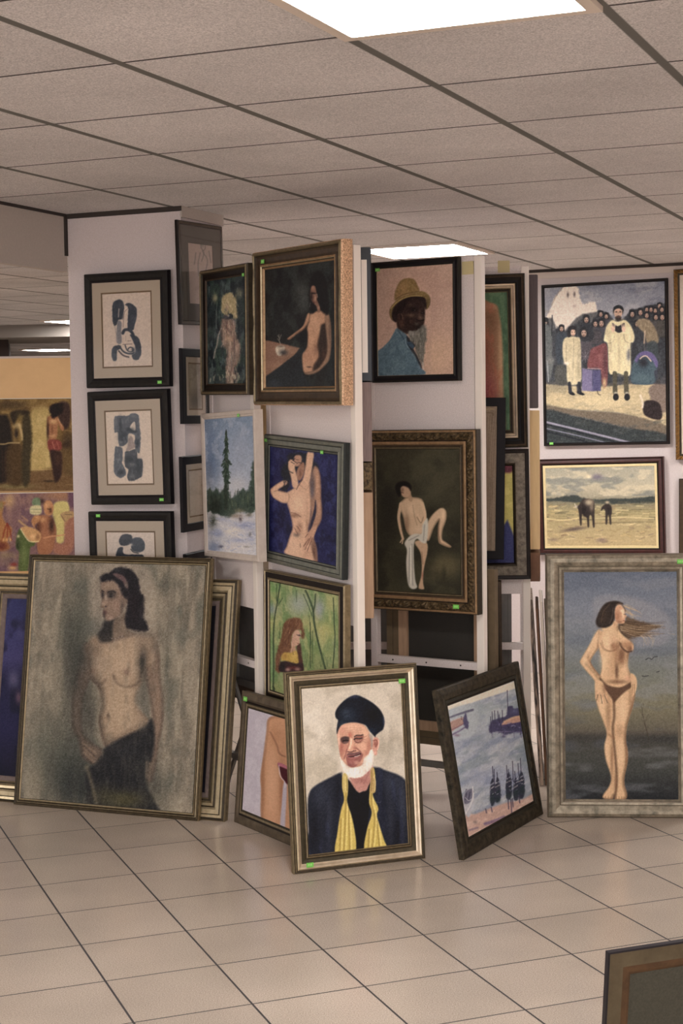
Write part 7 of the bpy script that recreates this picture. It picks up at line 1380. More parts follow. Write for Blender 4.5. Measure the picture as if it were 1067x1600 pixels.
def art_man2(a):
    g = a.grain; a.grain = lambda *k: None; art_man(a); a.grain = g
    c = crop(.119, 590, 425)
    bgm = a.mask(c((160, 90), (560, 90), (700, 300), (700, 1330), (590, 1330), (300, 760), (200, 700), (150, 560)), 2, False)
    a.mixm(bgm, (186, 152, 134), 1); a.cloud((196, 164, 146), 5, 5, .45, .65, .5, region=bgm); a.ell(672, 560, 24, 30, (202, 168, 138), .5)
    # jacket
    a.poly(c((-40, 1080), (60, 1000), (180, 880), (230, 790), (260, 735), (330, 770), (390, 840), (400, 930), (440, 1020), (510, 1120), (560, 1240), (590, 1340), (-40, 1360)), (92, 116, 130), 1.2, clip=True)
    a.cloud((110, 134, 144), 5, 6, .45, .65, .6); a.cloud((76, 98, 112), 6, 8, .5, .7, .5); c.e(a, 300, 1200, 150, 90, (104, 128, 138), .5); a.line(c((270, 760), (330, 850), (400, 960), (480, 1060)), (64, 84, 102), 1.6, .9, .8); a.line(c((360, 880), (390, 970), (460, 1030)), (150, 172, 182), 1.2, .6, .7); a.noclip()
    a.poly(c((380, 840), (430, 880), (500, 960), (470, 1000), (520, 1090), (570, 1200), (575, 1260), (540, 1200), (480, 1080), (410, 980)), (44, 48, 56), 1.0, .9); a.poly(c((385, 920), (440, 920), (480, 970), (450, 1000)), (70, 92, 112), .9, .9)
    # head under the brim
    a.poly(c((250, 640), (240, 560), (300, 420), (420, 340), (540, 330), (620, 400), (620, 500), (615, 620), (600, 700), (560, 780), (420, 800), (380, 810), (300, 760), (260, 720)), (62, 46, 42), 1.3, clip=True)
    c.e(a, 430, 570, 60, 26, (112, 88, 74), .8); c.e(a, 470, 480, 60, 50, (42, 30, 32), .8); c.e(a, 440, 440, 50, 24, (92, 74, 62), .6); c.e(a, 470, 510, 26, 12, (26, 18, 24), .9); c.e(a, 488, 505, 6, 5, (150, 140, 130), .7)
    c.e(a, 560, 600, 34, 34, (116, 92, 80), .85); c.e(a, 550, 530, 16, 50, (90, 68, 60), .8); c.e(a, 590, 540, 26, 10, (30, 22, 26), .9); c.e(a, 585, 535, 8, 4, (130, 116, 110), .7); a.line(c((505, 620), (550, 640), (605, 630)), (28, 20, 22), 1.3, .6, .9)
    c.e(a, 400, 650, 40, 60, (48, 34, 32), .7); c.e(a, 440, 650, 24, 30, (90, 66, 56), .6); c.e(a, 540, 720, 44, 26, (40, 32, 32), .9); c.e(a, 510, 680, 30, 20, (100, 92, 86), .6)
    c.e(a, 310, 610, 36, 60, (88, 62, 54), .9); c.e(a, 310, 590, 16, 36, (44, 30, 30), .85); c.e(a, 320, 690, 30, 40, (96, 66, 56), .7); a.line(c((275, 560), (290, 545), (320, 560), (335, 620)), (120, 92, 80), .9, .5, .8); a.noclip()
    # beard
    a.poly(c((400, 800), (420, 770), (470, 770), (520, 760), (560, 720), (610, 690), (635, 740), (640, 850), (620, 950), (610, 1060), (600, 1160), (595, 1230), (575, 1200), (540, 1130), (500, 1050), (490, 950), (430, 890)), (112, 110, 102), 1.6, .95, rough=1.6, clip=True)
    R = a.rs
    for i in range(90):
        x = R.uniform(410, 640); y = R.uniform(740, 1140); a.line(c((x, y), (x + R.uniform(-16, 18), y + R.uniform(30, 80))), ((156, 152, 142), (82, 82, 76), (132, 130, 120), (176, 172, 160), (66, 66, 62))[i % 5], .9, .6, .5)
    c.e(a, 460, 810, 40, 40, (158, 152, 144), .5); c.e(a, 580, 860, 16, 80, (84, 88, 82), .5); a.noclip(); a.line(c((590, 1180), (598, 1270)), (206, 196, 184), 1.2, .7, .8); a.line(c((620, 750), (690, 755)), (110, 106, 100), .6, .4, .6)
    # hat: shaded underside, brim edge, crown
    a.poly(c((165, 540), (180, 470), (260, 400), (400, 320), (540, 290), (640, 300), (682, 360), (675, 440), (630, 490), (610, 430), (560, 380), (470, 350), (400, 400), (360, 470), (320, 540), (260, 560), (250, 660), (190, 620)), (46, 34, 34), 1.3, .97)
    a.poly(c((163, 560), (168, 490), (210, 420), (280, 350), (400, 300), (540, 262), (600, 262), (660, 300), (684, 370), (670, 450), (640, 490), (640, 420), (620, 350), (560, 325), (460, 325), (360, 352), (270, 410), (210, 480), (190, 560), (200, 630), (175, 600)), (132, 110, 68), 1.1, .97); a.line(c((180, 480), (270, 390), (380, 335), (480, 318), (580, 320)), (182, 156, 98), 1.1, .6, .9); c.e(a, 655, 400, 22, 60, (92, 78, 56), .6)
    a.poly(c((228, 360), (232, 280), (260, 200), (300, 130), (350, 100), (420, 92), (480, 110), (510, 160), (545, 250), (500, 275), (400, 300), (300, 340), (240, 375)), (146, 118, 74), 1.2, .98, clip=True, rim=(3, 0, 0, (112, 92, 60), .6))
    c.e(a, 330, 220, 60, 60, (168, 132, 90), .7); c.e(a, 440, 180, 40, 60, (138, 118, 74), .6); c.e(a, 300, 300, 50, 30, (156, 118, 82), .6); a.cloud((122, 98, 62), 3, 4, .5, .7, .5); a.noclip(); a.line(c((250, 355), (340, 300), (450, 275), (540, 262)), (100, 80, 50), 1.2, .7, .7)
    a.grain(9)
ART['man'] = art_man2

def art_fig2(a):
    c = crop(.1301, 320, 430)
    a.fill((62, 72, 74)); a.cloud((38, 46, 54), 8, 20, .42, .62, .9); a.cloud((104, 120, 118), 4, 12, .52, .7, .6); a.cloud((62, 84, 72), 8, 16, .5, .7, .6)
    R = a.rs
    def dab(n, x0, y0, x1, y1, cols, ln, w, al, ang=1.5, jit=.35):
        p, q = c.p(x0, y0), c.p(x1, y1); a.dabs(n, (p[0], p[1], q[0], q[1]), cols, ln, w, ang, jit, al)
    dab(110, 0, 60, 480, 700, [(46, 56, 64), (84, 100, 102), (58, 74, 70), (34, 38, 46), (104, 116, 112)], 7, 1.2, .55)
    dab(90, 20, 800, 480, 1300, [(60, 84, 92), (96, 116, 112), (48, 62, 62), (128, 134, 116), (70, 90, 80)], 9, 1.2, .55)
    c.e(a, 125, 280, 30, 50, (176, 166, 128), .8); c.e(a, 410, 220, 50, 60, (150, 146, 118), .6); c.e(a, 90, 560, 50, 90, (40, 46, 50), .7); a.line(c((150, 330), (140, 450), (140, 640)), (130, 140, 132), 1.2, .8, .6)
    # figure
    a.poly(c((205, 540), (240, 520), (330, 530), (365, 600), (370, 700), (400, 790), (430, 900), (400, 1040), (360, 1100), (350, 1280), (260, 1290), (250, 1100), (270, 920), (220, 850), (200, 740), (190, 640)), (160, 132, 116), 2, .8, rough=2)
    dab(60, 215, 540, 370, 820, [(190, 156, 136), (140, 112, 106), (206, 180, 156), (168, 128, 114)], 6, 1.3, .6)
    dab(60, 260, 820, 380, 1290, [(186, 164, 144), (206, 186, 164), (150, 116, 112), (130, 122, 118)], 9, 1.3, .65)
    c.e(a, 285, 760, 40, 44, (196, 164, 134), .7); c.e(a, 300, 900, 14, 120, (204, 178, 156), .6); c.e(a, 355, 880, 8, 140, (88, 74, 78), .7); c.e(a, 270, 980, 8, 120, (100, 76, 82), .5); c.e(a, 390, 860, 24, 70, (186, 154, 138), .7)
    a.line(c((200, 640), (165, 720), (145, 850), (125, 900), (110, 990)), (176, 164, 152), 2, .9, .8); a.line(c((225, 680), (225, 790), (200, 860)), (170, 150, 136), 1.4, .9, .7); a.line(c((195, 660), (205, 780)), (84, 66, 72), 2, 1.2, .6)
    a.line(c((375, 640), (420, 720), (410, 800)), (64, 66, 74), 2.4, 1.2, .6); a.line(c((262, 560), (266, 680)), (110, 78, 76), 1, .8, .7)
    c.e(a, 260, 500, 34, 34, (98, 92, 102), .85); c.e(a, 285, 490, 14, 16, (156, 152, 158), .7); c.e(a, 350, 550, 26, 34, (132, 120, 128), .6)
    # pale hair
    a.poly(c((200, 360), (205, 290), (250, 230), (310, 218), (350, 260), (375, 330), (380, 420), (388, 500), (360, 530), (330, 480), (290, 450), (250, 400), (235, 460), (205, 440)), (182, 164, 122), 1.6, .95, rough=1.6)
    dab(70, 210, 240, 375, 490, [(208, 192, 150), (156, 138, 96), (190, 170, 126), (222, 208, 172)], 6, 1.0, .6, 1.3, .5)
    c.e(a, 265, 400, 20, 50, (176, 148, 130), .7); a.line(c((370, 330), (400, 380)), (176, 160, 130), 1, .6, .6)
    dab(24, 60, 1180, 480, 1290, [(186, 178, 150), (206, 198, 168), (120, 120, 104)], 6, 1.3, .6); a.grain(10)
ART['fig'] = art_fig2

def art_lady2(a):
    c = crop(.1451, 415, 905)
    a.fill((146, 158, 108)); a.cloud((112, 142, 88), 8, 20, .42, .62, .8); a.cloud((176, 176, 118), 8, 18, .5, .7, .7)
    for x, y, rx, ry, cl, al in ((360, 270, 110, 110, (162, 170, 166), .75), (580, 330, 60, 110, (160, 162, 176), .75), (70, 330, 50, 60, (140, 152, 160), .7), (70, 500, 50, 90, (178, 176, 112), .7), (90, 110, 70, 60, (116, 156, 92), .7), (640, 560, 120, 110, (196, 184, 116), .7), (680, 260, 60, 90, (168, 170, 112), .6), (440, 480, 90, 70, (182, 176, 116), .6), (70, 900, 40, 260, (124, 156, 104), .6), (520, 860, 120, 120, (142, 152, 96), .6), (700, 740, 60, 90, (124, 144, 92), .6), (120, 1200, 70, 100, (158, 160, 96), .6), (640, 380, 40, 50, (126, 154, 96), .5)): c.e(a, x, y, rx, ry, cl, al)
    a.dabs(170, (419, 908, 540, 1110), [(128, 156, 96), (186, 188, 130), (104, 130, 82), (172, 178, 150), (150, 166, 110)], 6, 1.1, 1.5, .3, .4)
    K = (60, 78, 58)
    for l, w, w2 in ((((160, 50), (130, 250), (100, 420), (88, 600), (90, 900), (85, 1200)), 2, 2.2), (((120, 60), (122, 240)), 1, 1), (((185, 210), (135, 290)), 1, 1), (((430, 130), (470, 220), (510, 340), (520, 460), (550, 620), (590, 780), (640, 960)), 2.8, 2.8), (((535, 170), (528, 280), (515, 350)), 2, 2.2), (((405, 170), (450, 270), (500, 400)), 1, 1), (((480, 470), (480, 950)), 1, 1.4), (((470, 400), (490, 700)), .7, .7), (((330, 130), (335, 250)), .7, .7), (((725, 210), (735, 500), (742, 640), (720, 950)), 1.6, 1.8), (((505, 560), (500, 900)), .8, .8), (((160, 520), (150, 640)), .8, .8), (((80, 1150), (100, 1180), (85, 1280)), 1.6, 1.6)): a.line(c(*l), K, w, .7, .85, w2)
    for i in range(16):
        x = a.rs.uniform(400, 740); a.line(c((x, 940), (x + a.rs.uniform(-20, 20), a.rs.uniform(760, 880))), (96, 120, 78), .8, .6, .6)
    a.poly(c((110, 960), (115, 820), (150, 700), (180, 580), (200, 490), (250, 430), (320, 420), (380, 440), (400, 520), (422, 600), (405, 640), (380, 620), (385, 560), (340, 545), (300, 580), (275, 680), (285, 780), (180, 820), (160, 900), (150, 1000)), (124, 84, 62), 1.6, .97, rough=1.6)
    a.poly(c((335, 710), (370, 690), (385, 780), (400, 900), (405, 980), (360, 980), (345, 860)), (92, 58, 52), 1.4, .95, rough=1)
    R = a.rs
    for i in range(110):
        t = R.rand(); y = 430 + t * 480; x = R.uniform(250 - t * 140, 390 - t * 110); a.line(c((x, y), (x - 10 + R.uniform(-8, 8), y + R.uniform(26, 60))), ((154, 108, 80), (92, 58, 46), (176, 132, 98), (112, 74, 60))[i % 4], .9, .6, .55)
    a.poly(c((295, 590), (320, 555), (355, 552), (372, 585), (380, 610), (366, 640), (370, 680), (352, 705), (325, 722), (290, 740), (275, 700), (285, 640)), (204, 164, 138), .9, clip=True); c.e(a, 300, 660, 20, 50, (184, 140, 118), .5); c.e(a, 365, 605, 14, 10, (100, 84, 92), .85); a.noclip()
    a.line(c((335, 600), (375, 612)), (84, 66, 70), 1, .5, .8); a.line(c((345, 690), (358, 692)), (150, 84, 76), 1, .5, .9); a.poly(c((280, 730), (315, 725), (330, 800), (290, 800), (265, 790)), (190, 148, 122), 1)
    a.poly(c((170, 830), (200, 790), (270, 790), (330, 770), (350, 830), (352, 900), (300, 905), (220, 880), (175, 870)), (196, 160, 78), 1.2, .97, rough=.8); c.e(a, 310, 830, 26, 40, (214, 184, 104), .7); a.line(c((290, 760), (300, 810)), (126, 92, 62), 1, .7, .7); c.e(a, 210, 830, 30, 26, (170, 124, 66), .6)
    a.poly(c((160, 900), (220, 880), (330, 905), (400, 900), (405, 980), (360, 990), (160, 995)), (66, 44, 48), 1.3, .97, rough=1); c.e(a, 185, 940, 26, 40, (36, 40, 44), .85); c.e(a, 290, 950, 60, 20, (118, 56, 54), .7); c.e(a, 240, 970, 26, 18, (186, 146, 132), .85); c.e(a, 345, 965, 28, 18, (180, 138, 126), .85)
    a.grain(9)
ART['lady'] = art_lady2

def art_snow2(a):
    c = crop(.1638, 320, 650)
    a.vgrad([(650, (128, 148, 174)), (700, (148, 162, 184)), (745, (166, 174, 190)), (775, (190, 190, 196)), (800, (190, 190, 194)), (870, (206, 206, 212))])
    p = c.p(60, 380); c.e(a, 70, 400, 80, 300, (98, 120, 154), .75); c.e(a, 350, 300, 90, 160, (164, 172, 190), .5); a.cloud((176, 184, 198), 8, 12, .5, .7, .5); c.e(a, 300, 650, 90, 70, (204, 202, 204), .6)
    G = (50, 66, 60); R = a.rs
    a.poly(c((20, 740), (50, 690), (80, 720), (110, 680), (140, 740), (170, 700), (220, 700), (240, 780), (290, 760), (320, 740), (350, 700), (370, 690), (400, 720), (430, 640), (440, 560), (450, 480), (462, 430), (475, 500), (490, 700), (520, 900), (440, 930), (330, 900), (260, 950), (170, 960), (120, 930), (60, 960), (20, 940)), (66, 84, 74), 1.6, .95, rough=2.4)
    for i in range(170):
        x = R.uniform(40, 490); y = R.uniform(740, 930); a.line(c((x, y), (x + R.uniform(-6, 6), y - R.uniform(20, 50))), ((40, 54, 46), (92, 108, 88), (58, 78, 64), (112, 120, 92))[i % 4], 1.1, .7, .6)
    c.e(a, 110, 860, 60, 90, (36, 44, 40), .8)
    # the tall pine: short drooping strokes along the trunk
    a.line(c((205, 140), (204, 400), (200, 620), (200, 880)), (58, 60, 54), 1.2, .8, .95, 4.6)
    for i in range(240):
        t = R.rand() ** .8; y = 150 + t * 490; w = 6 + 48 * min(1, t * 1.7) * (.65 + .35 * math.sin(y * .06)); s_ = R.choice([-1, 1]); x = 205 + s_ * R.uniform(0, w)
        a.line(c((205 + (x - 205) * .4, y - 6), (x, y + R.uniform(6, 26))), ((38, 56, 46), (62, 84, 66), (50, 70, 56), (84, 102, 84))[i % 4], 1.3, .7, .85)
    for i in range(60):
        y = R.uniform(640, 860); a.line(c((R.uniform(180, 225), y), (R.uniform(180, 235), y + 26)), (54, 70, 58), 1.2, .8, .6)
    for i in range(60):
        y = R.uniform(440, 860); w = (y - 430) * .09; a.line(c((465 - w * R.rand(), y), (465 + w * R.uniform(-1, 1), y + 20)), ((44, 62, 54), (74, 92, 76))[i % 2], 1.3, .7, .8)
    # snow
    a.poly(c((20, 950), (90, 930), (170, 960), (240, 990), (300, 940), (370, 930), (420, 950), (470, 900), (520, 900), (520, 1400), (20, 1400)), (202, 200, 204), 1.5, .97, rough=2.5)
    for x, y, rx, ry, cl, al in ((390, 1040, 110, 34, (142, 152, 190), .75), (160, 980, 60, 30, (170, 172, 190), .6), (120, 1110, 60, 36, (128, 142, 182), .75), (90, 1250, 60, 60, (108, 124, 160), .75), (330, 1180, 90, 22, (158, 166, 196), .7), (440, 1130, 50, 50, (150, 158, 188), .6), (260, 1090, 90, 40, (224, 214, 204), .8), (280, 1250, 130, 50, (212, 204, 202), .7), (80, 1000, 36, 60, (74, 80, 68), .85), (300, 950, 60, 24, (150, 128, 108), .7), (340, 975, 16, 26, (84, 70, 76), .9), (330, 900, 50, 20, (130, 122, 96), .7), (420, 940, 30, 20, (110, 106, 90), .7), (155, 1240, 24, 14, (84, 84, 110), .8), (430, 1125, 14, 20, (110, 104, 104), .6), (400, 1240, 30, 8, (130, 124, 112), .6)): c.e(a, x, y, rx, ry, cl, al)
    a.dabs(150, (326, 806, 404, 868), [(222, 216, 212), (152, 162, 194), (190, 192, 206), (232, 226, 220), (170, 176, 200)], 5, 1.3, .25, .7, .5); a.grain(9)
ART['snow'] = art_snow2

# ------------------------------------------------------------------ display stands: white board above, open below
def stand(p0, yaw, length, label, top=2.22, blo=0.84, rail=0.60, low=0.19, back=0.03, brace=False, first=False, board_m=None, dark_edge=False):
    """p0: floor point under the right-hand end of the front face"""
    r = empty('display_stand', (p0[0], p0[1], 0), yaw, label, 'display stand', 'folding white display stands')
    L_ = length; bm = board_m or M_WHITE
    box('board', -L_ + 0.028, -0.0355, 0.004, 0.020, blo, top - 0.012, bm, r, 0.002)
    box('post', -0.032, 0.0, 0.0, 0.032, 0.0, top, M_POST if not dark_edge else bm, r, 0.003)
    box('post', -L_, -L_ + 0.030, 0.0, 0.032, 0.0, top, bm, r, 0.003)
    box('top_rail', -L_ + 0.03, -0.032, 0.002, 0.030, top - 0.02, top, bm, r, 0.002)
    o = box('rail', -L_ + 0.03, -0.032, 0.0, 0.030, rail, rail + 0.030, bm, r, 0.002)
    box('rail', -L_ + 0.03, -0.032, 0.002, 0.028, low, low + 0.024, M_RAILD, r, 0.002)
    for x in (-0.016, -L_ + 0.015):
        box('foot', x - 0.018, x + 0.018, -0.006, 0.038, 0.0, 0.022, M_RAILD, r, 0.004)
    for x in (-L_ * 0.8, -L_ * 0.5, -L_ * 0.2):
        box('screw', x - 0.003, x + 0.003, -0.0012, 0.0004, rail + 0.012, rail + 0.018, M_LINE, r)
    if brace:
        for s, (xa, xb) in enumerate(((-L_ + 0.03, -0.04), (-0.04, -L_ + 0.03))):
            V, F = [], []; n = 0; y = 0.034 + s * 0.014
            for x, z in ((xa, 0.06), (xb, rail - 0.02)):
                for dy in (0, 0.012):
                    for dz in (-0.016, 0.016): V.append((x, y + dy, z + dz))
            F += [tuple(n + k for k in f) for f in ((0, 1, 5, 4), (2, 6, 7, 3), (0, 4, 6, 2), (1, 3, 7, 5), (0, 2, 3, 1), (4, 5, 7, 6))]
            mesh_obj('brace', V, F, M_RAILD, r)
    return r
M_RAILD = mat('grey_painted_rail', (120, 114, 108), 0.6)
M_TAPE = mat('masking_tape', (190, 176, 132), 0.6)
P1, Y1 = (-.342, 6.21), -1.08
P2, Y2 = (.0547, 5.667), -1.0
P3, Y3 = (.5516, 6.104), -.57
P4, Y4 = (.80, 6.64), -.1
stand(P1, Y1, .44, 'white display stand beside the pillar holding the snowy pine picture', brace=True)
stand(P2, Y2, .645, 'white display stand whose bright end post rises behind the bearded portrait')
s3 = stand(P3, Y3, .52, 'white display stand holding the hat portrait and the carved frame')
s4 = stand(P4, Y4, .82, 'white display stand holding the green picture and the woven-pattern frame', top=2.225)
for s_, x, z, w_ in ((s3, -0.085, 2.15, .05), (s4, -0.13, 2.20, .05)):
    box('tape_strip', x, x + w_, -0.001 + 0.001, 0.0035, z, z + 0.05, M_TAPE, s_)
def axis_pts(a, b):                              # stand running from a (near end) to b (far end)
    yaw = math.atan2(b[1]-a[1], b[0]-a[0]); return yaw, math.hypot(b[0]-a[0], b[1]-a[1])
yw, ln = axis_pts((.079, 5.74), (.085, 6.12))
P6, Y6 = (.085, 6.12), yw
stand(P6, Y6, ln, 'narrow white display stand seen edge-on right behind the bright post', rail=0.60)
yw, ln = axis_pts((.795, 6.70), (.880, 7.42))
P5, Y5 = (.880, 7.42), yw
stand(P5, Y5, ln, 'white display stand seen edge-on behind the right end of the green picture')

def on(P, yaw, along, off, z):                   # point on a stand: distance from its p0, in front of the face
    return Vector((P[0] + math.cos(yaw) * along + math.sin(yaw) * off, P[1] + math.sin(yaw) * along - math.cos(yaw) * off, z))

# ------------------------------------------------------------------ frame materials
def fm(name, c, c2, rough=0.45, metal=0.35, scale=60, bump=0.25, stretch=(1, 1, 1), contrast=0.3):
    return mat(name, c, rough, metal, c2, scale, bump, 0.22 if max(c) < 80 else 0.4, stretch=stretch, contrast=contrast)
G_LT = fm('pale_gold', (190, 174, 144), (148, 132, 102), 0.38, 0.5)
G_MD = fm('dull_gold', (140, 124, 96), (104, 90, 66), 0.42, 0.45)
G_DK = fm('dark_gold', (80, 68, 50), (54, 45, 34), 0.5, 0.35)
G_LIT = fm('lit_copper_gold', (230, 188, 152), (140, 104, 78), 0.45, 0.2, scale=190, contrast=0.16)  # light caught on the frame's outer side, put into a brighter copper
S_LT = fm('champagne_silver', (226, 210, 188), (186, 166, 138), 0.32, 0.55, scale=25)
S_OL = fm('olive_bronze', (92, 82, 60), (66, 58, 44), 0.5, 0.3)
G_RIM = fm('tan_gilt', (168, 134, 98), (120, 94, 66), 0.42, 0.3)
B_DK = fm('dark_walnut', (52, 40, 34), (38, 28, 26), 0.5, 0.05, scale=40)
B_MD = fm('brown_walnut', (92, 72, 52), (66, 50, 38), 0.5, 0.1, scale=40)
B_BK = fm('black_lacquer', (30, 26, 32), (40, 35, 40), 0.6, 0.0, scale=20)
B_CH = fm('charcoal_wood', (54, 50, 46), (40, 36, 34), 0.55, 0.0, scale=40)
M_RED = fm('mahogany', (92, 46, 42), (64, 32, 30), 0.38, 0.05, scale=30)
M_CRM = fm('cream_liner', (222, 204, 158), (204, 184, 138), 0.6, 0.0, scale=60)
M_SIL = fm('silver_green', (124, 124, 112), (92, 94, 86), 0.45, 0.3, scale=40, stretch=(1, 1, 1))
M_SILD = fm('slate_edge', (62, 66, 64), (48, 50, 50), 0.5, 0.15)
M_PALE = fm('pale_limed_wood', (200, 188, 178), (182, 168, 156), 0.55, 0.0, scale=40)
M_MAUV = fm('mauve_fillet', (120, 104, 98), (98, 84, 80), 0.6, 0.0)
M_MOTT = fm('mottled_champagne', (172, 160, 140), (98, 94, 82), 0.42, 0.4, scale=26, contrast=0.22)
M_MOTT2 = fm('mottled_champagne_edge', (138, 124, 106), (88, 80, 70), 0.5, 0.3, scale=22)
M_HARB = fm('mottled_black_gold', (30, 30, 27), (84, 74, 58), 0.55, 0.05, scale=38, contrast=0.2)
M_HARB2 = fm('green_bronze', (74, 70, 56), (50, 48, 42), 0.5, 0.2, scale=60)
M_KNE = fm('mottled_brown', (74, 64, 54), (112, 98, 80), 0.5, 0.15, scale=20)
M_CARV = fm('carved_bronze', (58, 46, 34), (112, 92, 64), 0.5, 0.3, scale=90, contrast=0.15)
M_MAT = mat('mat_board', (170, 156, 138), 0.8, c2=(154, 140, 124), scale=260)
M_MATE = mat('mat_bevel', (110, 88, 62), 0.7)
M_MATG = mat('grey_mat_board', (104, 98, 90), 0.8, c2=(96, 90, 84), scale=200)
M_TAN = mat('pine_wood', (172, 142, 116), 0.65, c2=(148, 120, 96), scale=18, stretch=(4, 4, .5))
M_TAN2 = mat('pale_pine_wood', (204, 178, 134), 0.65, c2=(190, 164, 122), scale=18, stretch=(4, 4, .5))
M_OLV = mat('raw_brown_wood', (110, 94, 72), 0.7, c2=(96, 80, 60), scale=22)
M_BROWNW = mat('reddish_brown_wood', (124, 90, 68), 0.6, c2=(98, 72, 56), scale=14)
M_CBACK = mat('dark_canvas_back', (58, 54, 50), 0.85, c2=(66, 62, 56), scale=260, bump=0.2)
M_GBACK = mat('grey_canvas_back', (116, 112, 108), 0.85, c2=(100, 98, 96), scale=9)

def T_(k):
    c, yaw, tilt, roll, w, h, W, yc = FRT[k]
    return Vector(c), yaw, tilt, roll, w, h

def ridges(W, ys, ms):                           # evenly spread profile
    n = len(ys); return [(0, 0, ms[0])][:0] + [(W * i / (n - 1), y, ms[min(i, len(ms) - 1)]) for i, y in enumerate(ys)]
def fr(name, label, key, T, prof, **k):
    c, yaw, tilt, roll, w, h, W, yc = FRT[key]
    sl = k.get('slip'); base = W - (sl[-1][0] - 0.001 if sl else 0)
    if k.get('matb'): base = W - k['matb'][0] * 0.93 - (sl[-1][0] - 0.001 if sl else 0)
    s = base / prof[-1][0]
    prof = [(0, T, prof[0][2])] + [(u * s, y, m) for u, y, m in prof]
    return framed(name, label, key, Vector(c), yaw, tilt, roll, w, h, prof, T, yc, QUADS[key], **k)

def leaf(amp, f1, f2, k0, k1):                   # carved leaf relief along the moulding
    def g(s, k, t):
        if not (k0 <= k <= k1): return 0.0
        a = math.sin(s * f1 + k * 1.9) * 0.5 + math.sin(s * f2 - k * 1.1) * 0.35 + math.sin(s * f1 * 0.37 + k) * 0.3
        return -amp * max(a, -0.35) * math.sin(math.pi * (k - k0 + 0.6) / (k1 - k0 + 1.2))
    return g
def beads(pitch, amp, ks):
    def g(s, k, t):
        return -amp * abs(math.sin(math.pi * s / pitch)) if k in ks else 0.0
    return g

# --- pictures standing on the floor
fr('framed_painting', 'large painting in a thin ribbed gold frame, bare-chested dark-haired woman with dark skirt', 'bignude', .022,
   [(0, .004, G_MD), (.003, 0, G_DK), (.008, .003, G_MD), (.011, .000, G_DK), (.016, .004, G_LT), (.019, .002, G_DK), (.024, .006, G_MD), (.027, .003, G_LT), (.032, .008, G_DK), (.038, .007, G_DK)], res=1.1)
fr('framed_painting', 'wide gold-framed dark blue painting mostly hidden behind the large dark-haired nude with skirt', 'navy', .034,
   [(0, .006, G_MD), (.004, .002, G_DK), (.014, .0, G_LT), (.024, .004, G_DK), (.028, .002, G_LT), (.045, .006, G_LT), (.052, .014, G_DK), (.058, .010, G_LT), (.068, .014, G_MD), (.076, .02, G_DK), (.082, .02, G_MD), (.088, .026, G_DK)],
   slip=[(0, .024, M_MAUV), (.016, .026, M_MAUV), (.020, .030, M_MAUV)])
fr('framed_painting', 'portrait of a smiling white-bearded man in dark cap and yellow scarf, on the floor', 'center', .032,
   [(0, .010, G_MD), (.003, .006, G_DK), (.006, .007, G_MD), (.009, .002, G_DK), (.012, .003, G_LT), (.016, .0, S_LT), (.020, .003, S_LT), (.025, .010, S_LT), (.029, .013, S_OL), (.041, .016, S_OL), (.043, .012, G_DK), (.047, .0125, G_MD)],
   slip=[(0, .011, G_MD), (.004, .010, G_DK), (.007, .013, G_MD), (.010, .017, G_MD)], orn=beads(.008, .0016, (12, 13)), n=72,
   stick=[(.188, .650, -.002, .013), (-.195, .030, -.002, .013)], res=1.5)
fr('framed_painting', 'tilted harbour painting with moored boats in a mottled black and bronze frame', 'harbor', .022,
   [(0, .005, M_HARB), (.004, 0, M_HARB), (.02, -.004, M_HARB), (.036, -.002, M_HARB), (.042, .003, M_HARB)],
   slip=[(0, .001, M_HARB2), (.010, -.001, M_HARB2), (.012, .002, B_DK), (.017, .002, M_HARB2), (.021, .004, M_HARB2)], n=8, res=1.5)
fr('framed_painting', 'tall painting of a standing nude woman with windblown hair in a wide mottled champagne frame', 'rnude', .05,
   [(0, .014, M_MOTT2), (.006, .006, M_MOTT), (.018, .0, M_MOTT), (.032, .001, M_MOTT), (.044, .008, M_MOTT), (.050, .012, M_MOTT2)],
   slip=[(0, .010, M_MOTT2), (.003, .008, M_MOTT), (.012, .010, M_MOTT2), (.016, .012, M_MOTT), (.023, .020, M_MOTT2)],
   stick=(.235, 1.018, -.002, .014), res=1.3)
fr('framed_painting', 'brown-framed picture of a bare leg and a red wine glass, tucked behind the bearded portrait', 'knee', .028,
   [(0, .004, M_KNE), (.006, 0, M_KNE), (.022, -.003, M_KNE), (.030, .002, B_DK), (.036, .004, B_DK)],
   slip=[(0, .001, G_DK), (.004, -.001, G_MD), (.012, .0, G_DK), (.020, .002, G_MD)], stick=(-.262, .497, -.004, .014), res=1.5)

# --- pictures on the left stands
fr('framed_painting', 'painting of a nude woman at a table with a cup, gold-edged frame up high', 'gold', .05,
   [(0, .012, G_LIT), (.003, .004, G_MD), (.010, .0, G_MD), (.013, .004, G_DK), (.016, .008, B_MD), (.022, .012, B_MD), (.034, .014, B_MD), (.040, .013, B_MD), (.043, .009, G_DK)],
   slip=[(0, .009, G_RIM), (.006, .008, G_LT), (.009, .012, G_DK), (.013, .012, G_RIM), (.019, .020, G_DK)], orn=beads(.009, .003, (1, 2, 3)), n=66,
   stick=(-.245, .553, .006, .012), res=1.5)
fr('framed_painting', 'narrow rough-textured painting of a blonde figure from the waist up, dark frame with gold rim', 'fig', .028,
   [(0, .010, G_DK), (.004, .003, G_MD), (.009, .0, G_MD), (.013, .004, G_DK), (.018, .011, B_DK), (.032, .014, B_DK), (.038, .012, B_MD), (.043, .018, B_DK)], stick=(.19, .468, .008, .010), res=1.5)
fr('framed_painting', 'snowy winter landscape with one tall pine in a pale wooden frame', 'snow', .038,
   [(0, .002, M_PALE), (.003, 0, M_PALE), (.014, .001, M_PALE), (.017, .004, M_PALE), (.022, .004, M_PALE), (.025, .008, M_PALE)], stick=(.12, .576, -.001, .010), res=1.5)
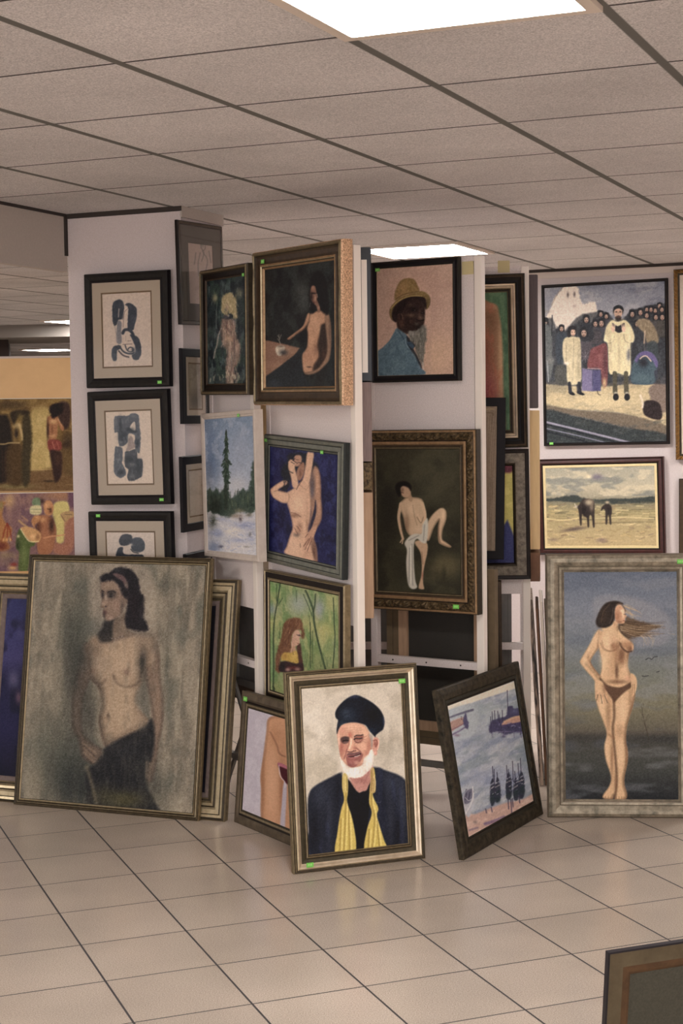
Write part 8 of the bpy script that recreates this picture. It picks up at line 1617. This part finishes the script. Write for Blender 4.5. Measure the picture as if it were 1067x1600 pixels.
fr('framed_painting', 'embracing nude couple on deep blue, silver-grey frame', 'blue', .026,
   [(0, .006, M_SILD), (.003, 0, M_SIL), (.012, -.003, M_SIL), (.016, .000, M_SILD), (.019, -.001, M_SIL), (.034, .0, M_SIL), (.036, -.003, M_SILD), (.040, -.001, M_SIL), (.044, .001, M_SILD), (.05, .003, M_SIL)],
   stick=[(-.270, .478, -.004, .010), (.145, .458, -.004, .010)], res=1.5)
fr('framed_painting', 'long-haired woman in a yellow top among green birches, dark frame with gold lines', 'lady', .03,
   [(0, .006, G_MD), (.004, 0, G_LT), (.007, .003, B_DK), (.024, .004, B_DK), (.028, .001, G_MD), (.034, -.001, G_LT), (.038, .002, G_DK), (.045, .005, G_MD)], res=1.5)

# --- pictures on the middle and right stands
fr('framed_painting', 'portrait of an old grey-bearded man in a straw hat and blue jacket, thin dark frame', 'man', .028,
   [(0, .004, B_CH), (.004, 0, B_DK), (.008, .003, B_BK), (.018, .006, B_CH), (.022, .004, B_BK), (.026, .005, G_MD), (.030, .008, G_DK)], stick=(-.165, .449, -.001, .010), res=1.5)
fr('framed_painting', 'seated figure with white drape on dark green in a heavy carved bronze frame', 'seat', .045,
   [(0, .012, G_DK), (.003, .007, G_RIM), (.010, .006, G_DK), (.012, .004, M_CARV), (.016, .001, M_CARV), (.022, -.001, M_CARV), (.028, .0, M_CARV), (.034, .003, M_CARV), (.038, .008, B_DK), (.042, .009, G_RIM), (.050, .008, G_RIM), (.055, .012, B_MD)],
   slip=[(0, .008, B_MD), (.007, .010, G_DK), (.010, .008, G_MD), (.014, .010, G_DK), (.020, .014, B_DK)], orn=leaf(.010, 150, 263, 4, 9), n=110,
   stick=(.175, .030, -.004, .013), res=1.5)
fr('framed_painting', 'half-hidden painting of an orange-robed figure on green in a silver-lined dark frame', 'green', .042,
   [(0, .006, B_CH), (.003, .0, G_DK), (.010, .004, B_MD), (.014, .002, B_CH), (.028, .012, B_BK), (.034, .013, B_CH), (.038, .008, G_DK), (.041, .006, S_LT), (.048, .009, G_DK), (.050, .007, S_LT), (.057, .013, G_LT), (.060, .018, G_DK)],
   slip=[(0, .022, B_MD), (.005, .020, G_DK), (.008, .024, B_DK), (.011, .024, G_MD), (.015, .030, B_DK)])
M_HERR = fm('woven_grey_wood', (122, 112, 98), (94, 84, 72), 0.6, 0.05, scale=45, contrast=0.12, stretch=(1, 1, 1))
fr('framed_painting', 'yellow and blue picture in a wide grey-brown woven-pattern frame below the green one', 'herring', .032,
   [(0, .003, B_DK), (.004, 0, B_DK), (.014, .002, B_DK), (.017, .004, M_HERR), (.054, .004, M_HERR), (.058, .001, G_DK), (.064, .004, B_DK), (.07, .012, B_DK)])
fr('framed_picture', 'tall black-framed picture with bare wood-grain panel, leaning out before the green painting', 'black', .03,
   [(0, .002, B_BK), (.002, 0, B_BK), (.034, .0, B_BK), (.036, .004, B_BK)])
fr('framed_painting', 'very dark brown painting hung low beneath the woven-pattern frame', 'brown', .026,
   [(0, .004, B_MD), (.004, 0, B_MD), (.012, .0, G_DK), (.02, .006, B_DK), (.03, .008, B_DK)])
# --- pictures on the far wall
fr('framed_painting', 'large painting of a crowd and a bearded man in a pale coat beside railway tracks', 'people', .026,
   [(0, .002, B_BK), (.002, 0, B_DK), (.012, .0, B_BK), (.018, .006, B_DK)], stick=(-.335, .015, -.001, .012), res=1.5, gain=1.15)
fr('framed_painting', 'landscape with a cow and a stooping farmer in a mahogany frame with cream liner', 'cattle', .036,
   [(0, .004, M_RED), (.004, 0, B_DK), (.010, .003, M_RED), (.022, .0, M_RED), (.028, .006, B_DK), (.036, .008, M_RED)],
   slip=[(0, .008, M_CRM), (.014, .007, M_CRM), (.016, .010, M_CRM)], res=1.5, gain=1.15)
G_BE = fm('gold_bead', (176, 138, 84), (120, 88, 48), 0.35, 0.5)
fr('framed_picture', 'pale picture in a beaded gold frame cut off at the right edge, upper wall', 'bead', .034,
   [(0, .010, B_MD), (.004, .006, G_BE), (.010, .0, G_BE), (.018, .002, G_BE), (.024, .008, G_DK), (.035, .010, G_DK)], orn=beads(.021, .014, (2, 3, 4)), n=320)
fr('framed_picture', 'dark-framed picture just visible at the right edge below the beaded frame', 'dark', .034,
   [(0, .004, B_DK), (.004, 0, B_MD), (.03, .0, B_DK), (.05, .01, B_DK)])
# --- prints on the pillar
PINK = [(0, .012, B_BK), (.004, .0, B_CH), (.016, -.002, B_CH), (.030, .003, B_BK), (.034, .002, B_DK), (.037, .004, B_BK), (.040, .003, G_DK), (.043, .006, B_BK)]
for k, lb, st in (('ink1', 'ink print of two tall curling strokes, topmost of three on the pillar front', (.155, .018, -.002, .010)),
              ('ink2', 'ink print of blocky grey patches, middle of three on the pillar front', (.150, .020, -.002, .010)),
              ('ink3', 'lowest ink print on the pillar front, half hidden by the large nude', (-.150, .474, -.002, .010))):
    fr('framed_print', lb, k, .024, PINK, matb=(.046, M_MAT, M_MATE), glass=True, stick=st, res=1.6, group='ink prints on the pillar')
PS = [(0, .006, B_DK), (.003, 0, B_MD), (.014, .0, B_DK), (.018, .004, B_DK)]
PS2 = [(0, .003, B_BK), (.003, 0, B_BK), (.030, .0, B_BK), (.034, .004, B_BK)]
fr('framed_print', 'pencil drawing in grey mat, brown frame, highest on the side of the pillar', 's1', .016, PS, matb=(.072, M_MATG, M_MATG), glass=True, res=1.6, group='prints on the side of the pillar')
for k, lb in (('s2', 'black-framed print on the pillar side, just under the pencil drawing'), ('s3', 'black-framed print on the pillar side left of the snowy pine picture'),
              ('s4', 'lowest black-framed print on the pillar side, only a corner showing')):
    fr('framed_print', lb, k, .016, PS2, matb=(.026, M_MAT, M_MATE), glass=True, res=1.4, group='prints on the side of the pillar')

# ------------------------------------------------------------------ partition with unframed canvases, far left
x0, x1, yb = -2.9, -1.35, 9.0
pr = empty('display_board', (-2.12, yb, 0), 0, 'beige free-standing board behind the pillar carrying two golden canvases', 'display board')
box('panel', -.8, .69, 0, .04, .05, 1.955, M_BEIGE, pr)
box('top_cap', -.8, .70, -.004, .044, 1.955, 1.967, M_TRIM, pr)
box('foot', -.75, -.60, -.15, .19, 0, .05, M_OLV, pr); box('foot', .50, .65, -.15, .19, 0, .05, M_OLV, pr)
for k, lb, zz in (('farA', 'golden canvas of robed figures, upper of two on the beige board', 0), ('farB', 'canvas of market women in a green dress, lower of two on the beige board', 0)):
    c, yaw, tilt, roll, w, h, W, yc = FRT[k]
    r = empty('unframed_canvas', (0, 0, 0), 0, lb, 'painting'); r.matrix_world = frame_matrix(Vector(c), yaw, tilt, roll)
    box('stretched_edge', -w/2, w/2, .0006, .018, 0, h, M_POST, r, 0)
    canvas(r, k, -w/2, w/2, 0, h - .004, -.0004, QUADS[k], 1.0, 1.3)

# ------------------------------------------------------------------ pictures seen edge-on
def edge_picture(name, label, P, yaw, along, off, z, w, h, T, side_m, face_m, border=.03, canvas_m=None, cat='painting'):
    r = empty(name, (0, 0, 0), 0, label, cat); r.matrix_world = frame_matrix(on(P, yaw, along, off, z), yaw, 0, 0)
    sweep('moulding', w, h, [(0, T, side_m), (0, .003, side_m), (.003, 0, face_m), (border * .6, 0, face_m), (border, .005, face_m), (border, T, face_m)], r)
    box('canvas', -w/2 + border - .002, w/2 - border + .002, .006, T - .004, border - .002, h - border + .002, canvas_m or M_CBACK, r)
    return r
NAVYF = mat('blue_black_lacquer', (46, 48, 58), 0.45)
PURP = mat('purple_grey_paint', (98, 86, 88), 0.6, c2=(84, 72, 76), scale=40, stretch=(6, 6, .4))
TAUPE = mat('taupe_wood', (132, 114, 108), 0.6, c2=(110, 92, 90), scale=40, stretch=(6, 6, .4))
r = edge_picture('framed_painting', 'dark blue-black frame seen edge-on at the top between the bright post and the hat portrait', P6, Y6, -.19, .040, 1.735, .34, .485, .038, NAVYF, NAVYF, canvas_m=M_POST)
box('canvas_edge', -.1715, -.168, .016, .036, .03, .44, M_POST, r)
edge_picture('framed_painting', 'taupe frame seen edge-on below the blue-black one', P6, Y6, -.19, .036, 1.44, .34, .29, .034, TAUPE, TAUPE)
edge_picture('framed_painting', 'carved dark frame end seen edge-on above the long tan one', P6, Y6, -.19, .036, 1.335, .34, .10, .034, M_CARV, M_CARV)
edge_picture('framed_painting', 'long tan frame seen edge-on between the bright post and the carved bronze frame', P6, Y6, -.19, .036, .86, .34, .465, .034, M_TAN, G_DK)
edge_picture('framed_painting', 'purple-grey frame seen edge-on left of the crowd painting', P5, Y5, -.36, .050, 1.63, .60, .57, .046, PURP, PURP)
edge_picture('framed_painting', 'pale pine frame seen edge-on left of the cow landscape', P5, Y5, -.34, .055, 1.02, .64, .60, .05, M_TAN2, M_TAN2, canvas_m=M_TAN2)
edge_picture('framed_painting', 'small brown frame seen edge-on under the pale pine one', P5, Y5, -.34, .055, .88, .64, .125, .05, M_BROWNW, M_BROWNW, canvas_m=M_BROWNW)

# ------------------------------------------------------------------ pictures seen from behind
def reversed_picture(label, c, yaw, tilt, w, h, mould, stretch, back, mw=.05, sw=.045, group=None):
    r = empty('framed_painting', (0, 0, 0), 0, label, 'painting', group); r.matrix_world = frame_matrix(Vector(c), yaw, tilt, 0)
    sweep('moulding', w, h, [(0, .03, mould), (0, .0, mould), (mw * .5, .0, mould), (mw * .5, .003, M_LINE), (mw * .53, .003, mould), (mw, .002, mould), (mw, .03, mould)], r)
    V, F = [], []
    a, b = w/2 - mw, h - mw
    for q in ((-a, a, mw, mw + sw), (-a, a, b - sw, b), (-a, -a + sw, mw + sw, b - sw), (a - sw, a, mw + sw, b - sw)):
        box_vf(V, F, q[0], q[1], .001, .018, q[2], q[3], .0015)
    mesh_obj('stretcher_bar', V, F, stretch, r)
    box('canvas_back', -a, a, .018, .024, mw, b, back, r)
    return r
c_ = on(P3, Y3, -.245, -.085, .262)
reversed_picture('back of a framed dark canvas seen through the open lower half of the carved-frame stand', c_, Y3, 0, .50, .73, M_OLV, M_TAN, M_CBACK, .055, .04)
c_ = on(P1, Y1, -.22, -.075, .42)
reversed_picture('back of a grey canvas seen through the stand between the pillar and the birch picture', c_, Y1, 0, .50, .55, B_MD, M_GBACK, M_GBACK, .06, .03)
c_ = on(P4, Y4, -.43, -.075, .30)
reversed_picture('back of a grey canvas seen through the lower opening beside the tilted harbour painting', c_, Y4, 0, .70, .60, M_GBACK, M_GBACK, M_GBACK, .03, .03)

# canvases leaning in a stack behind the tall nude
def leaning_canvas(label, x, y, yaw, tilt, w, h, edge, front, t=.02):
    r = empty('stretched_canvas', (0, 0, 0), 0, label, 'painting', 'canvases stacked behind the tall nude'); r.matrix_world = frame_matrix(Vector((x, y, 0)), yaw, tilt, 0)
    V, F = [], []; box_vf(V, F, -w/2, w/2, .001, t, 0, h, .002)
    mesh_obj('stretcher', V, F, edge, r)
    box('canvas', -w/2 + .002, w/2 - .002, -.001, .0012, .002, h - .002, front, r)
    return r
M_FEAT = mat('grey_white_brushwork', (196, 176, 160), 0.7, c2=(74, 70, 70), scale=9, stretch=(6, 6, .8), contrast=0.12)
for i, (dx, tl, hh, tt, em, lb) in enumerate(((.012, .056, .81, .016, M_FEAT, 'streaky grey and white canvas edge, left end of the stack beside the tall nude'),
                                    (.032, .050, .77, .012, M_BROWNW, 'brown wooden canvas edge, second in the stack beside the tall nude'),
                                    (.049, .046, .80, .014, M_POST, 'white canvas edge, third in the stack beside the tall nude'),
                                    (.067, .040, .76, .016, M_OLV, 'dark wooden canvas edge, right end of the stack beside the tall nude'))):
    leaning_canvas(lb, .874 + dx, 6.92, 1.45, tl, .46, hh, em, M_FEAT if i == 0 else M_CBACK, tt)
bx = empty('stretched_canvas', (0, 0, 0), 0, 'bare canvas the tall nude leans against, hidden behind its frame', 'painting')
bx.matrix_world = frame_matrix(Vector((1.08, 6.30, 0)), -.072, .05, 0)
V, F = [], []; box_vf(V, F, -.2, .26, .001, .03, 0, .95, .002); mesh_obj('stretcher', V, F, M_TAN, bx)
box('canvas', -.198, .258, -.001, .0012, .002, .948, M_CBACK, bx)

# back of a frame at the lower right corner, close to the viewer
r = empty('framed_painting', (0, 0, 0), 0, 'back of a dark-edged frame with browned inner border in the lower right corner', 'painting')
r.matrix_world = frame_matrix(Vector((.768, 3.46, 0)), .36, -.10, 0)
M_OLB = mat('stained_olive_backing', (104, 92, 70), 0.8, c2=(80, 68, 48), scale=14)
M_RUST = mat('browned_glue_edge', (74, 52, 30), 0.75, c2=(104, 76, 48), scale=18)
M_GRB = mat('grey_green_canvas_back', (84, 82, 70), 0.85, c2=(70, 68, 58), scale=200)
M_EDGE = mat('purple_black_edge', (38, 30, 40), 0.5)
FW, FH = .46, .442
sweep('moulding', FW, FH, [(0, .014, M_EDGE), (0, .001, M_EDGE), (.004, .0, M_OLB), (.038, .0, M_OLB), (.040, .004, M_OLB), (.040, .014, M_OLB)], r)
sweep('glued_edge', FW, FH, [(0, .002, M_RUST), (.016, .003, M_RUST), (.022, .006, M_RUST), (.022, .013, M_RUST)], r, u0=.038)
box('canvas_back', -FW/2 + .058, FW/2 - .058, .008, .013, .058, FH - .058, M_GRB, r)
